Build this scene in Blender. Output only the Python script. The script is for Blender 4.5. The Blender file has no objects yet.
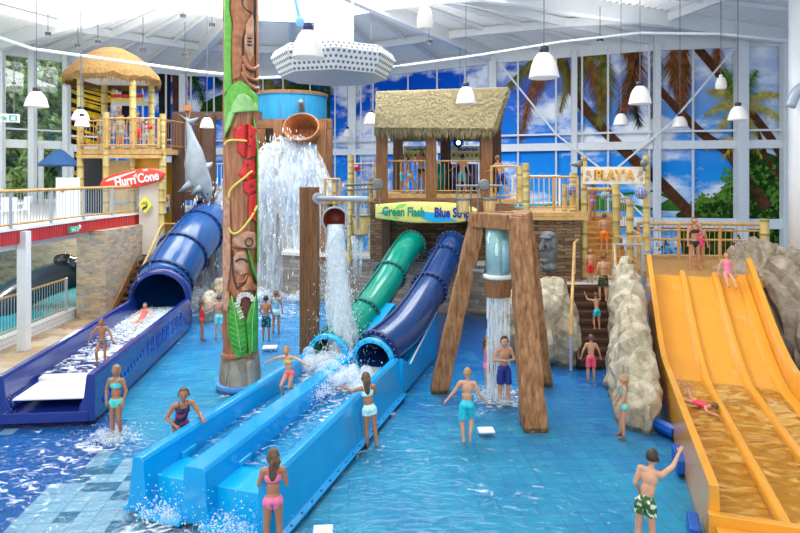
import bpy, math, random
import numpy as np
from mathutils import Vector, Matrix, noise as mnoise
random.seed(7)
SC = bpy.context.scene
COL = SC.collection
H = 5.2; F = 600.0; CX = 400.0; HY = 175.0

def P(px, py, d):
    """the place at depth d that stands at a given spot of the photograph"""
    return Vector(((px-CX)/F*d, d, H-(py-HY)/F*d))
def G(px, py, z=0.0):
    d = (H-z)*F/(py-HY)
    return Vector(((px-CX)/F*d, d, z))
def V(*a): return Vector(a)

# ---------------------------------------------------------------- materials
def mk(name):
    m = bpy.data.materials.new(name); m.use_nodes = True
    nt = m.node_tree; b = nt.nodes['Principled BSDF']
    return m, nt, b
def N(nt, t, **kw):
    n = nt.nodes.new(t)
    for k, v in kw.items():
        if k in n.inputs: n.inputs[k].default_value = v
        else: setattr(n, k, v)
    return n
def L(nt, a, ao, b, bi): nt.links.new(a.outputs[ao], b.inputs[bi])
def ramp(nt, stops):
    r = nt.nodes.new('ShaderNodeValToRGB'); e = r.color_ramp.elements
    while len(e) > 1: e.remove(e[-1])
    e[0].position = stops[0][0]; e[0].color = (*stops[0][1], 1)
    for p, c in stops[1:]:
        x = e.new(p); x.color = (*c, 1)
    return r
def coords(nt, scale=(1,1,1), rot=(0,0,0), kind='Object'):
    tc = nt.nodes.new('ShaderNodeTexCoord'); mp = nt.nodes.new('ShaderNodeMapping')
    mp.inputs['Scale'].default_value = scale; mp.inputs['Rotation'].default_value = rot
    L(nt, tc, kind, mp, 'Vector'); return mp
MATS = {}
def plain(name, c, rough=.5, metal=0, var=.06, scale=6, bump=0.0, coat=0.0, spec=.5):
    if name in MATS: return MATS[name]
    m, nt, b = mk(name)
    b.inputs['Roughness'].default_value = rough; b.inputs['Metallic'].default_value = metal
    b.inputs['Coat Weight'].default_value = coat; b.inputs['Specular IOR Level'].default_value = spec
    mp = coords(nt); n = N(nt, 'ShaderNodeTexNoise', Scale=scale, Detail=4)
    L(nt, mp, 0, n, 'Vector')
    lo = tuple(max(0, x*(1-var)) for x in c); hi = tuple(min(1, x*(1+var)) for x in c)
    r = ramp(nt, [(.3, lo), (.7, hi)]); L(nt, n, 'Fac', r, 0); L(nt, r, 0, b, 'Base Color')
    if bump:
        bp = N(nt, 'ShaderNodeBump', Strength=bump, Distance=.02); L(nt, n, 'Fac', bp, 'Height'); L(nt, bp, 0, b, 'Normal')
    MATS[name] = m; return m
def streak(name, c1, c2, c3=None, scale=(14,14,.8), rough=.6, bump=.4, sc=2.0):
    if name in MATS: return MATS[name]
    m, nt, b = mk(name); b.inputs['Roughness'].default_value = rough
    mp = coords(nt, scale); n = N(nt, 'ShaderNodeTexNoise', Scale=sc, Detail=6, Roughness=.65)
    L(nt, mp, 0, n, 'Vector')
    r = ramp(nt, [(.3, c1), (.52, c2), (.75, c3 or c2)]); L(nt, n, 'Fac', r, 0); L(nt, r, 0, b, 'Base Color')
    bp = N(nt, 'ShaderNodeBump', Strength=bump, Distance=.03); L(nt, n, 'Fac', bp, 'Height'); L(nt, bp, 0, b, 'Normal')
    MATS[name] = m; return m
def blocks(name, cols, mortar, bw=.45, bh=.12, msize=.012, rough=.8, wall=True, noise_amt=.5, rotz=0, vary=2.2):
    """stone courses / tiles; on walls the rows follow the height"""
    if name in MATS: return MATS[name]
    m, nt, b = mk(name); b.inputs['Roughness'].default_value = rough
    tc = nt.nodes.new('ShaderNodeTexCoord')
    mp = nt.nodes.new('ShaderNodeMapping')
    if wall:
        sx = nt.nodes.new('ShaderNodeSeparateXYZ'); L(nt, tc, 'Object', sx, 0)
        ad = N(nt, 'ShaderNodeMath', operation='ADD'); mu = N(nt, 'ShaderNodeMath', operation='MULTIPLY')
        mu.inputs[1].default_value = 1.0
        L(nt, sx, 'Y', mu, 0); L(nt, sx, 'X', ad, 0); L(nt, mu, 0, ad, 1)
        cx = nt.nodes.new('ShaderNodeCombineXYZ'); L(nt, ad, 0, cx, 'X'); L(nt, sx, 'Z', cx, 'Y'); L(nt, cx, 0, mp, 'Vector')
    else:
        L(nt, tc, 'Object', mp, 'Vector'); mp.inputs['Rotation'].default_value = (0,0,rotz)
    ns = N(nt, 'ShaderNodeTexNoise', Scale=3.0, Detail=3); L(nt, mp, 0, ns, 'Vector')
    mx = N(nt, 'ShaderNodeMixRGB', blend_type='ADD'); mx.inputs[0].default_value = .05*noise_amt*2
    L(nt, mp, 0, mx, 1); L(nt, ns, 'Color', mx, 2)
    br = N(nt, 'ShaderNodeTexBrick', Scale=1.0)
    br.inputs['Brick Width'].default_value = bw; br.inputs['Row Height'].default_value = bh
    br.inputs['Mortar Size'].default_value = msize; br.inputs['Mortar Smooth'].default_value = .3
    br.inputs['Color1'].default_value = (0,0,0,1); br.inputs['Color2'].default_value = (1,1,1,1); br.inputs['Mortar'].default_value = (.5,.5,.5,1)
    L(nt, mx, 0, br, 'Vector')
    n2 = N(nt, 'ShaderNodeTexNoise', Scale=vary, Detail=8, Roughness=.75); L(nt, mp, 0, n2, 'Vector')
    a = N(nt, 'ShaderNodeMixRGB', blend_type='MIX'); a.inputs[0].default_value = .55
    L(nt, br, 'Color', a, 1); L(nt, n2, 'Fac', a, 2)
    k = len(cols); r = ramp(nt, [(.22+.56*i/(k-1), c) for i, c in enumerate(cols)]); L(nt, a, 0, r, 0)
    f = N(nt, 'ShaderNodeMixRGB'); L(nt, br, 'Fac', f, 0); L(nt, r, 0, f, 1); f.inputs[2].default_value = (*mortar, 1)
    L(nt, f, 0, b, 'Base Color')
    bp = N(nt, 'ShaderNodeBump', Strength=.6, Distance=.05, invert=True); L(nt, br, 'Fac', bp, 'Height')
    b2 = N(nt, 'ShaderNodeBump', Strength=.35, Distance=.05); L(nt, n2, 'Fac', b2, 'Height'); L(nt, bp, 0, b2, 'Normal')
    L(nt, b2, 0, b, 'Normal')
    MATS[name] = m; return m
def emit(name, c, s):
    m, nt, b = mk(name); b.inputs['Base Color'].default_value = (*c, 1)
    b.inputs['Emission Color'].default_value = (*c, 1); b.inputs['Emission Strength'].default_value = s
    return m

M = {}
M['white'] = plain('painted_white_steel', (.80,.82,.83), .4, var=.03)
M['offwhite'] = plain('off_white', (.84,.85,.84), .6, var=.03)
M['grey'] = plain('grey_steel', (.17,.19,.185), .4, .2, var=.12)
M['lightgrey'] = plain('light_grey_rail', (.40,.45,.50), .4, .2, var=.05)
M['dark'] = plain('black_plastic', (.02,.022,.03), .5)
M['navybase'] = plain('dark_navy_fitting', (.02,.03,.12), .4)
M['wood'] = streak('brown_timber', (.09,.032,.010), (.25,.105,.034), (.37,.18,.07))
M['woodx'] = streak('brown_timber_beam', (.09,.032,.010), (.25,.105,.034), (.37,.18,.07), scale=(.8,14,14))
M['darkwood'] = streak('dark_timber', (.035,.016,.009), (.085,.038,.02), (.13,.06,.03))
M['darkwoodx'] = streak('dark_timber_beam', (.035,.016,.009), (.085,.038,.02), (.13,.06,.03), scale=(.8,14,14))
M['frame'] = streak('carved_pink_brown_timber', (.12,.04,.012), (.33,.145,.05), (.50,.28,.15), scale=(7,7,1.4), bump=.6)
M['bamboo'] = None
M['bamboorail'] = streak('varnished_bamboo', (.40,.21,.06), (.56,.33,.11), (.68,.46,.20), scale=(3,3,3), rough=.45, bump=.1)
M['deck'] = streak('orange_deck_boards', (.32,.14,.03), (.50,.25,.055), (.60,.34,.10), scale=(2,9,2), rough=.45, bump=.2)
M['yellowwall'] = plain('ochre_yellow_panel', (.80,.44,.03), .5, var=.10, scale=2)
M['palewood'] = streak('pale_yellow_boards', (.55,.36,.12), (.70,.50,.21), (.76,.58,.30), scale=(10,10,.6), bump=.1)
M['cream'] = plain('cream_panel', (.72,.67,.57), .6, var=.04)
M['red'] = plain('red_gloss', (.62,.02,.02), .35, var=.08)
M['rock'] = None
M['thatch'] = streak('dry_straw_thatch', (.14,.11,.05), (.29,.235,.12), (.42,.355,.20), scale=(16,16,5), rough=.95, bump=1.0, sc=1.6)
M['thatch2'] = streak('golden_straw_thatch', (.11,.055,.014), (.28,.155,.045), (.40,.24,.085), scale=(12,12,1.6), rough=.95, bump=1.0)
M['skyblue'] = plain('sky_blue_fibreglass', (.0,.33,.72), .18, var=.05, scale=2, coat=.5)
M['skyblue2'] = plain('sky_blue_fibreglass_steps', (.0,.42,.76), .2, var=.05, scale=2, coat=.5)
M['navy'] = plain('royal_blue_fibreglass', (.008,.030,.23), .25, var=.10, scale=2, coat=.5)
M['tubeblue'] = plain('deep_blue_tube', (.002,.065,.24), .25, var=.12, scale=3, coat=.4)
M['tubenavy'] = plain('dark_blue_tube', (.002,.042,.18), .25, var=.12, scale=3, coat=.4)
M['flange'] = plain('tube_flange_dark', (.004,.015,.10), .45)
M['green'] = plain('green_tube_fibreglass', (.0,.30,.21), .2, var=.08, scale=3, coat=.4)
M['greendark'] = plain('green_tube_flange', (.0,.12,.10), .4)
M['yellow'] = plain('amber_yellow_fibreglass', (.74,.325,.028), .25, var=.06, scale=1.5, coat=.4)
M['stonewhite'] = plain('pale_ledge_stone', (.66,.63,.56), .7, var=.1)
M['moai'] = plain('dark_grey_stone', (.11,.12,.125), .65, var=.35, scale=9, bump=.6)
M['bluecurb'] = plain('blue_soft_kerb', (.0,.085,.42), .4, var=.1)
M['copper'] = plain('dark_red_bucket_inside', (.24,.035,.015), .35, var=.15)

def bamboo_mat():
    m, nt, b = mk('bamboo_cane'); b.inputs['Roughness'].default_value = .4
    mp = coords(nt); sx = nt.nodes.new('ShaderNodeSeparateXYZ'); L(nt, mp, 0, sx, 0)
    mo = N(nt, 'ShaderNodeMath', operation='PINGPONG'); mo.inputs[1].default_value = .24; L(nt, sx, 'Z', mo, 0)
    n = N(nt, 'ShaderNodeTexNoise', Scale=2.5, Detail=3); L(nt, mp, 0, n, 'Vector')
    r = ramp(nt, [(.3, (.48,.32,.08)), (.5, (.62,.48,.18)), (.7, (.50,.46,.18))]); L(nt, n, 'Fac', r, 0)
    c = ramp(nt, [(0, (1,1,1)), (.035, (1,1,1)), (.05, (0,0,0))]); L(nt, mo, 0, c, 0)
    x = N(nt, 'ShaderNodeMixRGB'); L(nt, c, 0, x, 0); L(nt, r, 0, x, 1); x.inputs[2].default_value = (.34,.24,.09,1)
    L(nt, x, 0, b, 'Base Color'); return m
M['bamboo'] = bamboo_mat()
def rock_mat(name, a, b_, c, bump=1.0):
    m, nt, b = mk(name); b.inputs['Roughness'].default_value = .85
    mp = coords(nt); n = N(nt, 'ShaderNodeTexNoise', Scale=1.7, Detail=10, Roughness=.7); L(nt, mp, 0, n, 'Vector')
    r = ramp(nt, [(.32, a), (.5, b_), (.68, c)]); L(nt, n, 'Fac', r, 0); L(nt, r, 0, b, 'Base Color')
    n2 = N(nt, 'ShaderNodeTexNoise', Scale=6, Detail=8); L(nt, mp, 0, n2, 'Vector')
    bp = N(nt, 'ShaderNodeBump', Strength=bump*.6, Distance=.06); L(nt, n2, 'Fac', bp, 'Height'); L(nt, bp, 0, b, 'Normal')
    return m
M['rock'] = rock_mat('pale_artificial_rock', (.20,.15,.08), (.43,.37,.26), (.60,.54,.42))
M['rockgrey'] = rock_mat('grey_brown_rock', (.12,.085,.05), (.30,.24,.17), (.47,.40,.31))
M['stonewall'] = blocks('sandstone_walling', [(.20,.15,.11),(.44,.35,.26),(.58,.46,.32),(.66,.46,.26),(.30,.30,.31),(.62,.56,.46)], (.42,.36,.29), .34, .11, noise_amt=2.4, vary=3.5)
M['brownwall'] = blocks('brown_slate_walling', [(.09,.05,.025),(.17,.10,.05),(.25,.155,.08),(.32,.21,.12)], (.06,.035,.02), .5, .11, msize=.012, noise_amt=2, vary=3)
M['greywall'] = blocks('grey_brown_stone_walling', [(.20,.165,.13),(.33,.29,.235),(.42,.36,.28)], (.16,.14,.11), .45, .16, msize=.012, noise_amt=2.4, vary=3)
M['flag'] = blocks('crazy_paving', [(.26,.13,.06),(.40,.27,.15),(.52,.40,.26),(.36,.30,.24)], (.35,.31,.26), .8, .5, .02, wall=False, noise_amt=8, rough=.5)
M['redtile'] = blocks('red_glazed_tiles', [(.42,.01,.015),(.50,.015,.02),(.55,.02,.025)], (.62,.32,.30), .13, .5, .004, rough=.25, noise_amt=0)
M['whitetile'] = blocks('white_glazed_tiles', [(.75,.77,.78),(.8,.82,.83)], (.35,.37,.40), .15, .15, .008, rough=.3, noise_amt=0)

# ---------------------------------------------------------------- mesh building
class MB:
    def __init__(s): s.v = []; s.f = []; s.m = []
    def add(s, vs, fs, mi=0):
        o = len(s.v); s.v += [tuple(v) for v in vs]; s.f += [tuple(i+o for i in f) for f in fs]; s.m += [mi]*len(fs); return s
    def box(s, c, size, rz=0, mi=0, R=None):
        R = R or Matrix.Rotation(rz, 3, 'Z'); c = Vector(c); vs = []
        for x in (-.5,.5):
            for y in (-.5,.5):
                for z in (-.5,.5): vs.append(c+R@Vector((x*size[0], y*size[1], z*size[2])))
        return s.add(vs, [(0,1,3,2),(4,6,7,5),(0,4,5,1),(2,3,7,6),(0,2,6,4),(1,5,7,3)], mi)
    def bar(s, a, b, w, h=None, up=(0,0,1), mi=0):
        a = Vector(a); b = Vector(b); h = h or w; d = (b-a); ln = d.length; d.normalize(); up = Vector(up)
        if abs(d.dot(up)) > .98: up = Vector((0,1,0))
        x = d.cross(up).normalized(); z = x.cross(d)
        R = Matrix((x, d, z)).transposed()
        return s.box((a+b)/2, (w, ln, h), R=R, mi=mi)
    def tube(s, pts, rad, seg=12, cap=True, mi=0, closed=False):
        pts = [Vector(p) for p in pts]; n = len(pts)
        if not hasattr(rad, '__len__'): rad = [rad]*n
        rings = []; x = None
        for i in range(n):
            if closed: t = pts[(i+1) % n]-pts[i-1]
            else: t = pts[min(i+1, n-1)]-pts[max(i-1, 0)]
            t = t.normalized()
            if x is None:
                u = Vector((0,0,1)) if abs(t.z) < .9 else Vector((1,0,0)); x = t.cross(u).normalized()
            else: x = (x-t*x.dot(t)).normalized()
            y = t.cross(x)
            rings.append([pts[i]+(x*math.cos(2*math.pi*k/seg)+y*math.sin(2*math.pi*k/seg))*rad[i] for k in range(seg)])
        vs = [v for r in rings for v in r]; fs = []
        for i in range(n if closed else n-1):
            j = (i+1) % n
            for k in range(seg):
                k2 = (k+1) % seg; fs.append((i*seg+k, i*seg+k2, j*seg+k2, j*seg+k))
        if cap and not closed:
            fs.append(tuple(range(seg-1, -1, -1))); fs.append(tuple((n-1)*seg+k for k in range(seg)))
        return s.add(vs, fs, mi)
    def lathe(s, c, prof, seg=24, mi=0, axis=None, cap=False):
        """prof: (radius, height) list; closed solid outline recommended"""
        c = Vector(c); R = Matrix.Identity(3)
        if axis is not None: R = Vector((0,0,1)).rotation_difference(Vector(axis)).to_matrix()
        vs = []; n = len(prof)
        for r, z in prof:
            for k in range(seg):
                a = 2*math.pi*k/seg; vs.append(c+R@Vector((r*math.cos(a), r*math.sin(a), z)))
        fs = []
        for i in range(n-1):
            for k in range(seg):
                k2 = (k+1) % seg; fs.append((i*seg+k, i*seg+k2, (i+1)*seg+k2, (i+1)*seg+k))
        if cap:
            fs.append(tuple(range(seg-1, -1, -1))); fs.append(tuple((n-1)*seg+k for k in range(seg)))
        return s.add(vs, fs, mi)
    def ell(s, c, r, R=None, seg=14, rings=9, mi=0):
        c = Vector(c); R = R or Matrix.Identity(3)
        if not hasattr(r, '__len__'): r = (r, r, r)
        vs = [c+R@Vector((0,0,-r[2]))]; fs = []
        for i in range(1, rings):
            t = math.pi*i/rings-math.pi/2
            for k in range(seg):
                a = 2*math.pi*k/seg; vs.append(c+R@Vector((r[0]*math.cos(t)*math.cos(a), r[1]*math.cos(t)*math.sin(a), r[2]*math.sin(t))))
        vs.append(c+R@Vector((0,0,r[2])))
        for k in range(seg):
            k2 = (k+1) % seg; fs.append((0, 1+k2, 1+k))
            for i in range(rings-2):
                a = 1+i*seg; fs.append((a+k, a+k2, a+seg+k2, a+seg+k))
            a = 1+(rings-2)*seg; fs.append((a+k, a+k2, len(vs)-1))
        return s.add(vs, fs, mi)
    def prism(s, pts, off, mi=0):
        """polygon (3D points) extruded by a vector"""
        pts = [Vector(p) for p in pts]; off = Vector(off); n = len(pts)
        vs = pts+[p+off for p in pts]
        fs = [tuple(range(n-1, -1, -1)), tuple(range(n, 2*n))]+[(i, (i+1) % n, n+(i+1) % n, n+i) for i in range(n)]
        return s.add(vs, fs, mi)
    def loft(s, rows, mi=0, closed=False):
        n = len(rows[0]); vs = [p for r in rows for p in r]; fs = []
        for i in range(len(rows)-1):
            for k in range(n if closed else n-1):
                k2 = (k+1) % n; fs.append((i*n+k, i*n+k2, (i+1)*n+k2, (i+1)*n+k))
        return s.add(vs, fs, mi)
    def build(s, name, mat, parent=None, smooth=False, origin=None, label=None, bevel=0):
        return link(name, s.v, s.f, mat, parent, smooth, origin, s.m, label, bevel)

WL = {}
def link(name, vs, fs, mat, parent=None, smooth=False, origin=None, mi=None, label=None, bevel=0):
    vs = np.array([tuple(v) for v in vs], dtype=float)
    if parent is not None: o = WL[parent.name]
    elif origin is not None: o = np.array(tuple(origin), dtype=float)
    else:
        lo = vs.min(0); hi = vs.max(0); o = np.array(((lo[0]+hi[0])/2, (lo[1]+hi[1])/2, lo[2]))
    me = bpy.data.meshes.new(name); me.from_pydata((vs-o).tolist(), [], [tuple(int(i) for i in f) for f in fs]); me.update()
    mats = mat if isinstance(mat, (list, tuple)) else [mat]
    for m in mats: me.materials.append(m)
    if mi is not None and len(mats) > 1: me.polygons.foreach_set('material_index', list(mi))
    if smooth: me.polygons.foreach_set('use_smooth', [True]*len(me.polygons))
    ob = bpy.data.objects.new(name, me); COL.objects.link(ob)
    if parent is not None: ob.parent = parent
    else: ob.location = o
    WL[ob.name] = o
    if bevel:
        b = ob.modifiers.new('bevel', 'BEVEL'); b.width = bevel; b.segments = 2; b.limit_method = 'ANGLE'
    if label: ob['label'] = label
    return ob
def tag(o, label=None, cat=None, group=None, kind=None):
    if label: o['label'] = label
    if cat: o['category'] = cat
    if group: o['group'] = group
    if kind: o['kind'] = kind
    return o
def thing(name, loc, label=None, cat=None, group=None, kind=None):
    o = bpy.data.objects.new(name, None); COL.objects.link(o); o.location = loc; o.empty_display_size = .2
    WL[o.name] = np.array(tuple(loc), dtype=float)
    return tag(o, label, cat, group, kind)
def spline(pts, n=8):
    pts = [Vector(p) for p in pts]; out = []
    q = [pts[0]*2-pts[1]]+pts+[pts[-1]*2-pts[-2]]
    for i in range(1, len(q)-2):
        for k in range(n):
            t = k/n; a, b, c, d = q[i-1], q[i], q[i+1], q[i+2]
            out.append(.5*((2*b)+(c-a)*t+(2*a-5*b+4*c-d)*t*t+(3*b-a-3*c+d)*t**3))
    out.append(pts[-1]); return out
def text_obj(s, size, depth=.01, bold=.0, shear=0, space=1.0):
    cu = bpy.data.curves.new('lettering', 'FONT'); cu.body = s; cu.size = size; cu.extrude = depth; cu.offset = bold
    cu.align_x = 'CENTER'; cu.align_y = 'CENTER'; cu.shear = shear; cu.space_character = space; cu.resolution_u = 3
    ob = bpy.data.objects.new('lettering', cu); COL.objects.link(ob)
    bpy.context.view_layer.update()
    me = ob.evaluated_get(bpy.context.evaluated_depsgraph_get()).to_mesh()
    vs = [v.co.copy() for v in me.vertices]; fs = [tuple(p.vertices) for p in me.polygons]
    ob.to_mesh_clear(); bpy.data.objects.remove(ob); bpy.data.curves.remove(cu)
    return vs, fs
def put_text(s, name, size, centre, xdir, updir, mat, parent, depth=.01, bold=0, width=None, shear=0, space=1.0):
    vs, fs = text_obj(s, size, depth, bold, shear, space)
    xs = [v.x for v in vs]; mid = (max(xs)+min(xs))/2; k = 1 if not width else width/(max(xs)-min(xs))
    x = Vector(xdir).normalized(); u = Vector(updir).normalized(); n = x.cross(u)
    out = [Vector(centre)+x*((v.x-mid)*k)+u*v.y+n*v.z for v in vs]
    return link(name, out, fs, mat, parent)
def rnd(a, b): return random.uniform(a, b)
# ---------------------------------------------------------------- camera, daylight
cd = bpy.data.cameras.new('camera'); cam = bpy.data.objects.new('camera', cd); COL.objects.link(cam)
cam.location = (0, 0, H); cam.rotation_euler = (math.pi/2, 0, 0)
cd.sensor_width = 36; cd.lens = F/800*36; cd.shift_y = -(266.5-HY)/800; cd.clip_end = 300
SC.camera = cam
SC.view_settings.view_transform = 'Standard'; SC.view_settings.look = 'None'; SC.view_settings.gamma = 1
SC.view_settings.exposure = -0.15
SC.cycles.max_bounces = 8; SC.cycles.transparent_max_bounces = 24; SC.cycles.caustics_reflective = False; SC.cycles.caustics_refractive = False
SC.cycles.sample_clamp_indirect = 4
w = bpy.data.worlds.new('daylight'); SC.world = w; w.use_nodes = True
bg = w.node_tree.nodes['Background']; bg.inputs[0].default_value = (.90,.96,1,1); bg.inputs[1].default_value = 1.5
sun = bpy.data.lights.new('sun', 'SUN'); sun.energy = 1.0; sun.angle = math.radians(25); sun.color = (1,.98,.94)
so = bpy.data.objects.new('sun', sun); COL.objects.link(so); so.rotation_euler = (math.radians(50), 0, math.radians(-22))

# ---------------------------------------------------------------- the hall: walls
WP = [(-27,2),(-25.6,22),(-21.6,31.8),(-19.2,34.6),(-14.2,39.2),(-3.3,40.8),(5.4,34.8),(13.2,31.3),(19.6,30.0),(22,20),(22,2)]
HUB = Vector((-5,25,14.0)); ZT = 12.0
def roofp(i, t, dz=0):
    return HUB.lerp(Vector((WP[i][0], WP[i][1], ZT)), t)+Vector((0,0,dz))
def W(px, py, off=.04, segs=range(2, 9)):
    dx = (px-CX)/F
    for i in segs:
        a = Vector(WP[i]); b = Vector(WP[i+1]); e = b-a
        den = dx*e.y-e.x
        if abs(den) < 1e-9: continue
        u = (a.x-dx*a.y)/den
        if -1e-6 <= u <= 1+1e-6:
            d = a.y+u*e.y
            if d > 0:
                d -= off; return P(px, py, d)
    return P(px, py, 31)
def mural_mat():
    m, nt, b = mk('printed_sky'); b.inputs['Roughness'].default_value = .9; b.inputs['Specular IOR Level'].default_value = .05
    mp = coords(nt, (.16,.16,.3)); n = N(nt, 'ShaderNodeTexNoise', Scale=1.6, Detail=9, Roughness=.6); L(nt, mp, 0, n, 'Vector')
    tc = nt.nodes.new('ShaderNodeTexCoord'); sx = nt.nodes.new('ShaderNodeSeparateXYZ'); L(nt, tc, 'Object', sx, 0)
    z = N(nt, 'ShaderNodeMapRange'); z.inputs['From Min'].default_value = 1.5; z.inputs['From Max'].default_value = 10.5; L(nt, sx, 'Z', z, 0)
    x = N(nt, 'ShaderNodeMapRange'); x.inputs['From Min'].default_value = 5; x.inputs['From Max'].default_value = 19; L(nt, sx, 'X', x, 0)
    r1 = ramp(nt, [(0,(.07,.46,.85)),(.5,(.012,.25,.82)),(1,(.004,.095,.62))]); L(nt, z, 0, r1, 0)
    r2 = ramp(nt, [(0,(.08,.46,.88)),(.45,(.02,.32,.86)),(.75,(.16,.44,.86)),(1,(.55,.63,.85))]); L(nt, z, 0, r2, 0)
    mx = N(nt, 'ShaderNodeMixRGB'); L(nt, x, 0, mx, 0); L(nt, r1, 0, mx, 1); L(nt, r2, 0, mx, 2)
    c = ramp(nt, [(.49,(0,0,0)),(.60,(1,1,1))]); L(nt, n, 'Fac', c, 0)
    f = N(nt, 'ShaderNodeMixRGB'); L(nt, c, 0, f, 0); L(nt, mx, 0, f, 1); f.inputs[2].default_value = (.90,.94,1,1)
    L(nt, f, 0, b, 'Base Color'); return m
M['mural'] = mural_mat()
def flat(name, c, var=.25, scale=1.5): return plain('print_'+name, c, .9, var=var, scale=scale, spec=.05)
# wall_back: the printed photograph mounted on the window wall
wb = thing('wall_back', (0,36,0), kind='structure')
for i in range(3, 8):
    a = Vector((*WP[i],0)); b = Vector((*WP[i+1],0)); n = Vector((-(b-a).y, (b-a).x, 0)).normalized()
    m = MB(); m.prism([a, b, b+V(0,0,ZT), a+V(0,0,ZT)], n*.3); m.build('printed_sky', M['mural'], wb)
def poly(name, pts, mat, off=.05):
    m = MB(); q = []
    for k in range(len(pts)):
        a = pts[k]; b = pts[(k+1) % len(pts)]; s = max(1, int(max(abs(b[0]-a[0]), abs(b[1]-a[1]))/10))
        for j in range(s): q.append((a[0]+(b[0]-a[0])*j/s, a[1]+(b[1]-a[1])*j/s))
    m.add([W(x, y, off) for x, y in q], [tuple(range(len(q)))]); return m.build(name, mat, wb)
cgreen = flat('hill_green', (.05,.20,.03)); cdkgreen = flat('dark_leaves', (.02,.06,.012), .6, 4); csea = flat('sea', (.02,.45,.60), .05)
cbrown = flat('trunk_brown', (.10,.04,.022), .35, 3); cfr = flat('dry_frond', (.20,.07,.02), .5, 3); cyel = flat('yellow_frond', (.52,.40,.05), .4, 4)
cleaf = flat('leaf_green', (.10,.24,.03), .6, 5); colive = flat('olive_frond', (.16,.15,.03), .5, 3); cstripe = flat('golden_stripe', (.62,.38,.02), .4, 3)
cdark = flat('shadow_dark', (.02,.018,.02), .4, 2)
# sea, hills
poly('printed_sea', [(500,204),(786,206),(786,262),(500,262)], csea, .045)
poly('printed_hill', [(535,208),(560,202),(590,197),(618,193),(632,192),(655,190),(675,199),(695,206),(712,212),(690,211),(640,210),(560,210)], cgreen, .05)
poly('printed_hill', [(196,118),(205,102),(217,96),(232,92),(232,118)], cdkgreen, .05)
def blobs(name, spots, mat, k=60, off=.06, r=(1.5,4)):
    m = MB()
    for cx, cy, rx, ry in spots:
        for _ in range(k):
            a = rnd(0, 6.28); q = math.sqrt(rnd(0, 1)); x = cx+rx*q*math.cos(a); y = cy+ry*q*math.sin(a)
            s = rnd(*r); t = rnd(0, 6.28)
            m.add([W(x+s*math.cos(t+u)*(1 if j % 2 else .55), y+s*math.sin(t+u)*(1 if j % 2 else .55), off+rnd(0,.01)) for j, u in enumerate((0,1.05,2.1,3.14,4.2,5.2))], [(0,1,2,3,4,5)])
    return m.build(name, mat, wb)
poly('printed_bush', [(684,262),(676,214),(690,206),(708,202),(722,190),(735,176),(741,150),(760,150),(787,160),(787,262)], cdkgreen, .055)
blobs('printed_leaves', [(765,205,22,42),(715,205,26,12),(738,185,18,25)], cleaf, 120)
blobs('printed_leaves', [(745,190,16,30),(720,212,22,9),(765,235,22,20)], cdkgreen, 60, .075)
def strip(name, pts, w0, w1, mat, off=.07):
    pts = [Vector((*p,0)) for p in spline([Vector((*p,0)) for p in pts], 6)] if False else [Vector(p) for p in spline([(*p,0) for p in pts], 6)]
    m = MB(); n = len(pts); rows = []
    for i, p in enumerate(pts):
        t = (pts[min(i+1,n-1)]-pts[max(i-1,0)]).normalized(); nn = Vector((-t.y, t.x)); ww = (w0+(w1-w0)*i/(n-1))/2
        rows.append([W(p.x+nn.x*ww, p.y+nn.y*ww, off), W(p.x-nn.x*ww, p.y-nn.y*ww, off)])
    m.loft(rows); return m.build(name, mat, wb)
strip('printed_trunk', [(560,50),(566,72),(577,98),(600,126),(630,156),(662,184),(694,217)], 9, 11, cbrown)
strip('printed_trunk', [(655,84),(680,112),(705,136),(728,152),(745,178),(768,208)], 7, 12, cbrown)
strip('printed_trunk', [(697,47),(718,72),(740,100),(760,124),(776,146),(787,168)], 9, 8, cbrown, .065)
strip('printed_trunk', [(757,130),(768,160),(783,188)], 4, 4, cbrown, .065)
strip('printed_trunk', [(177,72),(178,120),(176,200)], 10, 11, cbrown)
strip('printed_trunk', [(736,118),(737,140),(739,150)], 9, 11, cdkgreen, .065)
def frond(pts, ln, mat, off=.08, dens=1.2, droop=.6, spread=.9, w=1.0):
    pts = [Vector(p) for p in spline([(*p,0) for p in pts], 12)]; m = MB(); n = len(pts); L_ = sum((pts[i+1]-pts[i]).length for i in range(n-1))
    for i in range(n-1): 
        a, b = pts[i], pts[i+1]; q = (b-a).normalized(); nn = Vector((-q.y, q.x, 0))*.7
        m.add([W(*(a+nn).xy, off), W(*(b+nn).xy, off), W(*(b-nn).xy, off), W(*(a-nn).xy, off)], [(0,1,2,3)])
    K = int(L_*dens*.62); w *= .62
    for k in range(K):
        t = (k+.5)/K*(n-1); i = int(t); p = pts[i].lerp(pts[i+1], t-i); q = (pts[i+1]-pts[i]).normalized()
        for sd in (-1, 1):
            nn = Vector((-q.y, q.x, 0))*sd; u = k/K
            l = ln*(.4+1.2*u*(1-u)*2)*rnd(.55,1.3)*(1-.35*u)
            d = (nn*spread*rnd(.8,1.5)+q*.7+Vector((0,droop*rnd(.5,1.2),0))).normalized(); e = p+d*l+Vector((0,droop*l*.25,0))
            s = q*w
            m.add([W(*(p-s).xy, off), W(*(p+s).xy, off), W(*e.xy, off+.01)], [(0,1,2)])
    return m.build('printed_frond', mat, wb)
frond([(684,40),(684,70),(682,112)], 26, cfr, droop=.9, dens=2.2, w=1.6, spread=.7)
frond([(676,40),(672,66),(680,100)], 20, cfr, droop=.9, dens=2, w=1.5)
frond([(716,42),(718,55),(719,72)], 18, cfr, droop=.8, dens=2, w=1)
frond([(655,40),(657,70),(652,118)], 15, colive, droop=.8, dens=2, w=1)
frond([(622,42),(636,66),(618,120)], 26, cfr, droop=.8, dens=2.2, w=1.6)
frond([(640,44),(630,80),(640,126)], 22, cdark, droop=.8, dens=1.6, w=1.2)
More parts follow.
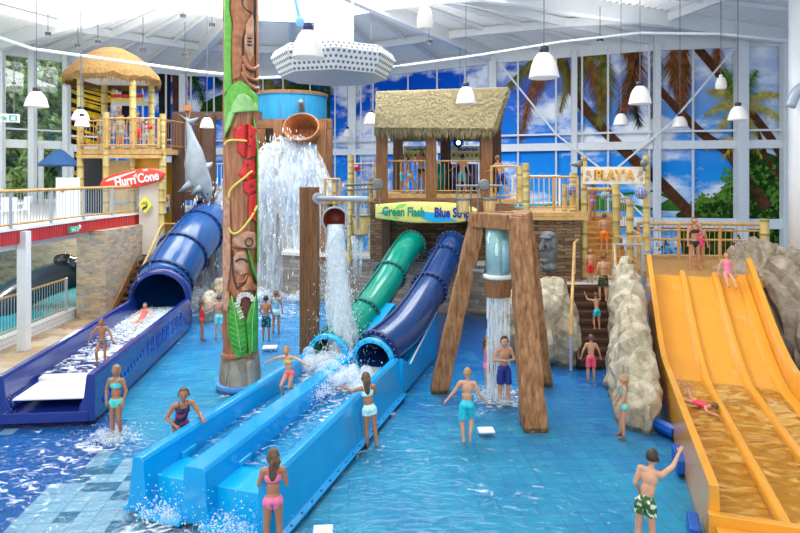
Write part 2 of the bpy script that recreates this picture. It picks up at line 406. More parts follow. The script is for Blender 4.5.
frond([(600,44),(606,78),(598,124)], 24, colive, droop=.8, dens=2.2, w=1.6)
frond([(585,46),(592,70),(604,112)], 22, cfr, droop=.8, dens=1.8, w=1.4)
frond([(600,46),(580,62),(578,100)], 18, colive, droop=.8, dens=1.8, w=1.3)
frond([(568,52),(535,58),(505,88)], 20, colive, droop=1.2, dens=1.8, w=1.2)
frond([(560,60),(535,82),(520,140)], 20, cfr, droop=.9, dens=1.8, w=1.2)
frond([(562,58),(566,82),(560,112)], 14, colive, droop=.9, dens=1.6, w=1)
for e, b in (((704,116),(722,104)),((708,90),(724,92)),((725,68),(734,88)),((757,70),(748,88)),((786,96),(762,94)),((785,122),(765,108)),((718,130),(728,116)),((756,136),(750,120))):
    frond([(741,106), b, e], 13, cyel if e[1] > 80 else cleaf, .09, 1.6, .7, .8, .8)
for e, b in (((706,150),(722,140)),((722,160),(732,145)),((762,158),(752,142))): frond([(739,138), b, e], 9, cyel, .09, 1.5, .7, .8, .8)
# left, behind the bamboo tower: golden leaf stripes over dark
poly('printed_shadow', [(68,60),(108,60),(112,90),(104,190),(68,200)], cdark, .05)
for k in range(15):
    y = 70+k*9; poly('printed_stripe', [(68,y),(70+rnd(24,40),y+rnd(9,14)),(71+rnd(22,36),y+rnd(13,17)),(68,y+4)], cstripe, .07)
for k in range(7):
    y = 74+k*5; poly('printed_stripe', [(84,y),(116,y+rnd(4,10)),(116,y+rnd(7,12)),(84,y+2.5)], cstripe, .075)
poly('printed_shadow', [(121,70),(132,70),(130,125),(122,125)], cdark, .06)
poly('printed_shadow', [(158,74),(171,74),(170,150),(160,150)], cdark, .06)
frond([(186,70),(198,84),(206,112)], 16, cdkgreen, dens=1.6, w=1); frond([(213,74),(222,84),(232,80)], 12, cdkgreen, dens=1.6, w=1)
for a in ((262,92),(272,88),(285,92)): frond([(272,100),(a[0],84),(a[0]+rnd(-12,12),78)], 12, colive, dens=1.6, w=1)
frond([(318,98),(306,82),(286,86)], 12, cdkgreen, dens=1.6, w=1); frond([(318,98),(326,84),(330,92)], 12, cdkgreen, dens=1.6, w=1)
poly('printed_hill', [(258,120),(262,92),(290,84),(330,92),(330,120)], cdkgreen, .045)

# columns, mullions and transoms in front of the print: the frame of the window wall
wf = thing('window_1', (0,36,0), kind='structure')
def vpost(px, w, y0=30, y1=262, off=.25, name='mullion', mat='white'):
    p = W(px, 175, off); m = MB(); m.box((p.x, p.y, ZT/2), (w, w, ZT)); return m.build(name, M[mat], wf)
for px, w in ((67,.30),(183,.40),(352,.55),(492,.42),(574,.28),(657,.30),(741,.52),(785,.35)): vpost(px, w)
for px in (117,143,166,191,214,263,283,310,335,361,373,408,437,465,518,556,582,608,649,693): vpost(px, .09, off=.15)
for zf, hh in ((lambda x: 143, .42),(lambda x: 131, .10),(lambda x: 220, .5)):
    for i in range(3, 8):
        m = MB(); x0 = CX+F*WP[i][0]/WP[i][1]; x1 = CX+F*WP[i+1][0]/WP[i+1][1]
        za = {.42:6.75,.10:7.45,.5:2.75}[hh]
        a = V(*WP[i], za); b = V(*WP[i+1], za); n = Vector(((b-a).y, -(b-a).x, 0)).normalized()*.2
        m.bar(a+n, b+n, .16, hh); m.build('transom', M['white'], wf)
m = MB()
for a, b in (((497,60),(556,134)),((556,134),(600,168)),((598,172),(650,222)),((735,48),(672,122)),((672,122),(600,182))): m.bar(W(*a,.5), W(*b,.5), .09)
m.build('bracing_rod', M['white'], wf)

# left glass wall, trees outside
def glass_mat():
    m, nt, b = mk('clear_glass'); nt.nodes.remove(b); o = nt.nodes['Material Output']
    t = N(nt, 'ShaderNodeBsdfTransparent'); t.inputs[0].default_value = (.93,.96,.95,1); g = N(nt, 'ShaderNodeBsdfGlossy', Roughness=.03)
    x = N(nt, 'ShaderNodeMixShader'); x.inputs[0].default_value = .07; L(nt, t, 0, x, 1); L(nt, g, 0, x, 2); L(nt, x, 0, o, 0); return m
M['glass'] = glass_mat()
wl = thing('window_2', (-23,31,0), kind='structure')
for i in (0,1,2):
    a = Vector((*WP[i],0)); b = Vector((*WP[i+1],0)); m = MB(); n = Vector((-(b-a).y, (b-a).x, 0)).normalized()
    m.prism([a, b, b+V(0,0,ZT), a+V(0,0,ZT)], n*.02); m.build('pane', M['glass'], wl)
    for zz, hh in ((6.9,.45),(7.7,.08),(3.6,.5),(12,.5)):
        m = MB(); m.bar(a+V(.1,0,zz), b+V(.1,0,zz), .16, hh); m.build('transom', M['white'], wl)
for px, w, z0, z1 in ((1,.3,0,ZT),(32.5,.32,0,ZT),(66,.28,0,ZT),(41,.2,0,6.9),(72,.15,0,6.9)):
    p = W(px, 175, .3); m = MB(); m.box((p.x, p.y, (z0+z1)/2), (w, w, z1-z0)); m.build('mullion', M['white'], wl)
for t in (.15,.3,.45,.6,.75,.9):
    a = Vector(WP[0]).lerp(Vector(WP[1]), t); m = MB(); m.box((a.x, a.y, ZT/2), (.25,.25,ZT)); m.build('mullion', M['white'], wl)
m = MB(); m.prism([(22,2,0),(22,20,0),(22,20,ZT),(22,2,ZT)], (.3,0,0)); tag(m.build('wall_right', M['offwhite']), kind='structure')
m = MB(); m.prism([(22,20,0),(19.6,30,0),(19.6,30,ZT),(22,20,ZT)], (.3,.1,0)); tag(m.build('wall_right', M['offwhite']), kind='structure')
lawn = MB(); lawn.prism([(-80,18,2.9),(-21.9,31.9,2.9),(-19.5,34.9,2.9),(-19.5,90,2.9),(-80,90,2.9)], (0,0,-.3)); tag(lawn.build('lawn', flat('lawn', (.13,.24,.05))), 'mown green lawn outside the left glass wall', 'lawn')
leafm = [plain('leaf_a', (.14,.24,.05), .6, var=.5, scale=2), plain('leaf_b', (.27,.40,.12), .6, var=.4, scale=2), plain('leaf_c', (.45,.56,.24), .6, var=.3, scale=2)]
bark = plain('bark', (.10,.08,.055), .9, var=.3)
def tree(x, y, z, h, r, lab, n=1500):
    t = thing('tree', (x, y, z), lab, 'tree', 'trees outside the left glass wall')
    m = MB(); m.tube([(x,y,z),(x+.1,y,z+h*.4),(x-.2,y+.1,z+h*.8)], [.22,.16,.05], 8); m.build('trunk', bark, t, True)
    cr = MB(); cs = [(Vector((x,y,z+h*.62))+Vector((rnd(-1,1)*r*.8, rnd(-1,1)*r*.6, rnd(-1,1)*h*.34)), r*rnd(.35,.6)) for _ in range(11)]
    for c, q in cs:
        for _ in range(n//11):
            d = Vector((random.gauss(0,1), random.gauss(0,1), random.gauss(0,1))).normalized()*q*rnd(.55,1.05); p = c+d
            u = Vector((rnd(-1,1), rnd(-1,1), rnd(-1,1))).normalized(); v = u.cross(d.normalized()+Vector((.01,0,0))).normalized(); s = rnd(.2,.42)
            cr.add([p-u*s, p+v*s*.6, p+u*s, p-v*s*.6], [(0,1,2,3)], random.choice((0,0,1,1,2)))
    cr.build('foliage', leafm, t); return t
for k, (x, y, h, r, lab) in enumerate(((-31,40,14.5,3.4,'tall leafy tree behind the leftmost glass pane'),(-28.4,44,15,3.4,'full green tree between the first and second glass panes'),(-25.6,43,14,3.2,'bright green tree behind the second glass pane'),
        (-35,50,14,4,'large distant tree on the lawn far left'),(-27.5,53,16,4.4,'broad distant tree on the lawn behind the second pane'),(-31,47,4.5,3.4,'low spreading bush under the trees outside'),(-24.5,40,4.2,2.2,'round low bush near the bamboo tower outside'),(-29.5,37.5,5,1.9,'small tree in front of the tall leafy tree outside'),(-29.8,41.5,14.5,3.2,'dense tree crown filling the top of the leftmost glass pane'),(-36,44,13,3.6,'big tree left of the tall leafy tree outside'),(-24,50,13,3.6,'tall tree partly hidden by the bamboo tower outside'))):
    tree(x, y, 2.9, h, r, lab, 3000)

# ---------------------------------------------------------------- ceiling
ceil = thing('ceiling', (HUB.x, HUB.y, 12), kind='structure')
T0 = .39; NS = len(WP)-1
for i in range(NS):
    m = MB(); K = 46; rows = []
    for k in range(K+1):
        t = T0+(1-T0)*k/K
        for j, (dt, dz) in enumerate(((0,0),(.25,.0),(.4,.10),(.85,.10),(1.0,0))):
            if k == K and j: break
            tt = min(1, t+dt*(1-T0)/K)
            if j == 4: continue
            rows.append([roofp(i, tt, dz+.4), roofp(i+1, tt, dz+.4)])
    m.loft(rows); m.build('roof_deck', plain('white_profiled_sheet', (.94,.93,.91), .6, var=.02), ceil)
sky = emit('skylight_glow', (.93,.97,1), 7.5)
for i in range(NS):
    m = MB(); m.add([roofp(i, .03, .35), roofp(i+1, .03, .35), roofp(i+1, T0, .45), roofp(i, T0, .45)], [(0,1,2,3)]); m.build('skylight_pane', sky, ceil)
m = MB(); m.add([roofp(0,T0,.45), roofp(0,.03,.35), roofp(NS,.03,.35), roofp(NS,T0,.45)], [(0,1,2,3)]); m.build('skylight_pane', sky, ceil)
for i in (2,4,6,8):
    m = MB(); m.bar(roofp(i,.0,.05), roofp(i,1,.05), .38, .75); m.build('roof_beam', M['white'], ceil)
for i in (1,3,5,7,9):
    m = MB(); m.bar(roofp(i,T0,.15), roofp(i,1,.15), .2, .4); m.build('roof_beam', M['white'], ceil)
for t, w_, h_, dz in ((T0,.3,.5,.1),(.72,.18,.4,.12),(1.0,.4,.9,.1)):
    for i in range(NS):
        m = MB(); m.bar(roofp(i,t,dz), roofp(i+1,t,dz), w_, h_); m.build('ring_beam', M['white'], ceil)
for i in range(2, 9):
    for q in (.33,.66):
        a = roofp(i,T0,.25).lerp(roofp(i+1,T0,.25), q); b = roofp(i,1,.25).lerp(roofp(i+1,1,.25), q)
        m = MB(); m.bar(a, b, .12, .2); m.build('purlin', M['white'], ceil)
m = MB(); m.tube([P(-30,28,23),P(0,38,23),P(33,49,23),P(120,61,23.2),P(200,72,23.6),P(262,78,25),P(330,75,27),P(400,66,29)], .06, 8); m.build('pipe', M['white'], ceil, True)
m = MB(); m.tube([P(400,66,29),P(480,55,28),P(560,42,26),P(640,33,24),P(720,34,23),P(800,42,22)], .06, 8); m.build('pipe', M['white'], ceil, True)
# small black floodlights on the beams
for px, py in ((183,16),(212,25),(48,34),(78,46),(98,42),(143,50),(185,55),(429,42),(600,40)):
    p = P(px, py, 27); m = MB(); m.tube([p, V(p.x, p.y, min(p.z+1.5, 13.3))], .015, 6); m.box(p, (.22,.2,.14), rz=.6)
    fl_ = bpy.data.lights.new('ceiling_fill', 'SPOT'); fl_.energy = 420; fl_.spot_size = math.radians(165); fl_.spot_blend = 1; fl_.shadow_soft_size = .4; fo = bpy.data.objects.new('ceiling_fill', fl_); COL.objects.link(fo); fo.location = p-V(0,0,.9); fo.rotation_euler = (math.pi,0,0)  # upward spot added below each fitting to brighten the ceiling
    tag(m.build('floodlight', M['dark'], origin=p), 'small black floodlight fixed under the white roof steelwork', 'floodlight', 'floodlights under the roof')

# ---------------------------------------------------------------- floor and water
th = math.atan2(42, 600); e2 = Vector((math.cos(th), math.sin(th))); e1 = Vector((-math.sin(th), math.cos(th)))
TS = .3; FZ = -.10
org = G(60.9, 512.3, FZ).xy
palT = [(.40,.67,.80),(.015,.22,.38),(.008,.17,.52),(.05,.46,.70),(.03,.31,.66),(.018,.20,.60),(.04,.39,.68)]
def tile_mat(name, c, c2, far, mort=.008):
    m, nt, b = mk(name); b.inputs['Roughness'].default_value = .25
    mp = coords(nt, (1,1,1), (0,0,-th)); tc = mp.inputs[0].links[0].from_node
    br = N(nt, 'ShaderNodeTexBrick', Scale=1.0, offset=0.0); br.inputs['Brick Width'].default_value = TS; br.inputs['Row Height'].default_value = TS
    br.inputs['Mortar Size'].default_value = mort; br.inputs['Color1'].default_value = (*c, 1); br.inputs['Color2'].default_value = (*c2, 1)
    br.inputs['Mortar'].default_value = (c[0]*.7+.03, c[1]*.62+.02, c[2]*.68+.02, 1)
    L(nt, mp, 0, br, 'Vector'); 
    n = N(nt, 'ShaderNodeTexNoise', Scale=.9, Detail=6); L(nt, mp, 0, n, 'Vector')
    x = N(nt, 'ShaderNodeMixRGB', blend_type='MULTIPLY'); x.inputs[0].default_value = .5 if not far else .8
    r = ramp(nt, [(.3,(.62,.74,.9)),(.7,(1.25,1.15,1.05))]); L(nt, n, 'Fac', r, 0); L(nt, br, 'Color', x, 1); L(nt, r, 0, x, 2); L(nt, x, 0, b, 'Base Color')
    return m
tm = []
for k, c in enumerate(palT): tm.append(tile_mat('pool_tile_%d' % k, c, tuple(v*.93 for v in c), k > 2, .013 if k < 2 else .008))
m = MB(); keep = []
def tcol(px, py, X, Y):
    if py > 440 and px < 200:
        bx = 96-(py-452)*1.12
        if px < bx: return 2
        if any(abs(px-a) < 10 and abs(py-b) < 5.2 for a, b in ((75,515),(101,486),(86,486),(97,469),(122,492),(119,528),(79,476),(132,478))): return 1
        if py > 466 or any(abs(px-a) < 10 and abs(py-b) < 5 for a, b in ((101,459),(80,462),(128,462))): return 0
        return 6 if random.random() < .5 else 4
    if px < 120 and py > 415: return 2 if random.random() < .97 else 0
    if (px, py) < (0,0): return 2
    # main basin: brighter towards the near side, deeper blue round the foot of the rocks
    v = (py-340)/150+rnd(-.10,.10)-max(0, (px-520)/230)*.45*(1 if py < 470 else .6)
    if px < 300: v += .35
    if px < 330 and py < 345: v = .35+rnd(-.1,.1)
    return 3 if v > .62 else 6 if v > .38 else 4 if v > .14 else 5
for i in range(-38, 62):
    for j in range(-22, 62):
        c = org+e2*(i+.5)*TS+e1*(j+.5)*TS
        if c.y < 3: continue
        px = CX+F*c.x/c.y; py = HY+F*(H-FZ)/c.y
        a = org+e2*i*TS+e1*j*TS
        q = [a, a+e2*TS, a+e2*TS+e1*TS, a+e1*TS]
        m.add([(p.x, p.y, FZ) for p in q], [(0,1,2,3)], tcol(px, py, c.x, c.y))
fl = m.build('floor', tm, origin=(org.x, org.y, FZ)); tag(fl, kind='structure')
m = MB(); m.box((-2,22,-.25), (56,44,.2)); tag(m.build('floor', tile_mat('pool_tile_far', (.05,.28,.62), (.045,.25,.58), True), origin=(0,0,0)), kind='structure')
def water_mat(name, base, foam_glint0, foam_glint_scale, tint=(.86,.95,1), gl=.12, bump=.35, sc=3.0, center=None, fa=.8, fcol=(.88,.94,.98)):
    m, nt, b = mk(name); nt.nodes.remove(b); o = nt.nodes['Material Output']
    mp = coords(nt, (1,1.7,1), (0,0,0))
    n = N(nt, 'ShaderNodeTexNoise', Scale=sc, Detail=5, Distortion=1.0); L(nt, mp, 0, n, 'Vector')
    bp = N(nt, 'ShaderNodeBump', Strength=bump, Distance=.12); L(nt, n, 'Fac', bp, 'Height')
    t = N(nt, 'ShaderNodeBsdfTransparent'); t.inputs[0].default_value = (*tint, 1)
    g = N(nt, 'ShaderNodeBsdfGlossy', Roughness=.08); L(nt, bp, 0, g, 'Normal')
    fr = N(nt, 'ShaderNodeFresnel', IOR=1.33); L(nt, bp, 0, fr, 'Normal')
    x = N(nt, 'ShaderNodeMixShader'); L(nt, fr, 0, x, 0); L(nt, t, 0, x, 1); L(nt, g, 0, x, 2)
    f = N(nt, 'ShaderNodeBsdfDiffuse'); f.inputs[0].default_value = (*fcol,1)
    n2 = N(nt, 'ShaderNodeTexNoise', Scale=foam_glint_scale, Detail=5, Roughness=.62, Distortion=1.6); L(nt, mp, 0, n2, 'Vector')  # white streaks: foam, and in the pool also painted skylight reflections
    n3 = N(nt, 'ShaderNodeTexNoise', Scale=.35, Detail=3); L(nt, mp, 0, n3, 'Vector')
    add = N(nt, 'ShaderNodeMath', operation='MULTIPLY_ADD'); L(nt, n3, 'Fac', add, 0); add.inputs[1].default_value = .30; L(nt, n2, 'Fac', add, 2)
    last = add
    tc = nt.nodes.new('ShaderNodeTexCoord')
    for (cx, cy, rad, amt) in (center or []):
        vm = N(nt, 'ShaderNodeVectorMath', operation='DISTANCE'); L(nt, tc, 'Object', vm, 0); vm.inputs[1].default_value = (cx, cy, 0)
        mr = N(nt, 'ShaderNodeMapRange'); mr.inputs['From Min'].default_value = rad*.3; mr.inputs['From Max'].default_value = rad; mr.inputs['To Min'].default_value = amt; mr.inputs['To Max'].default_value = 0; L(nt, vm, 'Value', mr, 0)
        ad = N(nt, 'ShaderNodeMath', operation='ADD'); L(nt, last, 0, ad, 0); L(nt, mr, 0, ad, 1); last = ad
    r = ramp(nt, [(foam_glint0,(0,0,0)),(foam_glint0+.14,(fa,fa,fa))]); L(nt, last, 0, r, 0)
    y = N(nt, 'ShaderNodeMixShader'); L(nt, r, 0, y, 0); L(nt, x, 0, y, 1); L(nt, f, 0, y, 2); L(nt, y, 0, o, 0); return m
wm = water_mat('pool_water', None, .80, 3.4, center=[(-6.6,9.6,3.2,.11),(-5.6,11.9,1.3,.08),(2.4,14.0,1.4,.16),(-3.6,8.6,1.0,.16),(-7.5,26,6.5,.12),(-5.5,22,4,.06),(-2.3,8.2,.9,.10),(.3,10.5,3,.03),(5.2,15.4,1.0,.06)])  # first centre paints skylight reflections as white streaks at the near left
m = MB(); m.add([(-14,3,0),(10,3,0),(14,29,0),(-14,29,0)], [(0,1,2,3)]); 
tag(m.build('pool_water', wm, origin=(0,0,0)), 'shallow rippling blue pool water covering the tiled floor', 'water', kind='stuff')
# loose white floor plates under the water surface
for px, py, ww, lab in ((486,430,.32,'white square plate on the pool floor right of the running boy'),(270,347,.42,'white square plate on the pool floor beside the totem pole'),(323,530,.28,'white square plate on the pool floor beside the blue slide')):
    p = G(px, py, .02); m = MB(); m.box(p, (ww, ww*.8, .03), rz=.07); tag(m.build('floor_plate', M['white'], bevel=.005), lab, 'floor plate')

# ---------------------------------------------------------------- pendant lamps
shade_m, nt, b = mk('opal_glass_shade'); b.inputs['Base Color'].default_value = (.74,.70,.66,1); b.inputs['Roughness'].default_value = .25
b.inputs['Emission Color'].default_value = (1,.95,.9,1); b.inputs['Emission Strength'].default_value = .10
def roof_z(x, y): 
    # height of the roof over a point
    best = 14.0
    for i in range(NS):
        a = Vector(WP[i])-HUB.xy; b_ = Vector(WP[i+1])-HUB.xy; q = Vector((x, y))-HUB.xy
        den = a.x*b_.y-a.y*b_.x; u = (q.x*b_.y-q.y*b_.x)/den; v = (a.x*q.y-a.y*q.x)/den
        if u >= -1e-6 and v >= -1e-6: best = 14-2*(u+v)
    return best+.4
def lamp(px, y0, y1, w, lab, dia=.65, tall=False):
    d = dia*F/w; top = P(px, y0, d); bot = P(px, y1, d); h = top.z-bot.z; r = dia/2; c = bot
    t = thing('pendant_lamp', (top.x, top.y, bot.z), lab, 'pendant lamp', 'opal glass pendant lamps')
    cap = h*.20; hh = h-cap
    if tall: pr = [(r*.86,0),(r*.98,hh*.25),(r*.9,hh*.6),(r*.62,hh),(r*.25,hh*1.06),(r*.25,hh),(r*.55,hh*.9),(r*.84,hh*.5),(r*.8,.01),(r*.86,0)]
    else: pr = [(r*1.0,0),(r*1.0,hh*.06),(r*.93,hh*.25),(r*.82,hh*.55),(r*.62,hh*.82),(r*.38,hh),(r*.22,hh*1.02),(r*.22,hh*.97),(r*.55,hh*.8),(r*.76,hh*.5),(r*.88,hh*.22),(r*.94,.01),(r*1.0,0)]
    m = MB(); m.lathe(c, pr, 24); m.build('lamp_shade', shade_m, t, True)
    m = MB(); m.lathe(c+V(0,0,hh), [(.0,-.02),(r*.30,-.02),(r*.32,cap),(r*.2,cap*1.15),(0,cap*1.15)], 16); m.build('lamp_holder', M['white' if tall else 'navybase' if w > 31 else 'dark'], t, True)
    m = MB(); m.tube([c+V(0,0,h), V(c.x, c.y, roof_z(c.x, c.y))], .010+.004*(d > 20), 6); m.build('cable', plain('cable_grey', (.12,.13,.15), .5), t)
    m = MB(); m.ell(c+V(0,0,hh*.45), r*.22, seg=8, rings=6); m.build('bulb', emit('bulb_light', (1,.93,.84), 3), t, True)
for a in ((36.5,88,107,22,'leftmost pendant lamp, in front of the left glass wall'),(80.5,107,120,17,'pendant lamp hanging beside the left post of the bamboo tower'),(82,114,126.5,14,'pendant lamp partly hidden behind another by the bamboo tower',.5),
          (308,24,58,32,'largest pendant lamp, in front of the perforated white drum'),(466,83,104,20.5,'pendant lamp in front of the straw roof ridge'),
          (371,110,124,14,'small pendant lamp at the left end of the straw roof'),(207,115,128,14,'pendant lamp beside the shark tail',.5),(347.5,127,137,10,'tiny pinkish pendant lamp left of the straw hut'),
          (544,47,78,30,'large pendant lamp hanging before the blue sky print right of the straw roof'),(640,82,104,22,'pendant lamp over the play sign in front of brown palm fronds'),
          (621,111,125,15,'small pendant lamp just left of and below the lamp over the play sign'),(680,114,127,15,'small pendant lamp between the two white columns on the right'),(738,103,120,19,'pendant lamp hanging in front of the right white column')): lamp(*a)
lamp(425,3,29,17,'tall bell pendant lamp at the top centre of the ceiling', .45, True)
lamp(721,75,89,11,'tall white bell pendant lamp near the printed palm crown', .42, True)
lamp(460,107,118,7,'tiny tall pendant lamp in front of the straw slope', .38, True)

# perforated drum under the hub
c = V(-2.2,20,8.42); dr = thing('perforated_drum', (c.x,c.y,c.z), 'large white octagonal drum full of round holes hung below the skylight', 'ceiling unit')
def octa(r, z, ph=.12): return [c+V(r*math.cos(ph+k*math.pi/4), r*math.sin(ph+k*math.pi/4), z) for k in range(8)]
m = MB(); m.loft([octa(1.75,0), octa(2.08,.62), octa(1.95,.85)], closed=True); m.f.append(tuple(range(16,24))); m.m.append(0); m.build('drum_body', M['white'], dr)
m = MB(); m.f.append(tuple(range(8))); m.v += [tuple(v) for v in octa(1.75,-.01)]; m.m.append(0); m.build('base_plate', M['lightgrey'], dr)
m = MB()
for lo, hi, rows_ in ((octa(1.75,0), octa(2.08,.62), 4), (octa(2.08,.62), octa(1.95,.85), 2)):
    for k in range(8):
        a, b_, c_, d_ = lo[k], lo[(k+1)%8], hi[(k+1)%8], hi[k]; n = (b_-a).cross(d_-a).normalized()
        for r_ in range(rows_):
            for q in range(9):
                u = (q+.5+(.25 if r_ % 2 else -.25))/9; v = (r_+.5)/rows_; p = a.lerp(b_, u).lerp(d_.lerp(c_, u), v)
                m.lathe(p+n*.004, [(0,0),(.045,0),(.05,.006),(0,.006)], 8, axis=n)
tag(m.build('perforations', plain('hole_shadow_grey', (.16,.17,.18), .7), dr), kind='stuff')
m = MB(); m.box(c+V(0,0,1.5), (1.15,1.15,1.35)); m.bar(c+V(.65,-.4,.8), c+V(.65,-.4,5.2), .07); m.bar(c+V(-.5,-.4,2), c+V(-.5,-.4,5.2), .07); m.build('duct_box', plain('duct_grey', (.55,.57,.60), .5), dr)
p = P(300,21,17); m = MB(); m.ell(p, .14); m.tube([p, p+V(-.35,0,1.6)], .06, 8)
tag(m.build('spotlight', emit('blue_spotlight', (.10,.25,1), 2.0), origin=p), 'small blue glowing spotlight above the largest pendant lamp', 'spotlight')
# near white column right edge
p = V(13.42,20,0); m = MB(); m.tube([p, p+V(0,0,12.9)], .40, 24); tag(m.build('steel_column', M['white'], smooth=True, origin=p), 'thick round white steel column at the right edge behind the rock', 'column')
m = MB(); a0 = P(790,98,19.4); m.tube(spline([a0+V(0,0,-.3), a0+V(.2,-.1,.25), a0+V(.75,-.2,.5)], 5), .16, 10); tag(m.build('wall_lamp', M['lightgrey'], smooth=True), 'grey curved fitting mounted on the thick right column', 'wall lamp')
# ---------------------------------------------------------------- slides
SU = V(.305,.952,0).normalized(); SN = V(SU.y,-SU.x,0)
def foam_mat(name, thr=.45, col=(.80,.86,.90), scale=(1,1,1), sc=3.0, soft=.12, amax=.9):
    m, nt, b = mk(name); nt.nodes.remove(b); o = nt.nodes['Material Output']
    mp = coords(nt, scale); n = N(nt, 'ShaderNodeTexNoise', Scale=sc, Detail=7, Roughness=.65, Distortion=.5); L(nt, mp, 0, n, 'Vector')
    r = ramp(nt, [(thr-soft,(0,0,0)),(thr+soft,(amax,)*3)]); L(nt, n, 'Fac', r, 0)
    t = nt.nodes.new('ShaderNodeBsdfTransparent'); d = N(nt, 'ShaderNodeBsdfDiffuse'); d.inputs[0].default_value = (*col, 1)
    tr = N(nt, 'ShaderNodeBsdfTranslucent'); tr.inputs[0].default_value = (*col, 1); q = N(nt, 'ShaderNodeMixShader'); q.inputs[0].default_value = .4
    L(nt, d, 0, q, 1); L(nt, tr, 0, q, 2)
    x = N(nt, 'ShaderNodeMixShader'); L(nt, r, 0, x, 0); L(nt, t, 0, x, 1); L(nt, q, 0, x, 2); L(nt, x, 0, o, 0); return m
M['foam'] = foam_mat('white_foam', .47, sc=9, col=(.88,.93,.96))
M['fall'] = foam_mat('falling_water', .51, scale=(3.2,3.2,.45), sc=1.6, soft=.16, amax=.92)
M['fallthin'] = foam_mat('thin_falling_water', .56, scale=(3.5,3.5,.3), sc=1.6, soft=.13, amax=.75)
M['gush'] = foam_mat('dense_falling_water', .42, scale=(3,3,.6), sc=1.8, soft=.16, amax=.95)
M['drop'] = plain('water_drops', (.86,.93,.97), .2, var=.02)
def frame_on(o, u, n):
    return lambda s, a, z: Vector(o)+u*s+n*a+V(0,0,z)
def sweep(m, S, prof, stations, mi=0):
    """closed cross-section (n,z) carried along s; stations: list of (s, dz, zscale)"""
    rows = [[S(s, a, z*zs+dz) for a, z in prof] for s, dz, zs in stations]
    m.loft(rows, closed=True, mi=mi); n = len(prof); b = len(m.v)-n*len(rows)
    m.f.append(tuple(b+k for k in range(n-1, -1, -1))); m.m.append(mi)
    e = b+n*(len(rows)-1); m.f.append(tuple(e+k for k in range(n))); m.m.append(mi)
def flange(m, p, t, r, w=.09, h=.07, bolts=None, nb=22):
    m.lathe(p, [(r-.01,-w/2),(r+h,-w/2),(r+h,w/2),(r-.01,w/2),(r-.01,-w/2)], 36, axis=t)
    if bolts is not None:
        R = Vector((0,0,1)).rotation_difference(Vector(t)).to_matrix()
        for k in range(nb):
            a = 2*math.pi*k/nb
            for sd in (-1,1): bolts.ell(p+R@V((r+h*.55)*math.cos(a), (r+h*.55)*math.sin(a), sd*(w/2+.012)), .016, seg=6, rings=4)
M['bolt'] = plain('pale_bolt_heads', (.45,.5,.6), .4, .3)
def tubeslide(parent, pts, r, mat, fmat, fl, seam=True):
    c = spline(pts, 10); m = MB(); m.tube(c, r, 30, cap=False); m.tube([p for p in c], r-.03, 30, cap=False)
    tb = m.build('tube', mat, parent, True)
    n = len(c)
    for q in fl:
        i = min(n-2, int(q*(n-1))); t = (c[i+1]-c[i]).normalized(); m = MB(); bo = MB(); flange(m, c[i], t, r, bolts=bo)
        f = m.build('flange', fmat, tb); tag(bo.build('bolts', M['bolt'], f), kind='stuff')
    m = MB(); pr = []
    for i in range(n):
        t = (c[min(i+1,n-1)]-c[max(i-1,0)]).normalized(); side = t.cross(V(0,0,1)).normalized(); up = side.cross(t); pr.append(c[i]+(up*.93-side*.36).normalized()*(r+.02))
    if seam: m.tube(pr, .042, 6); m.build('seam', fmat, tb)
    return tb

# double sky blue slide in the middle
P0 = V(-4.3,9.37,0); S = frame_on(P0, SU, SN)
sl = thing('water_slide', S(4,1.4,0), 'wide sky-blue double run-out slide below a green and a blue tube, in the centre', 'water slide')
m = MB()
st = [(0,0,1),(.8,0,1),(3,0,1),(5.95,0,1)]
sweep(m, S, [(.0,0),(.0,.04),(.09,.05),(.19,.80),(.22,.86),(.36,.86),(.40,.80),(.44,.2),(.52,.05),(.52,0)], [(-.05,0,1)]+st)
sweep(m, S, [(1.02,0),(1.02,.05),(1.09,.2),(1.13,.80),(1.16,.86),(1.47,.86),(1.51,.80),(1.54,.2),(1.62,.05),(1.62,0)], [(-.05,0,1)]+st)
sweep(m, S, [(2.27,0),(2.27,.05),(2.36,.2),(2.40,.80),(2.43,.86),(2.54,.86),(2.58,.80),(2.69,.05),(2.79,.04),(2.79,0)], [(-.05,0,1)]+st)
m.build('side_walls', M['skyblue'], sl, bevel=.015)
m = MB()
for a, b in ((.44,1.10),(1.52,2.36)):
    sweep(m, S, [(a-.05,0),(a-.05,.07),(b+.05,.07),(b+.05,0)], [(-.18,0,1),(.3,0,1)])
    sweep(m, S, [(a,.05),(a-.05,.46),(a,.48),(b,.48),(b+.05,.46),(b,.05)], [(.22,0,1),(.9,0,1)])
    sweep(m, S, [(a-.02,.05),(a-.02,.42),(b+.02,.42),(b+.02,.05)], [(.9,0,1),(7,0,1)])
    for c_ in (a-.02, b-.04): sweep(m, S, [(c_,.3),(c_,.58),(c_+.06,.58),(c_+.06,.3)], [(.8,0,1),(1.15,0,1)])
m.build('lane_floor', M['skyblue2'], sl, bevel=.012)
wl2 = water_mat('slide_water', None, .70, 3.4, tint=(.84,.94,1), sc=5, center=[(1.0,1.6,2.2,.25)])
m = MB()
for a, b in ((.44,1.10),(1.52,2.36)): m.add([S(.88,a,.50), S(.88,b,.50), S(6.2,b,.50), S(6.2,a,.50)], [(0,1,2,3)])
tag(m.build('slide_water', wl2, sl), kind='stuff')
m = MB()   # raised panels beside and between the tubes
m.prism([S(5.9,2.60,0), S(9.1,2.60,0), S(9.1,2.60,1.25), S(8,2.60,.9), S(6.5,2.60,.55), S(5.9,2.60,.86)], SN*.09)
m.prism([S(5.9,1.18,.3), S(9.0,1.18,.3), S(9.0,1.18,1.45), S(5.9,1.18,.80)], SN*.30)
m.prism([S(5.9,.1,0), S(7.4,.1,0), S(7.4,.1,.9), S(5.9,.1,.86)], SN*.2)
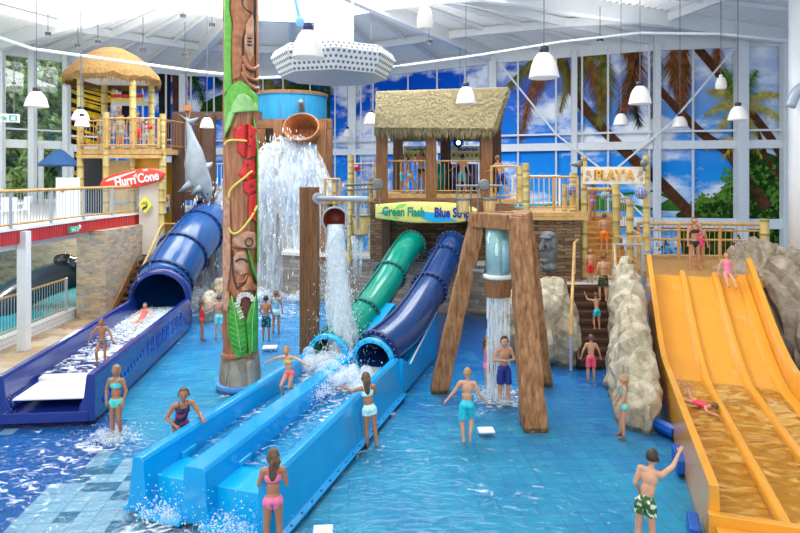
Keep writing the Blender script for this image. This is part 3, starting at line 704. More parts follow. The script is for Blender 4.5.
m.prism([S(9.05,1.18,0), S(9.05,2.65,0), S(9.05,2.65,1.2), S(9.05,1.18,1.4)], SU*.08)
m.build('support_panel', M['skyblue'], sl)
m = MB(); m.bar(S(6.5,2.70,.57), S(9.1,2.70,1.27), .03, .03); m.build('edge_trim', M['white'], sl)
m = MB()
for k in range(26): m.ell(S(.3+k*.34,2.745,.05), .018, seg=6, rings=4)
tag(m.build('bolts', M['flange'], sl), kind='stuff')
tb = tubeslide(sl, [S(5.95,1.96,.86), P(404,328,15.8), P(427,293,17.6), P(443,263,19.6), P(451,247,21.2), P(452,243,22.9)], .50, M['tubenavy'], M['flange'], (.02,.42,.62,.82))
tg = tubeslide(sl, [S(5.95,.79,.86), P(348,334,15.9), P(366,311,17.3), P(385,284,18.8), P(400,258,20.3), P(411,245,21.6), P(413,243,22.9)], .48, M['green'], M['greendark'], (.05,.3,.56,.84))
for a, tt in ((1.96,tb),(.79,tg)):
    c_ = S(5.9,a,.80); m = MB(); m.lathe(c_, [(.42,-.06),(.53,-.06),(.53,.06),(.42,.06),(.42,-.06)], 36, axis=SU+V(0,0,.18)); f = m.build('mouth_ring', M['skyblue2'], sl, True)
    m = MB(); R = Vector((0,0,1)).rotation_difference(SU+V(0,0,.18)).to_matrix()
    for k in range(14):
        q = 2*math.pi*k/14; m.ell(c_+R@V(.475*math.cos(q), .475*math.sin(q), -.07), .018, seg=6, rings=4)
    tag(m.build('bolts', M['flange'], f), kind='stuff')
# falling and splashing foam on the slide
def splash(name, spots, n, mat, lab, cat, drops=200, parent=None):
    m = MB()
    if 'mist' not in M: M['mist'] = foam_mat('white_spray', .50, sc=8, soft=.24, amax=.50, col=(.88,.93,.96))
    for c, r in spots:
        for _ in range(int(n*2.2 if r[2] > .33 else n*5)):
            d = Vector((random.gauss(0,.5), random.gauss(0,.5), random.gauss(0,.5))); p = Vector(c)+Vector((d.x*r[0], d.y*r[1], abs(d.z)*r[2]))
            q = rnd(.006,.018)*(.5+r[0]*.8); m.ell(p, (q*rnd(.7,1.6), q, q*rnd(.6,1.8)), seg=6, rings=4)
        for _ in range(64 if r[2] > .33 else 3):
            d = Vector((random.gauss(0,.42), random.gauss(0,.42), abs(random.gauss(0,.35)))); q = rnd(.08,.22)*(.4+r[0]*.9); m.ell(Vector(c)+Vector((d.x*r[0], d.y*r[1], d.z*r[2])), (q, q*.8, q*.7*max(.5,min(1.4,r[2]/.3))), seg=12, rings=8, mi=1)
        for _ in range(drops):
            d = Vector((random.gauss(0,1), random.gauss(0,1), random.gauss(0,1))); p = Vector(c)+Vector((d.x*r[0]*.8, d.y*r[1]*.8, abs(d.z)*r[2]*.9)); m.ell(p, rnd(.004,.010), seg=5, rings=4)
    o = m.build(name, [mat, M['mist']], parent, True); return tag(o, lab, cat, kind='stuff')
splash('water_splash', [(S(4.9,1.5,.62),(.55,.7,.35)),(S(3.9,1.55,.62),(.3,.45,.2)),(S(5.5,.9,.6),(.5,.4,.4))], 130, M['foam'], 'white splash where the dark red bucket empties onto the sky-blue slide', 'splash', 260)
splash('water_splash', [(S(-.15,.8,.05),(.4,.2,.28)),(S(-.15,1.95,.05),(.45,.2,.25))], 60, M['foam'], 'low splash of water running off the near end of the sky-blue slide', 'splash', 160)

# royal blue trough slide on the left
HU = V(-.09,.996,0).normalized(); HN = V(HU.y,-HU.x,0); T = frame_on(V(-8.42,12.5,0), HU, HN)
hs = thing('water_slide', T(4,1,0), 'royal-blue slide with a big blue tube and foaming trough, on the left', 'water slide')
m = MB()
for a0_, sg in ((0,1),(1.95,-1)):
    sweep(m, T, [(a0_-.04*sg,0),(a0_-.02*sg,.93),(a0_,1.0),(a0_+.13*sg,1.0),(a0_+.15*sg,.93),(a0_+.2*sg,.5),(a0_+.3*sg,.3),(a0_+.3*sg,0)], [(0,0,1),(1.5,0,1),(5,0,1),(7.95,0,1)])
m.build('side_walls', M['navy'], hs, bevel=.012)
m = MB(); sweep(m, T, [(.1,0),(.1,.44),(1.85,.44),(1.85,0)], [(1.2,0,1),(8.6,0,1)])
sweep(m, T, [(.1,0),(.1,.22),(1.85,.22),(1.85,0)], [(-.02,0,1),(1.25,0,1)]); m.build('trough_floor', M['navy'], hs, bevel=.012)
m = MB(); sweep(m, T, [(.30,.46),(.30,.50),(1.80,.50),(1.80,.46)], [(.05,0,1),(1.15,0,1)]); sweep(m, T, [(.28,.46),(.28,.58),(1.80,.58),(1.80,.46)], [(1.15,0,1),(1.42,0,1)]); m.build('end_step', M['white'], hs, bevel=.01)
hw = water_mat('blue_trough_water', None, .60, 2.0, tint=(.80,.88,1), sc=4, center=[(-.6,4.0,2.6,.17)])
m = MB(); m.add([T(1.42,.2,.55), T(1.42,1.8,.55), T(8.6,1.8,.55), T(8.6,.2,.55)], [(0,1,2,3)]); tag(m.build('trough_water', hw, hs), kind='stuff')
m = MB()
for _ in range(2600):
    s = 8-4.6*abs(random.gauss(0,.45)); a = rnd(.3,1.7); q = rnd(.008,.03); m.ell(T(s,a,.55+abs(random.gauss(0,.06))), (q,q,q*.6), seg=6, rings=4)
tag(m.build('foam', M['foam'], hs, True), kind='stuff')
ht = tubeslide(hs, [T(7.95,.97,1.05), P(163,287,21.3), P(176,264,22.4), P(189,245,23.5), P(203,229,25.0), P(214,222,26.6)], .93, M['tubeblue'], M['flange'], (.02,.27,.5,.74))
c_ = T(7.9,.97,1.02); m = MB(); m.lathe(c_, [(.86,-.1),(1.02,-.1),(1.02,.1),(.86,.1),(.86,-.1)], 40, axis=HU+V(0,0,.15)); m.build('mouth_ring', M['navy'], hs, True)
violet = plain('lettering_violet', (.03,.06,.50), .3, var=.02)
put_text('HURRICONE', 'side_lettering', .62, T(5.2,1.985,.52), HU, V(0,0,1), plain('side_lettering_blue', (.015,.07,.46), .3, var=.02), hs, .004, .012, width=3.6, shear=.1)
m = MB()
for k in range(13):
    p = T(.45+k*.22,2.0,.30+k*.022); m.ell(p, (.012,.045,.075), seg=10, rings=7)
m.build('dot_row', plain('dot_blue', (.02,.16,.72), .3), hs)
splash('water_splash', [(T(.15,.2,.1),(.12,.12,.3))], 40, M['foam'], 'small spurt of water at the near left corner of the royal-blue slide', 'splash', 60)

# amber slide on the right
Y = frame_on(V(4.3,8.35,0), SU, SN)
ys = thing('water_slide', Y(5,1.4,0), 'amber-yellow three-lane slide descending on the right', 'water slide')
def yz(s):
    t = max(0, min(1, (s-5.8)/4.3)); return .30+1.93*(t**1.45*.75+t*t*(3-2*t)*.25)
ss = [0,1.5,3,4.5,5.8]+[5.8+4.3*k/14 for k in range(1, 15)]
def ysweep(m, prof): sweep(m, Y, prof, [(s, yz(s)-.30, 1) for s in ss])
m = MB(); ysweep(m, [(.05,.0),(.05,.30),(2.7,.30),(2.7,.0)]); m.build('slide_bed', M['yellow'], ys)
m = MB(); ysweep(m, [(-.02,-.3),(0,.90),(.13,.90),(.15,.3),(.15,-.3)]); ysweep(m, [(2.62,-.3),(2.64,.90),(2.78,.90),(2.8,-.3)]); m.build('side_walls', M['yellow'], ys, bevel=.012)
for a in (.90,1.76):
    m = MB(); ysweep(m, [(a-.02,.28),(a+.01,.44),(a+.04,.47),(a+.13,.47),(a+.16,.44),(a+.19,.28)]); m.build('lane_divider', M['yellow'], ys, bevel=.008)
m = MB(); ysweep(m, [(2.38,.28),(2.40,.40),(2.5,.42),(2.62,.42),(2.62,.28)]); m.build('lane_divider', M['yellow'], ys)
m = MB(); sweep(m, Y, [(-.02,0),(-.02,.54),(2.8,.54),(2.8,0)], [(-.12,0,1),(0,0,1)]); sweep(m, Y, [(.06,0),(.06,.40),(2.8,.40),(2.8,0)], [(-.6,0,1),(-.12,0,1)]); m.build('end_wall', M['yellow'], ys, bevel=.01)
yw = water_mat('amber_slide_water', None, .62, 2.0, tint=(1,1,.97), sc=3, bump=.7, fa=.40, fcol=(.95,.66,.22), center=[(2.3,3.0,2.5,.05)])
yf = foam_mat('thin_foam_streaks', .72, scale=(2.2,1.2,1.2), sc=2.0, soft=.10, amax=.65)
m = MB()
m.add([Y(0,.14,.37), Y(0,2.64,.37), Y(6.25,2.64,.37), Y(6.25,.14,.37)], [(0,1,2,3)]); tag(m.build('slide_water', yw, ys), kind='stuff')
m = MB(); m.loft([[Y(s,a,yz(s)+.03) for a in (.16,.6,1.2,1.8,2.37)] for s in ss[4:]]); tag(m.build('film_of_water', yf, ys, True), kind='stuff')
m = MB()
for _ in range(260):
    a = random.choice((.5,1.35,2.15))+random.gauss(0,.16); s = 5.6-(a-.5)*.25+random.gauss(0,.28); q = rnd(.006,.018); m.ell(Y(s,a,yz(s)+.05), (q*1.6,q,q*.5), seg=6, rings=4)
tag(m.build('foam', M['foam'], ys, True), kind='stuff')

# ---------------------------------------------------------------- rocks
def remesh(m, vox, smooth=0):
    me = bpy.data.meshes.new('tmp'); me.from_pydata([tuple(v) for v in m.v], [], [tuple(f) for f in m.f]); ob = bpy.data.objects.new('tmp', me); COL.objects.link(ob)
    r = ob.modifiers.new('r', 'REMESH'); r.mode = 'VOXEL'; r.voxel_size = vox
    if smooth: q = ob.modifiers.new('s', 'SMOOTH'); q.iterations = smooth; q.factor = .5
    ev = ob.evaluated_get(bpy.context.evaluated_depsgraph_get()); e = ev.to_mesh()
    n = len(e.vertices); co = np.empty(n*3); e.vertices.foreach_get('co', co); co = co.reshape(-1,3)
    no = np.empty(n*3); e.vertices.foreach_get('normal', no); no = no.reshape(-1,3)
    fs = [tuple(p.vertices) for p in e.polygons]
    ev.to_mesh_clear(); bpy.data.objects.remove(ob); bpy.data.meshes.remove(me)
    return co, no, fs
def rock(lumps, mat, lab, cat='rock', amp=.28, vox=.09, freq=1.1, st=(1,1,1), name='rock', group=None, facet=1.0):
    m = MB()
    for c, r in lumps: m.ell(c, r, seg=20, rings=14)
    co, no, fs = remesh(m, vox)
    out = []
    for p, n in zip(co, no):
        q = Vector((p[0]*st[0], p[1]*st[1], p[2]*st[2]))*freq
        qq = Vector((q.x*1.3+.35*mnoise.noise(q*1.2), q.y*1.3+.35*mnoise.noise(q*1.2+Vector((5,0,0))), q.z*.75)); vd = mnoise.voronoi(qq)[0]
        e = mnoise.noise(q*.45); k = amp*(1.15*min(.45, vd[1]-vd[0])+.9*e+.22*mnoise.noise(q*3.1)-.35); out.append(p+n*k)
    out = np.array(out); out[:,2] = np.maximum(out[:,2], -.1)
    o = link(name, out, fs, mat, smooth=False); dm = o.modifiers.new('facets', 'DECIMATE'); dm.ratio = min(1, 2600/len(fs)/2*facet)
    return tag(o, lab, cat, group)
rock([(V(6.34,16.9,1.0),(.42,1.0,1.95)),(V(6.15,16.2,.8),(.42,.9,1.75)),(V(5.74,15.1,.6),(.48,.9,1.45)),(V(6.0,15.7,.6),(.48,.9,1.6)),(V(5.62,14.5,.4),(.50,.9,1.3)),(V(5.28,13.4,.2),(.42,.8,.95)),(V(5.40,13.9,.4),(.48,.9,1.1)),(V(5.08,12.9,.1),(.42,.8,.75))], M['rock'], 'pale artificial rock between the brown steps and the amber slide', amp=.27, freq=1.25, vox=.05)
rock([(V(4.30,17.3,1.1),(.62,.75,1.15)),(V(3.9,17.0,.5),(.6,.6,1.0)),(V(4.7,17.0,.5),(.42,.6,1.3)),(V(3.4,17.8,.8),(.8,.7,1.1))], M['rock'], 'pale rounded rock carrying the dark stone head, left of the brown steps', amp=.26, freq=1.3, vox=.05)
rock([(V(11.6,17.6,1.0),(1.3,1.7,2.0)),(V(12.4,15.8,.7),(1.4,1.6,1.8)),(V(11.3,18.8,1.4),(1.2,1.2,1.8)),(V(11.35,16.2,.3),(.8,1.2,1.4))], M['rockgrey'], 'grey furrowed rock beside the right wall of the amber slide', amp=.42, freq=1.0, vox=.07, st=(1.9,.8,.45))
rock([(V(-6.6,28.4,.6),(3.2,1.2,2.6)),(V(-4.0,27.8,.5),(1.6,1.1,2.0)),(V(-8.8,28.2,.6),(1.8,1.1,2.2)),(V(-9.9,26.2,.3),(.9,.8,1.3)),(V(-7.4,26.6,.1),(1.6,.8,.9))], M['rockgrey'], 'grey rock face behind the big waterfall', amp=.35, vox=.14, freq=.8)
rock([(V(-6.95,21.9,.2),(.35,.6,.8)),(V(-7.0,23.3,.3),(.4,.7,1.0))], M['rock'], 'low pale rock beside the mouth of the big blue tube', amp=.15, freq=1.5)
# soft blue kerb round the rock and the slide foot
ke = [G(620,397),G(632,408),G(650,424),G(676,437)]
m = MB(); m.tube([p+V(0,0,.08) for p in ke], .13, 8); tag(m.build('kerb', M['bluecurb']), 'blue padded kerb along the foot of the pale rock', 'kerb')
for a, b, lab in (((676,456),(682,474),'blue padded block standing free at the left wall of the amber slide'),((692,526),(696,545),'blue padded block at the near left corner of the amber slide')):
    m = MB(); m.bar(G(*a)+V(0,0,.1), G(*b)+V(0,0,.1), .16, .26); tag(m.build('kerb_block', M['bluecurb'], bevel=.03), lab, 'kerb')
# ---------------------------------------------------------------- railings
def railing(pts, lab, cat='railing', h=1.1, post=None, rail='bamboorail', bars='bamboorail', gap=.13, pr=.05, rr=.035, br=.011, group=None, nrails=2, name='railing', top2=False):
    pts = [Vector(p) for p in pts]; o = thing(name, pts[0].lerp(pts[-1], .5), lab, cat, group)
    bm = MB(); post = post or rail
    for p in pts:
        m = MB(); m.tube([p, p+V(0,0,h+.03)], pr, 8); m.build('post', M[post], o)
    m = MB(); m.tube([p+V(0,0,h) for p in pts], rr, 8); m.build('handrail', M[rail], o)
    m = MB(); m.tube([p+V(0,0,.12) for p in pts], rr*.7, 6)
    if nrails > 2: m.tube([p+V(0,0,h*.82) for p in pts], rr*.7, 6)
    if top2: m.tube([p+V(0,0,h*.55) for p in pts], rr*.7, 6)
    m.build('lower_rail', M[rail], o)
    for i in range(len(pts)-1):
        a, b = pts[i], pts[i+1]; k = max(2, int((b-a).length/gap))
        for j in range(1, k):
            p = a.lerp(b, j/k); bm.tube([p+V(0,0,.12), p+V(0,0,h)], br, 5)
    bm.build('baluster_panel', M[bars], o); return o
def cane(px, y0, y1, d, r, lab, group=None, zb=None, name='bamboo_post'):
    a = P(px, y0, d); b = P(px, y1, d); zb = b.z if zb is None else zb
    return canez(a.x, d, zb, a.z, r, lab, group, name)
def canez(x, y, z0, z1, r, lab=None, group=None, name='bamboo_post', parent=None):
    m = MB(); pr = []; z = 0; h = z1-z0; pts = []; rs = []
    k = max(1, round(h/.48))
    for j in range(k):
        for t, s in ((0.0,1.07),(.05,1.0),(.95,1.0)): pts.append(V(x,y,z0+h*(j+t)/k)); rs.append(r*s)
    pts.append(V(x,y,z1)); rs.append(r*1.07); m.tube(pts, rs, 12)
    o = m.build(name, M['bamboo'], parent, True, origin=None if parent else (x,y,z0))
    if not parent: tag(o, lab, 'bamboo post', group)
    return o

# ---------------------------------------------------------------- left: paving, lower pool, balcony
m = MB(); m.prism([(-9.75,12,-.1),(-9.1,21.0,-.1),(-9.6,24.5,-.1),(-11.75,24.5,-.1),(-11.75,10,-.1),(-10.2,10,-.1)], (0,0,.14)); tag(m.build('floor', M['flag'], origin=(0,0,.04)), kind='structure')
m = MB(); m.prism([(-8.55,12,-.1),(-9.0,21,-.1),(-9.75,21,-.1),(-9.4,12,-.1)], (0,0,.08)); tag(m.build('drain_strip', tile_mat('drain_tile',(.02,.22,.55),(.02,.18,.48),False)), 'strip of mid-blue tiles between the paving and the royal-blue slide', 'tile strip')
m = MB(); m.prism([(-9.30,11,-.1),(-9.36,13.6,-.1),(-10.25,13.9,-.1),(-10.1,11,-.1)], (0,0,.17)); tag(m.build('kerb', M['whitetile'], origin=(0,0,0)), 'white tiled kerb at the near end of the paving, left of the royal-blue slide', 'kerb')
m = MB(); m.prism([(-11.75,10,-.1),(-11.75,22,-.1),(-12.05,22,-.1),(-12.05,10,-.1)], (0,0,.45)); tag(m.build('kerb', M['whitetile'], origin=(0,0,0)), 'white tiled kerb under the lower left railing', 'kerb')
m = MB(); m.add([(-30,8,.12),(-12.05,8,.12),(-12.05,30,.12),(-30,30,.12)], [(0,1,2,3)]); tag(m.build('lower_pool_water', plain('turquoise_water', (.02,.42,.55), .08, var=.15, scale=1, bump=.3)), 'turquoise water of the side pool behind the lower left railing', 'water', kind='stuff')
railing([V(-11.9,y,.35) for y in (11,13.6,16.2,18.8,21.4)], 'grey bar railing with wooden handrail along the lower left pool', h=1.15, post='lightgrey', bars='lightgrey', pr=.045, gap=.14)
m = MB(); m.box(G(24,352)+V(0,0,1.8), (.26,.26,3.5)); tag(m.build('steel_column', M['white']), 'square white column carrying the left balcony', 'column')
m = MB(); m.prism([(-30,29,0),(-11.9,27.5,0),(-11.9,27.8,0),(-30,29.3,0)], (0,0,3.2)); tag(m.build('wall_lower_left', M['stonewall'], origin=(0,0,0)), kind='structure')
# stone walled block under the balcony
m = MB(); m.prism([(-11.65,21.6,0),(-10.55,21.5,0),(-10.35,25.0,0),(-10.6,26.5,0),(-11.65,27.8,0)], (0,0,3.2)); tag(m.build('wall_left_block', M['stonewall'], origin=(0,0,0)), kind='structure')
# dark tube slide in the side pool
m = MB(); m.tube(spline([V(-15.0,21.5,-.3), V(-14.6,22.3,.5), V(-13.8,23.2,1.05), V(-13.0,24.0,1.3), V(-12.2,25,1.5)], 6), [.62]*25, 18)
tag(m.build('water_slide', plain('black_blue_tube', (.02,.035,.06), .2, coat=.4), smooth=True), 'dark tube slide curving down into the side pool behind the lower left railing', 'water slide')
rock([(V(-12.5,23.4,1.75),(.4,.4,.28)),(V(-13.1,23.6,1.9),(.4,.35,.25)),(V(-12.05,23.2,2.0),(.3,.35,.22))], plain('black_rock',(.015,.02,.025),.4,var=.5), 'shiny black rock lump beside the dark tube slide', amp=.15, vox=.06, freq=2)
# balcony
BE = [(-10.9,8.5),(-11.15,16.8),(-11.0,21.8),(-10.6,24.6)]
deck = thing('balcony', (-15,20,3.2), 'white balcony with a red tiled edge on the left', 'balcony')
m = MB(); m.prism([V(x,y,3.28) for x, y in BE]+[V(-10.6,31,3.28),V(-18,35.4,3.28),V(-25,27,3.28),V(-25,8.5,3.28)], (0,0,.32)); m.build('slab', plain('pale_floor', (.72,.70,.66), .4), deck)
for a, b in zip(BE[:-1], BE[1:]):
    m = MB(); m.bar(V(*a,3.40), V(*b,3.40), .08, .40); m.build('tiled_edge', M['redtile'], deck)
    m = MB(); m.bar(V(*a,3.64), V(*b,3.64), .16, .08); m.build('edge_cap', M['white'], deck)
m = MB(); m.bar(V(-11.5,10,3.12), V(-11.3,24,3.12), .3, .18); m.build('edge_beam', M['white'], deck)
railing([V(-11.1,y,3.66) for y in (9.5,11.4,13.3,15.2,17.1)]+[V(-11.05,19,3.66),V(-10.97,20.8,3.66),V(-10.85,22.6,3.66),V(-10.65,24.4,3.66)], 'grey bar railing with a wooden handrail along the left balcony edge', h=1.08, post='lightgrey', bars='lightgrey', pr=.05, gap=.14, rr=.05)
exitm = plain('exit_green', (.0,.42,.24), .4); 
def exit_sign(c, w, h, lab, ry):
    t = thing('exit_sign', c, lab, 'sign'); x = V(math.cos(ry), math.sin(ry), 0); n = V(math.sin(ry), -math.cos(ry), 0); c = Vector(c)
    m = MB(); m.prism([c-x*w/2-V(0,0,h/2), c+x*w/2-V(0,0,h/2), c+x*w/2+V(0,0,h/2), c-x*w/2+V(0,0,h/2)], -n*.06); m.build('board', exitm if w < .5 else M['white'], t)
    m = MB(); k = -1 if w < .5 else 1; q = c+n*.01; cm = M['white'] if w < .5 else exitm
    for a, b in (((.05,-.3),(.05,.3)),((.35,-.3),(.35,.3)),((.05,.3),(.35,.3)),((.05,-.3),(.35,-.3))): m.bar(q+x*a[0]*w+V(0,0,a[1]*h), q+x*b[0]*w+V(0,0,b[1]*h), .03*w/.5+.01, .01)
    for a, b in (((-.25,.25),(-.2,-.05)),((-.2,-.05),(-.32,-.32)),((-.2,-.05),(-.08,-.32)),((-.25,.15),(-.1,.0)),((-.25,.15),(-.4,.05))): m.bar(q+x*a[0]*w+V(0,0,a[1]*h), q+x*b[0]*w+V(0,0,b[1]*h), .05*w/.5+.01, .01)
    m.build('running_figure', cm, t)
exit_sign(P(74,229.5,19.9)+V(.02,0,0), .42, .2, 'small green exit sign on the red tiled balcony edge', math.radians(80))
m = MB(); p = P(78,227,20.6); m.ell(p, .1); m.box(p, (.12,.12,.1)); tag(m.build('security_camera', M['white'], smooth=True), 'small white camera beside the exit sign on the balcony edge', 'camera')
exit_sign(P(9,118,20), .60, .28, 'hanging white and green exit sign at the far left', math.radians(20))
m = MB(); m.bar(P(4,50,20), P(4,114,20), .02); m.bar(P(14,60,20), P(14,114,20), .02); tag(m.build('sign_wires', M['grey']), 'thin rods holding the hanging exit sign at far left', 'rod')
# furniture on the balcony
m = MB(); p = P(68,212,22.5); m.box(V(p.x,p.y,3.6+.75), (.72,.35,1.5)); m.box(V(p.x-.1,p.y-.19,4.6), (.1,.01,.1), mi=1)
tag(m.build('locker_cabinet', [M['white'], M['red']], bevel=.01), 'white cabinet with a small red mark at the balcony railing, left of the bamboo tower', 'cabinet')
def chair(x, y, rz, lab):
    t = thing('plastic_chair', (x,y,3.6), lab, 'chair', 'white plastic chairs on the balcony'); R = Matrix.Rotation(rz, 3, 'Z'); o = V(x,y,3.6); q = lambda a,b,c: o+R@V(a,b,c)
    m = MB(); m.box(q(0,0,.43), (.46,.44,.04), rz=rz); m.build('seat', M['white'], t, bevel=.01)
    m = MB(); m.loft([[q(-.22,.2,.45),q(0,.24,.45),q(.22,.2,.45)],[q(-.24,.26,.85),q(0,.32,.88),q(.24,.26,.85)]]); m.loft([[q(-.22,.23,.45),q(0,.27,.45),q(.22,.23,.45)],[q(-.24,.29,.85),q(0,.35,.88),q(.24,.29,.85)]]); m.build('backrest', M['white'], t)
    for a in (-.2,.2):
        for b in (-.18,.18): m = MB(); m.tube([q(a,b,.42), q(a*1.15,b*1.2,0)], .02, 6); m.build('leg', M['white'], t)
        m = MB(); m.tube([q(a*1.15,.2,.66), q(a*1.15,-.2,.64), q(a*1.15,-.2,.42)], .02, 6); m.build('armrest', M['white'], t)
chair(P(8,215,19.5).x, 19.5, .4, 'white plastic chair at the left edge of the balcony'); chair(P(20,215,20.2).x, 20.2, -.5, 'white plastic chair on the balcony, right of the leftmost chair')
m = MB(); p = P(56,150,31); m.lathe(V(-17.6,31,3.6), [(0,2.9),(.2,2.88),(.95,2.2),(1.0,2.05),(.9,2.1),(.1,2.75),(0,2.75)], 20, axis=None); m.tube([V(-17.6,31,3.6), V(-17.6,31,6.3)], .03, 8)
tag(m.build('parasol', plain('blue_parasol', (.05,.16,.42), .6), smooth=True), 'half folded blue parasol by the left glass wall', 'parasol')

# ---------------------------------------------------------------- bamboo tower with the red surfboard
tx0 = P(80,0,24.5).x
TZ = 3.6; FZ2 = 6.3
tow = thing('bamboo_tower', (-11.6,25,TZ), 'tall bamboo lookout tower with a straw roof above the left balcony', 'tower')
def tpost(x, y, z0, z1, r=.13): return canez(x, y, z0, z1, r, name='post', parent=tow)
for x, y, z0, z1 in ((-13.05,24.5,TZ,9.6),(-13.3,27.0,TZ,9.4),(-11.0,24.7,TZ,9.3),(-11.1,26.8,TZ,9.2),(-11.95,24.4,TZ,7.75),(-9.72,24.6,TZ,7.7)): tpost(x, y, z0, z1)
m = MB(); m.prism([(-13.1,24.4,6.05),(-9.65,24.4,6.05),(-9.4,27.4,6.05),(-13,27.6,6.05)], (0,0,.22)); m.build('upper_deck', M['bamboorail'], tow)
m = MB(); m.bar(V(-13.1,24.35,6.4), V(-9.7,24.45,6.4), .1, .1); m.bar(V(-13.1,24.35,5.95), V(-9.7,24.45,5.95), .12, .14); m.build('deck_edge', M['bamboorail'], tow)
# straw roof
def thatch_cone(c, rx, ry, z0, z1, mat, parent, fr=.22):
    m = MB(); rows = []; K = 44
    for j, (t, dz) in enumerate(((1.0,-.28),(1.04,-.05),(.98,.12),(.8,.42),(.55,.72),(.25,.93),(.02,1.0))):
        row = []
        for k in range(K):
            a = 2*math.pi*k/K; w_ = 1+.03*math.sin(k*7.3)*(j < 3)
            zz = z0+(z1-z0)*max(0, dz)+(dz*.9 if dz < 0 else 0)+(.06*math.sin(k*5.1)+.05*math.sin(k*2.3))*(j < 2)
            row.append(V(c[0]+rx*t*w_*math.cos(a), c[1]+ry*t*w_*math.sin(a), zz))
        rows.append(row)
    m.loft(rows, closed=True); return m.build('straw_roof', mat, parent)
thatch_cone((-12.35,25.8), 1.85, 1.8, 9.35, 10.7, M['thatch2'], tow)
m = MB(); m.prism([(-13.6,24.7,9.25),(-10.9,24.7,9.2),(-10.8,27.0,9.2),(-13.6,27.0,9.25)], (0,0,.08)); m.build('roof_underside', M['white'], tow)
# straw fringe
m = MB()
for k in range(360):
    a = 2*math.pi*k/360; x = -12.35+1.9*math.cos(a); y = 25.8+1.84*math.sin(a); l = rnd(.2,.42); m.add([(x-.03,y,9.3),(x+.03,y-.01,9.3),(x+rnd(-.02,.02),y-.02,9.3-l)], [(0,1,2)])
tag(m.build('straw_fringe', M['thatch2'], tow), kind='stuff')
# lower storey: dark doorway, pale boards, ochre walls, white panel
m = MB(); m.prism([(-13.45,25.3,TZ),(-12.55,25.3,TZ),(-12.55,25.3,6.05),(-13.45,25.3,6.05)], (0,.1,0)); m.build('doorway', M['dark'], tow)
m = MB(); m.prism([(-12.3,25.0,TZ),(-11.0,25.0,TZ),(-11.0,25.0,5.8),(-12.3,25.0,5.8)], (0,.1,0)); m.build('board_wall', M['palewood'], tow)
m = MB(); m.prism([(-11.05,24.95,3.3),(-9.9,24.95,3.3),(-9.9,24.95,5.9),(-11.05,24.95,5.9)], (0,.1,0)); m.build('ochre_wall', M['yellowwall'], tow)
m = MB(); m.lathe(V(-11.6,24.97,4.5), [(.42,0),(.5,0),(.5,.03),(.42,.03),(.42,0)], 24, axis=(0,-1,0)); m.build('round_opening', plain('pale_blue_ring', (.30,.52,.75)), tow)
m = MB(); m.prism([(-10.5,26.2,2.6),(-9.65,26.2,2.6),(-9.65,26.2,5.75),(-10.5,26.2,5.75)], (0,.1,0)); m.build('ochre_wall', M['yellowwall'], tow)
m = MB(); m.prism([P(139,258,24.2), P(159.5,256,24.2), P(159.5,171,24.2), P(139,171,24.2)], (0,.15,0)); tag(m.build('cream_screen', M['cream']), 'tall cream panel with a yellow diamond sign below the red surfboard', 'panel')
cane(161.5,165,262,24.1,.11,'bamboo post at the right edge of the cream panel')
# diamond sign
c = P(145,205,24.0); t = thing('warning_sign', c, 'yellow diamond warning sign on the cream panel', 'sign'); r = .27
m = MB(); m.prism([c+V(0,0,-r*1.3), c+V(r,0,0), c+V(0,0,r*1.3), c-V(r,0,0)], (0,.03,0)); m.build('board', plain('sign_yellow', (.86,.80,.10), .4), t)
for s_, dz in (('FEET','.12'),('WASH','.05')): pass
for k in (-1,1): m = MB(); m.ell(c+V(k*.05,-.02,-.1+k*.03), (.035,.012,.09), R=Matrix.Rotation(.5, 3, 'Y')); m.build('footprint', M['dark'], t, True)
m = MB(); m.bar(c+V(-.10,-.01,.12), c+V(.10,-.01,.12), .035, .01); m.bar(c+V(-.13,-.01,.05), c+V(.13,-.01,.05), .035, .01); m.build('wording', M['dark'], t)
c = P(166.5,203,25.9); t = thing('notice_sign', c, 'small white and blue notice on the ochre wall right of the cream panel', 'sign')
m = MB(); m.prism([c+V(-.13,0,-.36), c+V(.13,0,-.36), c+V(.13,0,.36), c+V(-.13,0,.36)], (0,.03,0)); m.build('board', M['white'], t)
m = MB(); m.box(c+V(0,-.015,-.26), (.24,.02,.16)); m.build('blue_strip', plain('notice_blue', (.02,.10,.50)), t)
m = MB(); m.lathe(c+V(0,-.01,.15), [(.07,0),(.1,0),(.1,.01),(.07,.01),(.07,0)], 16, axis=(0,-1,0)); m.bar(c+V(-.06,-.02,.21), c+V(.06,-.02,.09), .02, .01); m.build('ban_ring', M['red'], t)
m = MB(); m.ell(c+V(0,-.01,.12), (.04,.01,.09)); m.build('figure', M['dark'], t)
# surfboard sign
def surfboard(c, ln, wd, tilt, mat, lab, blunt=False, dy=0):
    t = thing('surfboard_sign', c, lab, 'sign'); x = V(math.cos(tilt), dy, math.sin(tilt)).normalized(); u = V(-math.sin(tilt), 0, math.cos(tilt)); n = x.cross(u); rows = []
    for k in range(31):
        s = -1+2*k/30
        if blunt: hw = wd/2*(.62+.38*min(1, (s+1)/.7)**.8) if s < .1 else wd/2*math.sqrt(max(0, 1-((s-.1)/.9)**2.6))
        else: hw = wd/2*math.sqrt(max(0, 1-abs(s)**2.3))
        hw = max(hw, .012); ce = c+x*(s*ln/2); th_ = .05
        rows.append([ce+u*(hw*math.cos(a))+n*(th_*math.sin(a)) for a in [2*math.pi*q/16 for q in range(16)]])
    m = MB(); m.loft(rows, closed=True); m.f += [tuple(range(15,-1,-1)), tuple(30*16+k for k in range(16))]; m.m += [0,0]
    b = m.build('board', mat, t, True); return t, x, u, n
t, x, u, n = surfboard(P(133,179,23.9), 2.65, .72, math.radians(9.5), plain('surf_red', (.78,.05,.02), .25, coat=.5), 'red surfboard sign lettered with the slide name over the left balcony')
c = P(133,179,23.9)
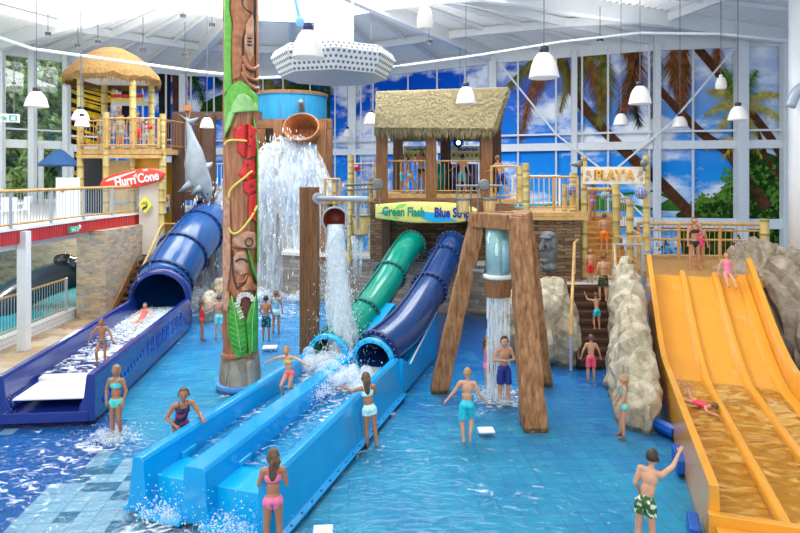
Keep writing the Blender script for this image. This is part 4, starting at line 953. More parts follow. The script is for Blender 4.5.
put_text("Hurri'Cone", 'lettering', .52, c+x*.18-u*.04+n*.07, x, u, M['white'], t, .015, .012, width=1.75)
put_text("THE", 'lettering', .12, c+x*.55+u*.26+n*.05, x, u, M['white'], t, .01, .004)
m = MB(); m.prism([c-x*1.1+u*.07+n*.055, c-x*.9+u*.17+n*.055, c+x*.2+u*.30+n*.045, c+x*.15+u*.26+n*.055, c-x*.7+u*.10+n*.06], n*.01); m.build('white_stripe', M['white'], t)
# railings of the tower
railing([V(-13.0,24.3,FZ2), V(-11.95,24.25,FZ2)], 'bamboo railing, left part of the tower front', h=1.1, pr=.05, gap=.15)
railing([V(-11.85,24.25,FZ2), V(-10.8,24.3,FZ2), V(-9.8,24.35,FZ2)], 'bamboo railing, right part of the tower front', h=1.2, pr=.06, gap=.13)
railing([V(-9.6,24.6,FZ2), V(-8.7,26.6,FZ2-.1)], 'brown bar railing at the right side of the bamboo tower', h=1.15, rail='woodx', bars='woodx', gap=.14)
railing([V(-12.8,27.3,FZ2), V(-9.6,27.3,FZ2)], 'brown bar railing at the rear of the tower deck', h=1.3, rail='woodx', bars='woodx', gap=.13)
m = MB(); p = P(127,96,27.1); m.box(p, (1.45,.04,.16)); m.box(p+V(0,0,-.17), (1.45,.04,.14), mi=1); m.box(p+V(.3,0,-.34), (2.0,.04,.2), mi=2)
tag(m.build('notice_board', [M['red'], plain('board_yellow', (.85,.7,.1)), M['cream']]), 'red, yellow and cream notice board above the tower people', 'sign')
m = MB(); p = P(150,127,24.2); m.ell(p, .1); tag(m.build('red_light', M['red'], smooth=True), 'small red lamp on the tower railing', 'light')

# steps and wooden handrail up beside the blue tube
st_ = thing('staircase', (-9.9,23.5,0), 'brown timber steps between the stone block and the blue tube', 'staircase')
for k in range(12):
    m = MB(); m.box(V(-9.95+.05*k*0,22.0+k*.26,.15+k*.2), (1.1,.3,.08)); m.box(V(-9.95,22.14+k*.26,.06+k*.2), (1.1,.04,.18)); m.build('tread', M['darkwoodx'], st_)
m = MB(); m.bar(V(-10.45,21.7,.15), V(-10.45,25.1,2.75), .06, .3); m.build('stringer', M['frame'], st_)
o = thing('stair_handrail', (-9.2,23,1), 'wooden handrail on grey posts rising beside the big blue tube', 'handrail')
hp = [P(138,276,22.0), P(150,252,22.8), P(160,228,23.6), P(164,224,24.2), P(178,224,25.0)]
m = MB(); m.tube(hp, .05, 8); m.build('handrail', M['bamboorail'], o)
for p in hp[:4]: m = MB(); m.tube([p, p-V(0,0,1.0)], .035, 8); m.build('post', M['lightgrey'], o)
for q in (.3,.6,.85): m = MB(); m.tube([p-V(0,0,q) for p in hp[:4]], .02, 6); m.build('rail_bar', M['lightgrey'], o)

# dark timber frame behind the shark
def timber(a, b, w, lab, mat='darkwood', h=None, name='timber_post', cat='timber', group=None):
    m = MB(); m.bar(a, b, w, h or w); return tag(m.build(name, M[mat], bevel=.012), lab, cat, group)
d = 26.5
fr_ = thing('timber_tower', (-8.6,26.6,0), 'dark timber tower frame behind the hanging shark', 'frame')
for px, dd, w_ in ((178.5,26.0,.42),(199,27.5,.38),(210,26.2,.40),(240,27.0,.4)):
    m = MB(); a = P(px,114,dd); m.bar(V(a.x,dd,0), a, w_); m.build('post', M['darkwood'], fr_, bevel=.01)
for y, z0 in ((116,0),(196,0)):
    m = MB(); m.bar(P(173,y,26.2), P(262,y,26.8), .3, .36); m.build('beam', M['darkwoodx'], fr_)
m = MB(); m.prism([P(182,192,26.4), P(262,192,26.9), P(262,192,26.9)+V(0,2,0), P(182,192,26.4)+V(0,2,0)], (0,0,.12)); m.build('platform', M['deck'], fr_)
railing([P(184,190,26.3), P(210,190,26.4), P(236,190,26.6)], 'pale bar railing on the platform behind the shark', h=1.15, gap=.14, bars='white')

# ---------------------------------------------------------------- tipping bucket tower and waterfall
bt = thing('bucket_tower', (-4.3,27.5,0), 'timber tower with a pale blue tank and a big tipping bucket above the waterfall', 'tower')
for px, dd in ((279,27.2),(322,27.2),(262,28.8),(328,29.6)):
    a = P(px,120,dd); m = MB(); m.bar(V(a.x,dd,0), V(a.x,dd,a.z), .42); m.build('post', M['wood'], bt, bevel=.01)
m = MB(); m.bar(P(256,124,27.6), P(332,124,27.6), .35, .42); m.bar(P(256,123,29.5), P(332,123,29.5), .35, .42); m.build('beam', M['woodx'], bt)
m = MB(); m.prism([P(262,144,29.0), P(318,144,29.0), P(318,124,29.0), P(262,124,29.0)], (0,.1,0)); m.build('back_panel', M['darkwoodx'], bt)
m = MB(); cc = P(291,120,30.0); r = 1.78
m.lathe(V(cc.x,cc.y,P(0,120,28.2).z), [(0,0),(r,0),(r,1.25),(r+.04,1.25),(r+.04,1.42),(r-.1,1.42),(r-.1,1.3),(0,1.3)], 48)
m.build('blue_tank', streak('weathered_blue_tank', (.06,.12,.18), (.0,.24,.46), (.01,.29,.54), scale=(6,6,.5), bump=.1, sc=2), bt)
m = MB(); m.lathe(V(cc.x,cc.y,P(0,120,28.2).z+1.3), [(r-.02,0),(r+.06,0),(r+.06,.14),(r-.02,.14),(r-.02,0)], 48); m.build('tank_rim', M['wood'], bt)
m = MB(); p = P(302,112,28.15); m.tube([p, p+V(0,-.05,.35), p+V(-.03,-.3,.45)], .12, 10); m.build('water_spout', M['grey'], bt, True)
m = MB(); cb = P(303,129,26.6); ax = V(-.12,-1,.25).normalized()
m.lathe(cb, [(0,-.9),(.45,-.88),(.55,-.7),(.72,.35),(.76,.38),(.80,.32),(.62,-.75),(.5,-.98),(0,-1.0)], 28, axis=ax)
for v in range(len(m.v)): q = Vector(m.v[v])-cb; m.v[v] = tuple(cb+V(q.x*1.05,q.y,q.z*.82))
tag(m.build('tipping_bucket', streak('bucket_boards', (.20,.06,.02),(.42,.17,.06),(.55,.28,.10), scale=(4,4,1)), smooth=True), 'big brown tipping bucket spilling the waterfall', 'bucket')
def ztop(x): 
    if x > -4.6: return 7.0-(x+4.6)**2*.85
    if x < -5.0: return 7.0-(abs(x+5.0))**1.5*.42
    return 7.0
wfall = thing('waterfall', (-5.8,26.3,0), 'big white curtain of water pouring from the tipping bucket', 'waterfall', kind='stuff')
for L_ in range(4):
    m = MB(); rows = []; xs = np.linspace(-8.9+L_*.2, -2.75-L_*.1, 46)
    for x in xs:
        zt = ztop(x)-L_*.12; row = []
        for k in range(26):
            t = k/25; z = zt*(1-t)+.0*t; bulge = .9*math.sqrt(min(1, t*3))-.2*L_
            w_ = mnoise.noise(Vector((x*1.7,L_*9.1,z*.25)))*.30
            row.append(V(x+(x+4.9)*.10*t, 26.9-bulge-abs(x+4.9)*.05+w_, z))
        rows.append(row)
    m.loft(rows); m.build('water_sheet', M['fall'] if L_ < 2 else M['fallthin'], wfall, True)
m = MB()
for _ in range(1500):
    x = rnd(-9.3,-2.4); z = rnd(.1, max(.4, ztop(max(-8.9,min(-2.9,x)))+.25)); y = 25.9+random.gauss(0,.4); s = rnd(.015,.05); m.ell(V(x,y,z), (s*.5,s*.5,s*rnd(1,3)), seg=5, rings=4)
m.build('spray_drops', M['drop'], wfall)
splash('water_splash', [(V(-8.6,25.4,0),(.8,.8,.5)),(V(-6.3,25.2,0),(1.1,.7,.4)),(V(-4.0,25.2,0),(.8,.7,.35)),(V(-8.3,23.6,0),(.4,.8,.5))], 130, M['foam'], 'foam where the waterfall strikes the pool', 'splash', 160)

# shark
SHK = plain('shark_grey', (.30,.34,.37), .35, var=.18, scale=2); SHW = plain('shark_pale', (.62,.66,.68), .4, var=.06)
def shark():
    D = 22.0; cen = [P(187.5,118,D),P(189,128,D),P(192,140,D),P(194.5,152,D),P(195.5,163,D),P(198,174,D),P(202,184,D),P(206,193,D),P(209,201,D)]
    rad = [.05,.09,.17,.30,.38,.40,.36,.25,.05]
    t = thing('hanging_shark', cen[0], 'grey model shark hung head down by its tail on ropes', 'shark')
    c = spline(cen, 6); rs = [rad[min(len(rad)-1,int(i/6))]*(1-(i%6)/6)+rad[min(len(rad)-1,int(i/6)+1)]*((i%6)/6) for i in range(len(c))]
    m = MB(); m.tube(c, rs, 22); b = m.build('body', SHK, t, True)
    # paler belly: left side shell
    rows = []
    for i in range(8, len(c)-4):
        tt = (c[i+1]-c[i-1]).normalized(); side = tt.cross(V(0,1,0)).normalized(); side = side if side.x < 0 else -side; f = V(0,-1,0)
        rows.append([c[i]+(side*math.cos(a)+f*math.sin(a))*(rs[i]+.012) for a in [math.radians(q) for q in (-70,-40,-10,15,35)]])
    m = MB(); m.loft(rows); m.build('pale_belly', SHW, t, True)
    def fin(pts, th_, nm):
        m = MB(); cx = sum((Vector(p) for p in pts), Vector())/len(pts); a = [Vector(p)+V(0,th_,0) for p in pts]; b_ = [Vector(p)-V(0,th_,0) for p in pts]; n = len(pts)
        m.add([cx+V(0,th_*2.2,0), cx-V(0,th_*2.2,0)]+[Vector(p) for p in pts], [(0,2+k,2+(k+1)%n) for k in range(n)]+[(1,2+(k+1)%n,2+k) for k in range(n)]); return m.build(nm, SHK, t, True)
    fin([P(195,176,D-.1),P(189,179,D-.2),P(183,186,D-.3),P(177.5,192,D-.4),P(184,191.5,D-.3),P(193,188,D-.2),P(199,185,D-.1)], .05, 'pectoral_fin')
    fin([P(199,166,D),P(206,163,D+.05),P(213,162,D+.1),P(211,168,D+.1),P(206,174,D+.05),P(202,176,D)], .04, 'dorsal_fin')
    fin([P(187,124,D),P(184,119,D),P(179,114,D),P(184,117,D-.05),P(189,120,D),P(193,119,D),P(199,117,D+.05),P(194,123,D),P(190,127,D)], .05, 'tail_fin')
    fin([P(200,183,D-.33),P(196,187,D-.36),P(190,195,D-.4),P(197,194,D-.36),P(203,190,D-.33)], .04, 'pectoral_fin')
    m = MB(); m.tube([P(206,199,D-.12),P(203,196,D-.27),P(201.5,192,D-.33)], .02, 6); m.build('mouth', M['dark'], t); m = MB(); m.ell(P(207.5,194,D-.28), .03); m.build('eye', M['dark'], t)
    for k in (0,1):
        m = MB(); m.tube([P(185+5*k,108,D), P(188+k,122,D)], .025, 6); m.build('rope', streak('rope', (.25,.14,.06),(.4,.25,.12)), t)
    m = MB(); m.box(P(187.5,108,D), (.26,.2,.22)); m.tube([P(187.5,50,D), P(187.5,106,D)], .008, 5); m.build('hanging_block', plain('orange_block', (.45,.17,.05)), t)
shark()

# ---------------------------------------------------------------- totem pole
TC = V(-3.98,14.95,0); TR = .43
def TP(px, py, off=0):
    R = TR+off; dx = (px-CX)/F; cx, cy = TC.x, TC.y
    A = dx*dx+1; B = -2*(dx*cx+cy); C = cx*cx+cy*cy-R*R; D = B*B-4*A*C; d = (-B-math.sqrt(max(D,0)))/(2*A); return P(px, py, d)
tot = thing('totem_pole', TC, 'tall carved and painted tiki totem pole standing in the pool', 'totem pole')
TB = streak('totem_brown', (.17,.05,.02), (.40,.15,.06), (.60,.30,.17), scale=(9,9,.7), rough=.3, bump=.5, sc=1.8)
m = MB(); rows = []; K = 72; zs = np.linspace(.72, 12.6, 220)
for z in zs:
    row = []
    for k in range(K):
        a = 2*math.pi*k/K; v = 1+.018*math.sin(a*11+z*.6)+.02*math.sin(z*2.1+a*2)+.02*mnoise.noise(Vector((math.cos(a)*2,math.sin(a)*2,z*1.3)))
        if .9 < (z % 2.6) < 1.2: v -= .035
        row.append(V(TC.x+TR*.97*v*math.cos(a), TC.y+TR*.97*v*math.sin(a), z))
    rows.append(row)
m.loft(rows, closed=True); m.build('carved_trunk', TB, tot, True)
m = MB(); rows = []
for z, r in ((0,.48),(.15,.49),(.35,.475),(.6,.455),(.75,.44),(.82,.43),(.84,.40)):
    rows.append([V(TC.x+(r+.02*math.sin(k*1.31*3))*math.cos(2*math.pi*k/48), TC.y+(r+.02*math.sin(k*1.31*3))*math.sin(2*math.pi*k/48), z) for k in range(48)])
m.loft(rows, closed=True); m.build('stone_base', rock_mat('totem_base_stone', (.16,.10,.06), (.30,.24,.18), (.44,.38,.31)), tot, True)
m = MB(); m.lathe(TC, [(0,-.05),(.58,-.05),(.58,.07),(.53,.09),(0,.09)], 40); m.build('foot_ring', plain('pale_blue_foot', (.10,.30,.62), .5), tot)
def relief(name, pts, mat, h=.05, cols=7, step=1.5, smooth=True):
    ys = [p[1] for p in pts]; y0, y1 = min(ys), max(ys); m = MB(); rows = []; n = max(3, int((y1-y0)/step))
    for j in range(n+1):
        y = y0+(y1-y0)*j/n; y = min(max(y, y0+1e-3), y1-1e-3); xs = []
        for k in range(len(pts)):
            a, b = pts[k], pts[(k+1)%len(pts)]
            if (a[1]-y)*(b[1]-y) <= 0 and a[1] != b[1]: xs.append(a[0]+(b[0]-a[0])*(y-a[1])/(b[1]-a[1]))
        if len(xs) < 2: continue
        a, b = min(xs), max(xs); row = [TP(a, y, -.03)]
        for c in range(cols+1): t = c/cols; row.append(TP(a+(b-a)*t, y, h*(.35+.65*math.sin(math.pi*t)**.5)))
        row.append(TP(b, y, -.03)); rows.append(row)
    m.loft(rows); return m.build(name, mat, tot, smooth)
def groove(name, pts, mat, r=.016, off=.012, sm=6):
    m = MB(); pts = [(p.x, p.y) for p in spline([(*p,0) for p in pts], sm)]; m.tube([TP(x, y, off) for x, y in pts], r, 6); return m.build(name, mat, tot, True)
TG = plain('totem_green', (.15,.47,.06), .3, var=.2, scale=8); TGL = plain('totem_pale_green', (.34,.62,.22), .3, var=.15, scale=8); TGD = plain('totem_leaf_green', (.06,.36,.045), .3, var=.35, scale=5)
TRD = plain('totem_red', (.68,.02,.02), .25, var=.25, scale=9); TBK = M['dark']; TY = plain('totem_yellow', (.80,.66,.12), .3); TW = plain('totem_teeth', (.78,.74,.64), .35, var=.1)
TS_ = plain('totem_relief_brown', (.42,.16,.07), .3, var=.35, scale=7, bump=.4); TS2 = plain('totem_relief_light', (.55,.28,.17), .3, var=.3, scale=7, bump=.4)
relief('leaf', [(224,-40),(231,-40),(229.5,10),(232,24),(231,60),(232,85),(224,95)], TG, .06)
relief('scarf', [(224,90),(231,85),(240,80.5),(250,86),(258,97),(259,112),(252,103.5),(243,103),(236,110),(231,126),(224.5,138)], TG, .08)
relief('scarf_fold', [(225,125),(229,104),(236,95),(244,93),(252,97),(258,106),(258,112),(251,104),(243,103.5),(236,111),(230.5,126),(225,134)], TGL, .10)
relief('carved_mask', [(232,-30),(240,-30),(243,2),(251,14),(245,30),(242,42),(243,60),(240,78),(232,80),(231,40),(233,22),(230,8)], TS_, .03)
relief('carved_cheek', [(246,24),(252,14),(254,20),(254,55),(250,62),(245,50),(244,38)], TS2, .05)
relief('carved_side', [(255.5,-30),(259,-30),(259,85),(256,80)], TS_, .04)
groove('groove', [(240,-25),(242,2),(246,9),(252,13)], TBK, .022); groove('groove', [(252,13),(247,27),(243,40),(243,52),(245,58)], TBK, .022); groove('groove', [(254.8,-25),(254.5,20),(253.8,54)], TBK, .018)
for y in (38,41.3,44.7): groove('gill_slit', [(247.5,y),(251.5,y+.4)], TBK, .02, .06)
for q in ([(243,56),(247,66),(253,69),(258,66)],[(243,64),(246,75),(253,80),(258.5,79)],[(242,72),(247,82),(254,88),(258.5,88)]): groove('carved_lip', q, TS_, .05, .02); groove('groove', [(x,y+2.8) for x, y in q], TBK, .016, .02)
relief('red_petal', [(234,128),(240,126),(247,124),(247,140),(245,158),(237,152),(237,142),(233,138)], TRD, .07); relief('red_petal', [(247.5,124),(257,128),(256,158),(246.5,158.5),(248,140)], TRD, .08)
relief('red_petal', [(244,160),(255,160),(256,175),(249,181),(243,180),(237.5,174.5),(243,168)], TRD, .07); relief('red_petal', [(243.5,181),(250,182),(257,178),(257,191),(249,195),(243.5,192)], TRD, .07); relief('red_petal', [(249,196),(257,193),(257,222),(248,218)], TRD, .07)
for p in ((251,136),(250,146),(248,165),(249,174),(252,186),(254,212)): m = MB(); m.ell(TP(*p,.09), .028, seg=8, rings=6); m.build('seed', TBK, tot)
relief('vine', [(253,118),(255,120),(258.5,150),(258.8,262),(256.8,262),(256.5,150)], TG, .06)
groove('yellow_cord', [(224.5,145),(227,141.5),(234,140),(247,141)], TY, .028, .09); groove('yellow_cord', [(252,171),(244,178),(235,185),(230,191),(228.5,198)], TY, .028, .09); groove('yellow_cord', [(257,206),(252,216),(243,228),(237,233),(232,233),(229,228)], TY, .028, .09)
# lower face
relief('carved_hood', [(224,196),(230,200),(231,262),(229,280),(227,292),(222.5,292),(223,240)], TS2, .06)
m = MB()
for k in range(25): pass
def ring(cx, cy, rx, ry, mat, r=.03, off=.03, nm='carved_ring'): m = MB(); m.tube([TP(cx+rx*math.cos(a), cy+ry*math.sin(a), off) for a in [2*math.pi*k/24 for k in range(24)]], r, 6, closed=True); return m.build(nm, mat, tot, True)
ring(249,242,4,4.5,TS_); relief('carved_brow', [(232,240),(238,234),(246,231),(256,232),(257,248),(250,249),(240,248),(234,246)], TS2, .05); groove('groove', [(232,247),(238,249),(247,248.5),(253,249.5)], TBK, .013, .05)
ring(249,242,3.6,4,TBK,.012,.07); relief('carved_cheek', [(233,258),(236,252),(246,251),(249,262),(248,274),(240,275),(234,270)], TS2, .07); groove('closed_eye', [(235.5,261.5),(239,259.3),(244,259.3),(248,262)], TBK, .024, .08)
groove('groove', [(232.5,250),(232,265),(234,280),(238,290)], TBK, .015, .03); groove('groove', [(249,276),(243,284),(237,289)], TBK, .015, .05)
relief('thin_leaf', [(247,247),(250,252),(257.5,278),(257.5,284),(252,270)], TGD, .10)
relief('carved_nose', [(241,287),(245,284),(248,276),(251,276),(254,284),(257.5,287),(257,290),(241,291)], TS_, .14); groove('groove', [(236,282),(244,281),(247,275)], TS_, .03, .06)
for k in range(11):
    a = math.radians(200-k*20); p = (245.5+9.2*math.cos(a), 300-8.2*math.sin(a)); q = (245.5+5.2*math.cos(a), 300.5-4.0*math.sin(a)); m = MB(); m.bar(TP(*p,.07), TP(*q,.05), .085, .05); m.build('tooth', TW, tot, bevel=.01)
for k in range(6):
    p = (236.5+k*1.0,303+k*2.8); m = MB(); m.bar(TP(p[0]-2,p[1]+1.2,.06), TP(p[0]+2.4,p[1]-1,.06), .07, .05); m.build('tooth', TW, tot, bevel=.01)
relief('mouth_cavity', [(240,303),(245,297),(251,300),(252,308),(246,318),(241,312)], plain('mouth_dark_red', (.16,.035,.02), .4), .02)
relief('carved_jaw', [(223,292),(229,290),(231,300),(228,312),(223,310)], TS2, .09)
relief('big_leaf', [(231.5,294),(238,308),(245,322),(247.5,342),(246.5,356),(237,357.5),(232,349),(228,335),(227,316)], TGD, .10); relief('big_leaf', [(256.5,291),(258.3,305),(258.3,350),(249,355),(248,345),(245.5,322),(248,312)], TGD, .08)
for k in range(9): y = 306+k*5.4; groove('leaf_vein', [(229+max(0,(k-4))*.9,y-1),(236.5+k*.5,y+3),(243+min(k,4)*.6,y+.5)], TG, .010, .115, 3)
groove('leaf_vein', [(231.7,296),(236,320),(241,355)], TGL, .012, .12); groove('leaf_vein', [(255.5,296),(252.5,322),(252,352)], TGL, .012, .10)
relief('base_band', [(220.5,355),(258.5,352),(258.5,358),(220.5,361)], TS_, .05)
for q in ([(221,364),(232,364),(226,384)],[(230,362),(237,362),(246,387),(224,387)],[(246,362),(255,360),(257,384),(248,386)]): relief('base_carving', q, rock_mat('totem_carving_stone', (.26,.2,.13), (.40,.33,.25), (.5,.43,.34)), .08)
# unseen lamps added under the balcony to brighten the side pool
for k, (x, y) in enumerate(((-14.5,15),(-14.5,21),(-14.0,25.5))):
    t = thing('pool_fill', (x,y,3.2), 'unseen round light added under the balcony slab to brighten the side pool', 'fill light', 'fill lights added under the balcony')
    m = MB(); m.lathe(V(x,y,3.16), [(0,0),(.16,0),(.17,.1),(0,.1)], 16); m.build('pool_fill_disc', emit('pool_fill_glow', (1,.95,.88), 6), t)
    l = bpy.data.lights.new('pool_fill_lamp', 'POINT'); l.energy = 260; l.color = (1,.93,.84); l.shadow_soft_size = .15; lo = bpy.data.objects.new('pool_fill_lamp', l); COL.objects.link(lo); lo.location = (x,y,3.0)
# ---------------------------------------------------------------- centre: walls, straw hut
m = MB(); m.prism([(-5.0,25.6,-.1),(-1.2,24.3,-.1),(1.3,23.0,-.1),(3.9,22.3,-.1),(3.9,23,-.1),(1.3,24,-.1),(-1.2,25.3,-.1),(-5,26.6,-.1)], (0,0,1.9)); tag(m.build('wall_retaining', M['greywall'], origin=(0,0,0)), kind='structure')
m = MB(); m.prism([(-5.05,25.5,1.8),(-1.2,24.2,1.8),(1.3,22.9,1.8),(3.9,22.2,1.8),(3.9,23.4,1.8),(-5,27,1.8)], (0,0,.14)); tag(m.build('ledge', M['stonewhite']), 'pale stone ledge on top of the grey retaining wall behind the tube slides', 'ledge')
m = MB(); m.prism([(-1.15,23.1,1.85),(3.85,22.9,1.85),(3.85,23.3,1.85),(-1.15,23.5,1.85)], (0,0,2.3)); tag(m.build('wall_hut_base', M['brownwall'], origin=(0,0,0)), kind='structure')
m = MB(); m.prism([(3.8,19.3,-.1),(5.75,19.1,-.1),(5.75,19.4,-.1),(4.1,19.6,-.1),(4.1,23.3,-.1),(3.8,23.3,-.1)], (0,0,4.0)); tag(m.build('wall_platform_base', M['brownwall'], origin=(0,0,0)), kind='structure')
m = MB(); m.prism([(5.75,19.1,1.7),(6.2,20.3,1.7),(6.2,24,1.7),(5.75,24,1.7)], (0,0,2.1)); tag(m.build('wall_stair_side', M['brownwall'], origin=(0,0,0)), kind='structure')
for px, dd, z0, z1, w_ in ((386,22.9,1.9,4.3,.32),(470,22.8,1.9,4.3,.3)):
    timber(V((px-CX)/F*dd, dd, z0), V((px-CX)/F*dd, dd, z1), w_, 'brown timber post set in the slate wall %s the two tube slides' % ('left of' if px < 400 else 'right of'))
hut = thing('straw_hut', (1.3,24,4.3), 'open timber hut with a straw roof over the tube slide starts', 'hut')
HZ = 4.5
for px, dd, z1, w_ in ((382,22.1,7.0,.42),(431,22.1,7.0,.38),(486,22.1,7.0,.42)):
    x = (px-CX)/F*dd; m = MB(); m.bar(V(x,dd,HZ-.35), V(x,dd,z1), w_); m.build('post', M['wood'], hut, bevel=.015)
for px, dd in ((398,25.4),(445.5,25.4),(495.5,25.2)):
    x = (px-CX)/F*dd; m = MB(); m.bar(V(x,dd,HZ), V(x,dd,7.1), .42); m.build('post', M['darkwood'], hut, bevel=.015)
m = MB(); m.bar(V(-.9,22.1,7.0), V(3.5,22.1,7.0), .34, .3); m.bar(V(-.9,25.4,7.1), V(4.1,25.4,7.1), .34, .3); m.bar(V(-.7,22,7.0), V(-.1,25.5,7.1), .25, .25); m.bar(V(3.2,22,7.0), V(4.0,25.5,7.1), .25, .25); m.build('roof_beam', M['darkwoodx'], hut)
m = MB(); m.prism([(-.95,21.95,HZ-.14),(3.45,21.95,HZ-.14),(4.2,26.2,HZ-.14),(-.95,26.2,HZ-.14)], (0,0,.14)); m.build('deck', M['bamboorail'], hut)
m = MB(); m.bar(V(-.95,21.95,HZ-.38), V(3.85,21.95,HZ-.38), .2, .46); m.build('deck_beam', M['woodx'], hut)
# straw roof
EL, ER, RL, RR = V(-.92,21.55,6.92), V(3.32,21.55,6.88), V(-.95,24.0,8.55), V(4.32,24.0,8.72); BL, BR = V(-.4,26.5,6.9), V(4.3,26.5,6.9)
m = MB()
def slab(a, b, c, d, th_):
    n = (b-a).cross(d-a).normalized()*th_; m.prism([a,b,c,d], -n)
slab(EL, ER, RR, RL, .28); slab(BR, BL, RL, RR, .28)
m.build('straw_roof', M['thatch'], hut)
m = MB(); n = (ER-EL).cross(RL-EL).normalized()
for _ in range(5200):
    u, v = random.random(), random.random()**.9; p = EL.lerp(ER,u).lerp(RL.lerp(RR,u), v)+n*rnd(.0,.03); dn = (EL-RL).normalized()*rnd(.12,.26); s = V(rnd(.008,.022),0,0)
    m.add([p-s, p+s, p+dn+n*rnd(.01,.06)+V(rnd(-.03,.03),0,0)], [(0,1,2)])
for _ in range(900):
    u = random.random(); p = EL.lerp(ER,u)+V(0,rnd(-.02,.25),rnd(-.2,.02)); s = V(rnd(.012,.03),0,0); m.add([p-s, p+s, p+V(rnd(-.03,.03),0,-rnd(.12,.3))], [(0,1,2)])
for _ in range(500):
    v = random.random(); p = ER.lerp(RR,v)+V(0,rnd(0,.1),-rnd(0,.22)); m.add([p, p+V(0,.03,.05), p+V(rnd(.03,.16),0,-rnd(.05,.2))], [(0,1,2)])
tag(m.build('loose_straw', M['thatch'], hut), kind='stuff')
railing([V(-.62,22.1,HZ), V(.95,22.1,HZ)], 'bar railing of the straw hut between its left and middle posts', h=1.22, gap=.145, pr=.03)
railing([V(1.35,22.1,HZ), V(2.95,22.1,HZ)], 'bar railing of the straw hut between its middle and right posts', h=1.22, gap=.145, pr=.03)
def info_board(px0, px1, words, col, lab):
    d = 25.9; t = thing('slide_notice', P((px0+px1)/2,153,d), lab, 'sign'); m = MB(); m.prism([P(px0,161,d), P(px1,161,d), P(px1,146,d), P(px0,146,d)], (0,.04,0)); m.build('board', M['offwhite'], t)
    m = MB(); m.prism([P(px0,158,d-.02), P(px1,158,d-.02), P(px1,152.3,d-.02), P(px0,152.3,d-.02)], (0,.01,0)); m.build('yellow_band', plain('band_yellow', (.82,.66,.06)), t)
    m = MB(); n = int((px1-px0)/4.5)
    for k in range(n): m.box(P(px0+3+k*4.5,155.2,d-.03), (.10,.01,.12), mi=k%3)
    m.build('symbols', [plain('symbol_blue', (.05,.15,.55)), plain('symbol_green', (.05,.40,.22)), plain('symbol_dark', (.03,.05,.2))], t)
    put_text(words, 'wording', .19, P((px0+px1)/2+2,149.2,d-.03), V(1,0,0), V(0,0,1), col, t, .005, .006, width=.85)
gtxt = plain('text_green', (.0,.32,.17), .4); ntxt = plain('text_navy', (.01,.03,.30), .4)
info_board(403.5,426,'GreenFlash',gtxt,'white and yellow notice behind the left bay of the straw hut'); info_board(451,480.5,'BlueStripe',ntxt,'white and yellow notice behind the right bay of the straw hut')
m = MB(); p = P(458,143,25.6); m.ell(p, .2); m.ell(p+V(0,-.15,0), .1, mi=1); tag(m.build('spotlight', [M['dark'], emit('lit_lens', (1,1,1), 3)], smooth=True), 'small lit spotlight under the straw roof', 'spotlight')
for px, mt, lab in ((438,'green','green start tube inside the straw hut'),(457,'tubenavy','dark blue start tube inside the straw hut'),(470,'tubenavy','second dark blue tube at the right inside the straw hut')):
    p = P(px,190,24.6); m = MB(); m.tube([V(p.x,24.6,HZ), V(p.x,24.6,HZ+1.15)], .33, 18); tag(m.build('start_tube', M[mt], smooth=True), lab, 'tube')
# surfboard sign of the two tubes
t, x, u, n = surfboard(P(428,212.5,21.4), 3.75, .76, math.radians(-1.2), plain('surf_yellow', (.88,.80,.22), .3, coat=.3), 'long yellow surfboard sign with the two tube names under the straw hut', True)
c = P(428,212.5,21.4)
m = MB(); m.prism([c-x*.55-u*.02+n*.055, c-x*.1+u*.03+n*.055, c+x*.5-u*.02+n*.055, c+x*1.05-u*.28+n*.045, c+x*.2-u*.34+n*.04, c-x*.1-u*.25+n*.05], n*.008); m.build('blue_wave', plain('wave_blue', (.01,.42,.85), .3), t); m = MB()
m.prism([c-x*1.82-u*.08+n*.04, c-x*1.6+u*.04+n*.04, c-x*1.35+u*.05+n*.045, c-x*1.45-u*.10+n*.045], n*.008); m.build('blue_wave', plain('wave_blue', (.01,.42,.85), .3), t)
m = MB(); m.prism([c-x*1.25+u*.08+n*.05, c-x*1.05+u*.26+n*.045, c-x*.75+u*.31+n*.04, c-x*.9+u*.16+n*.05], n*.008); m.prism([c-x*1.4-u*.24+n*.04, c-x*1.15-u*.16+n*.045, c-x*1.05-u*.22+n*.045, c-x*1.25-u*.29+n*.04], n*.008); m.build('green_splash', plain('splash_green', (.25,.72,.15), .3), t)
put_text('Green Flash', 'green_lettering', .44, c-x*.88+u*.0+n*.068, x, u, gtxt, t, .01, .016, width=1.5)
put_text('Blue Stripe', 'blue_lettering', .46, c+x*.94+u*.0+n*.068, x, u, ntxt, t, .01, .018, width=1.42)
for k in (-1.72,.9): m = MB(); m.tube([c+x*k+u*.2, V((c+x*k).x, 21.95, 4.4)], .015, 6); m.build('hanger', M['grey'], t)

# rails and posts between bucket tower and hut
m = MB(); m.prism([P(322,204,25.2), P(377,204,24.2), P(377,204,24.2)+V(0,2,0), P(322,204,25.2)+V(0,2,0)], (0,0,.12)); tag(m.build('walkway', M['deck']), 'wooden walkway between the bucket tower and the straw hut', 'walkway')
railing([P(325,203,25.0), P(340,203,24.8)], 'short bamboo railing just right of the big waterfall', h=1.0, gap=.16)
railing([P(353,202,24.4), P(376,202,24.1)], 'bamboo railing left of the straw hut', h=1.55, gap=.16, nrails=3)
cane(351,155,258,23.9,.12,'tall bamboo post left of the straw hut'); 
for px, y0, y1, dd, lab in ((371,178,262,24.6,'short bamboo post beside the left post of the hut'),(335,180,262,25.0,'bamboo post behind the dark red bucket'),(349.5,214,262,22.6,'bamboo post behind the wooden bucket left of the hut')): cane(px, y0, y1, dd, .09, lab)
m = MB(); p = P(357,168,24.3); m.ell(p, .11); tag(m.build('red_light', M['red'], smooth=True), 'small red lamp on the bamboo railing left of the hut', 'light')
m = MB(); a = P(318,250,24.6); 
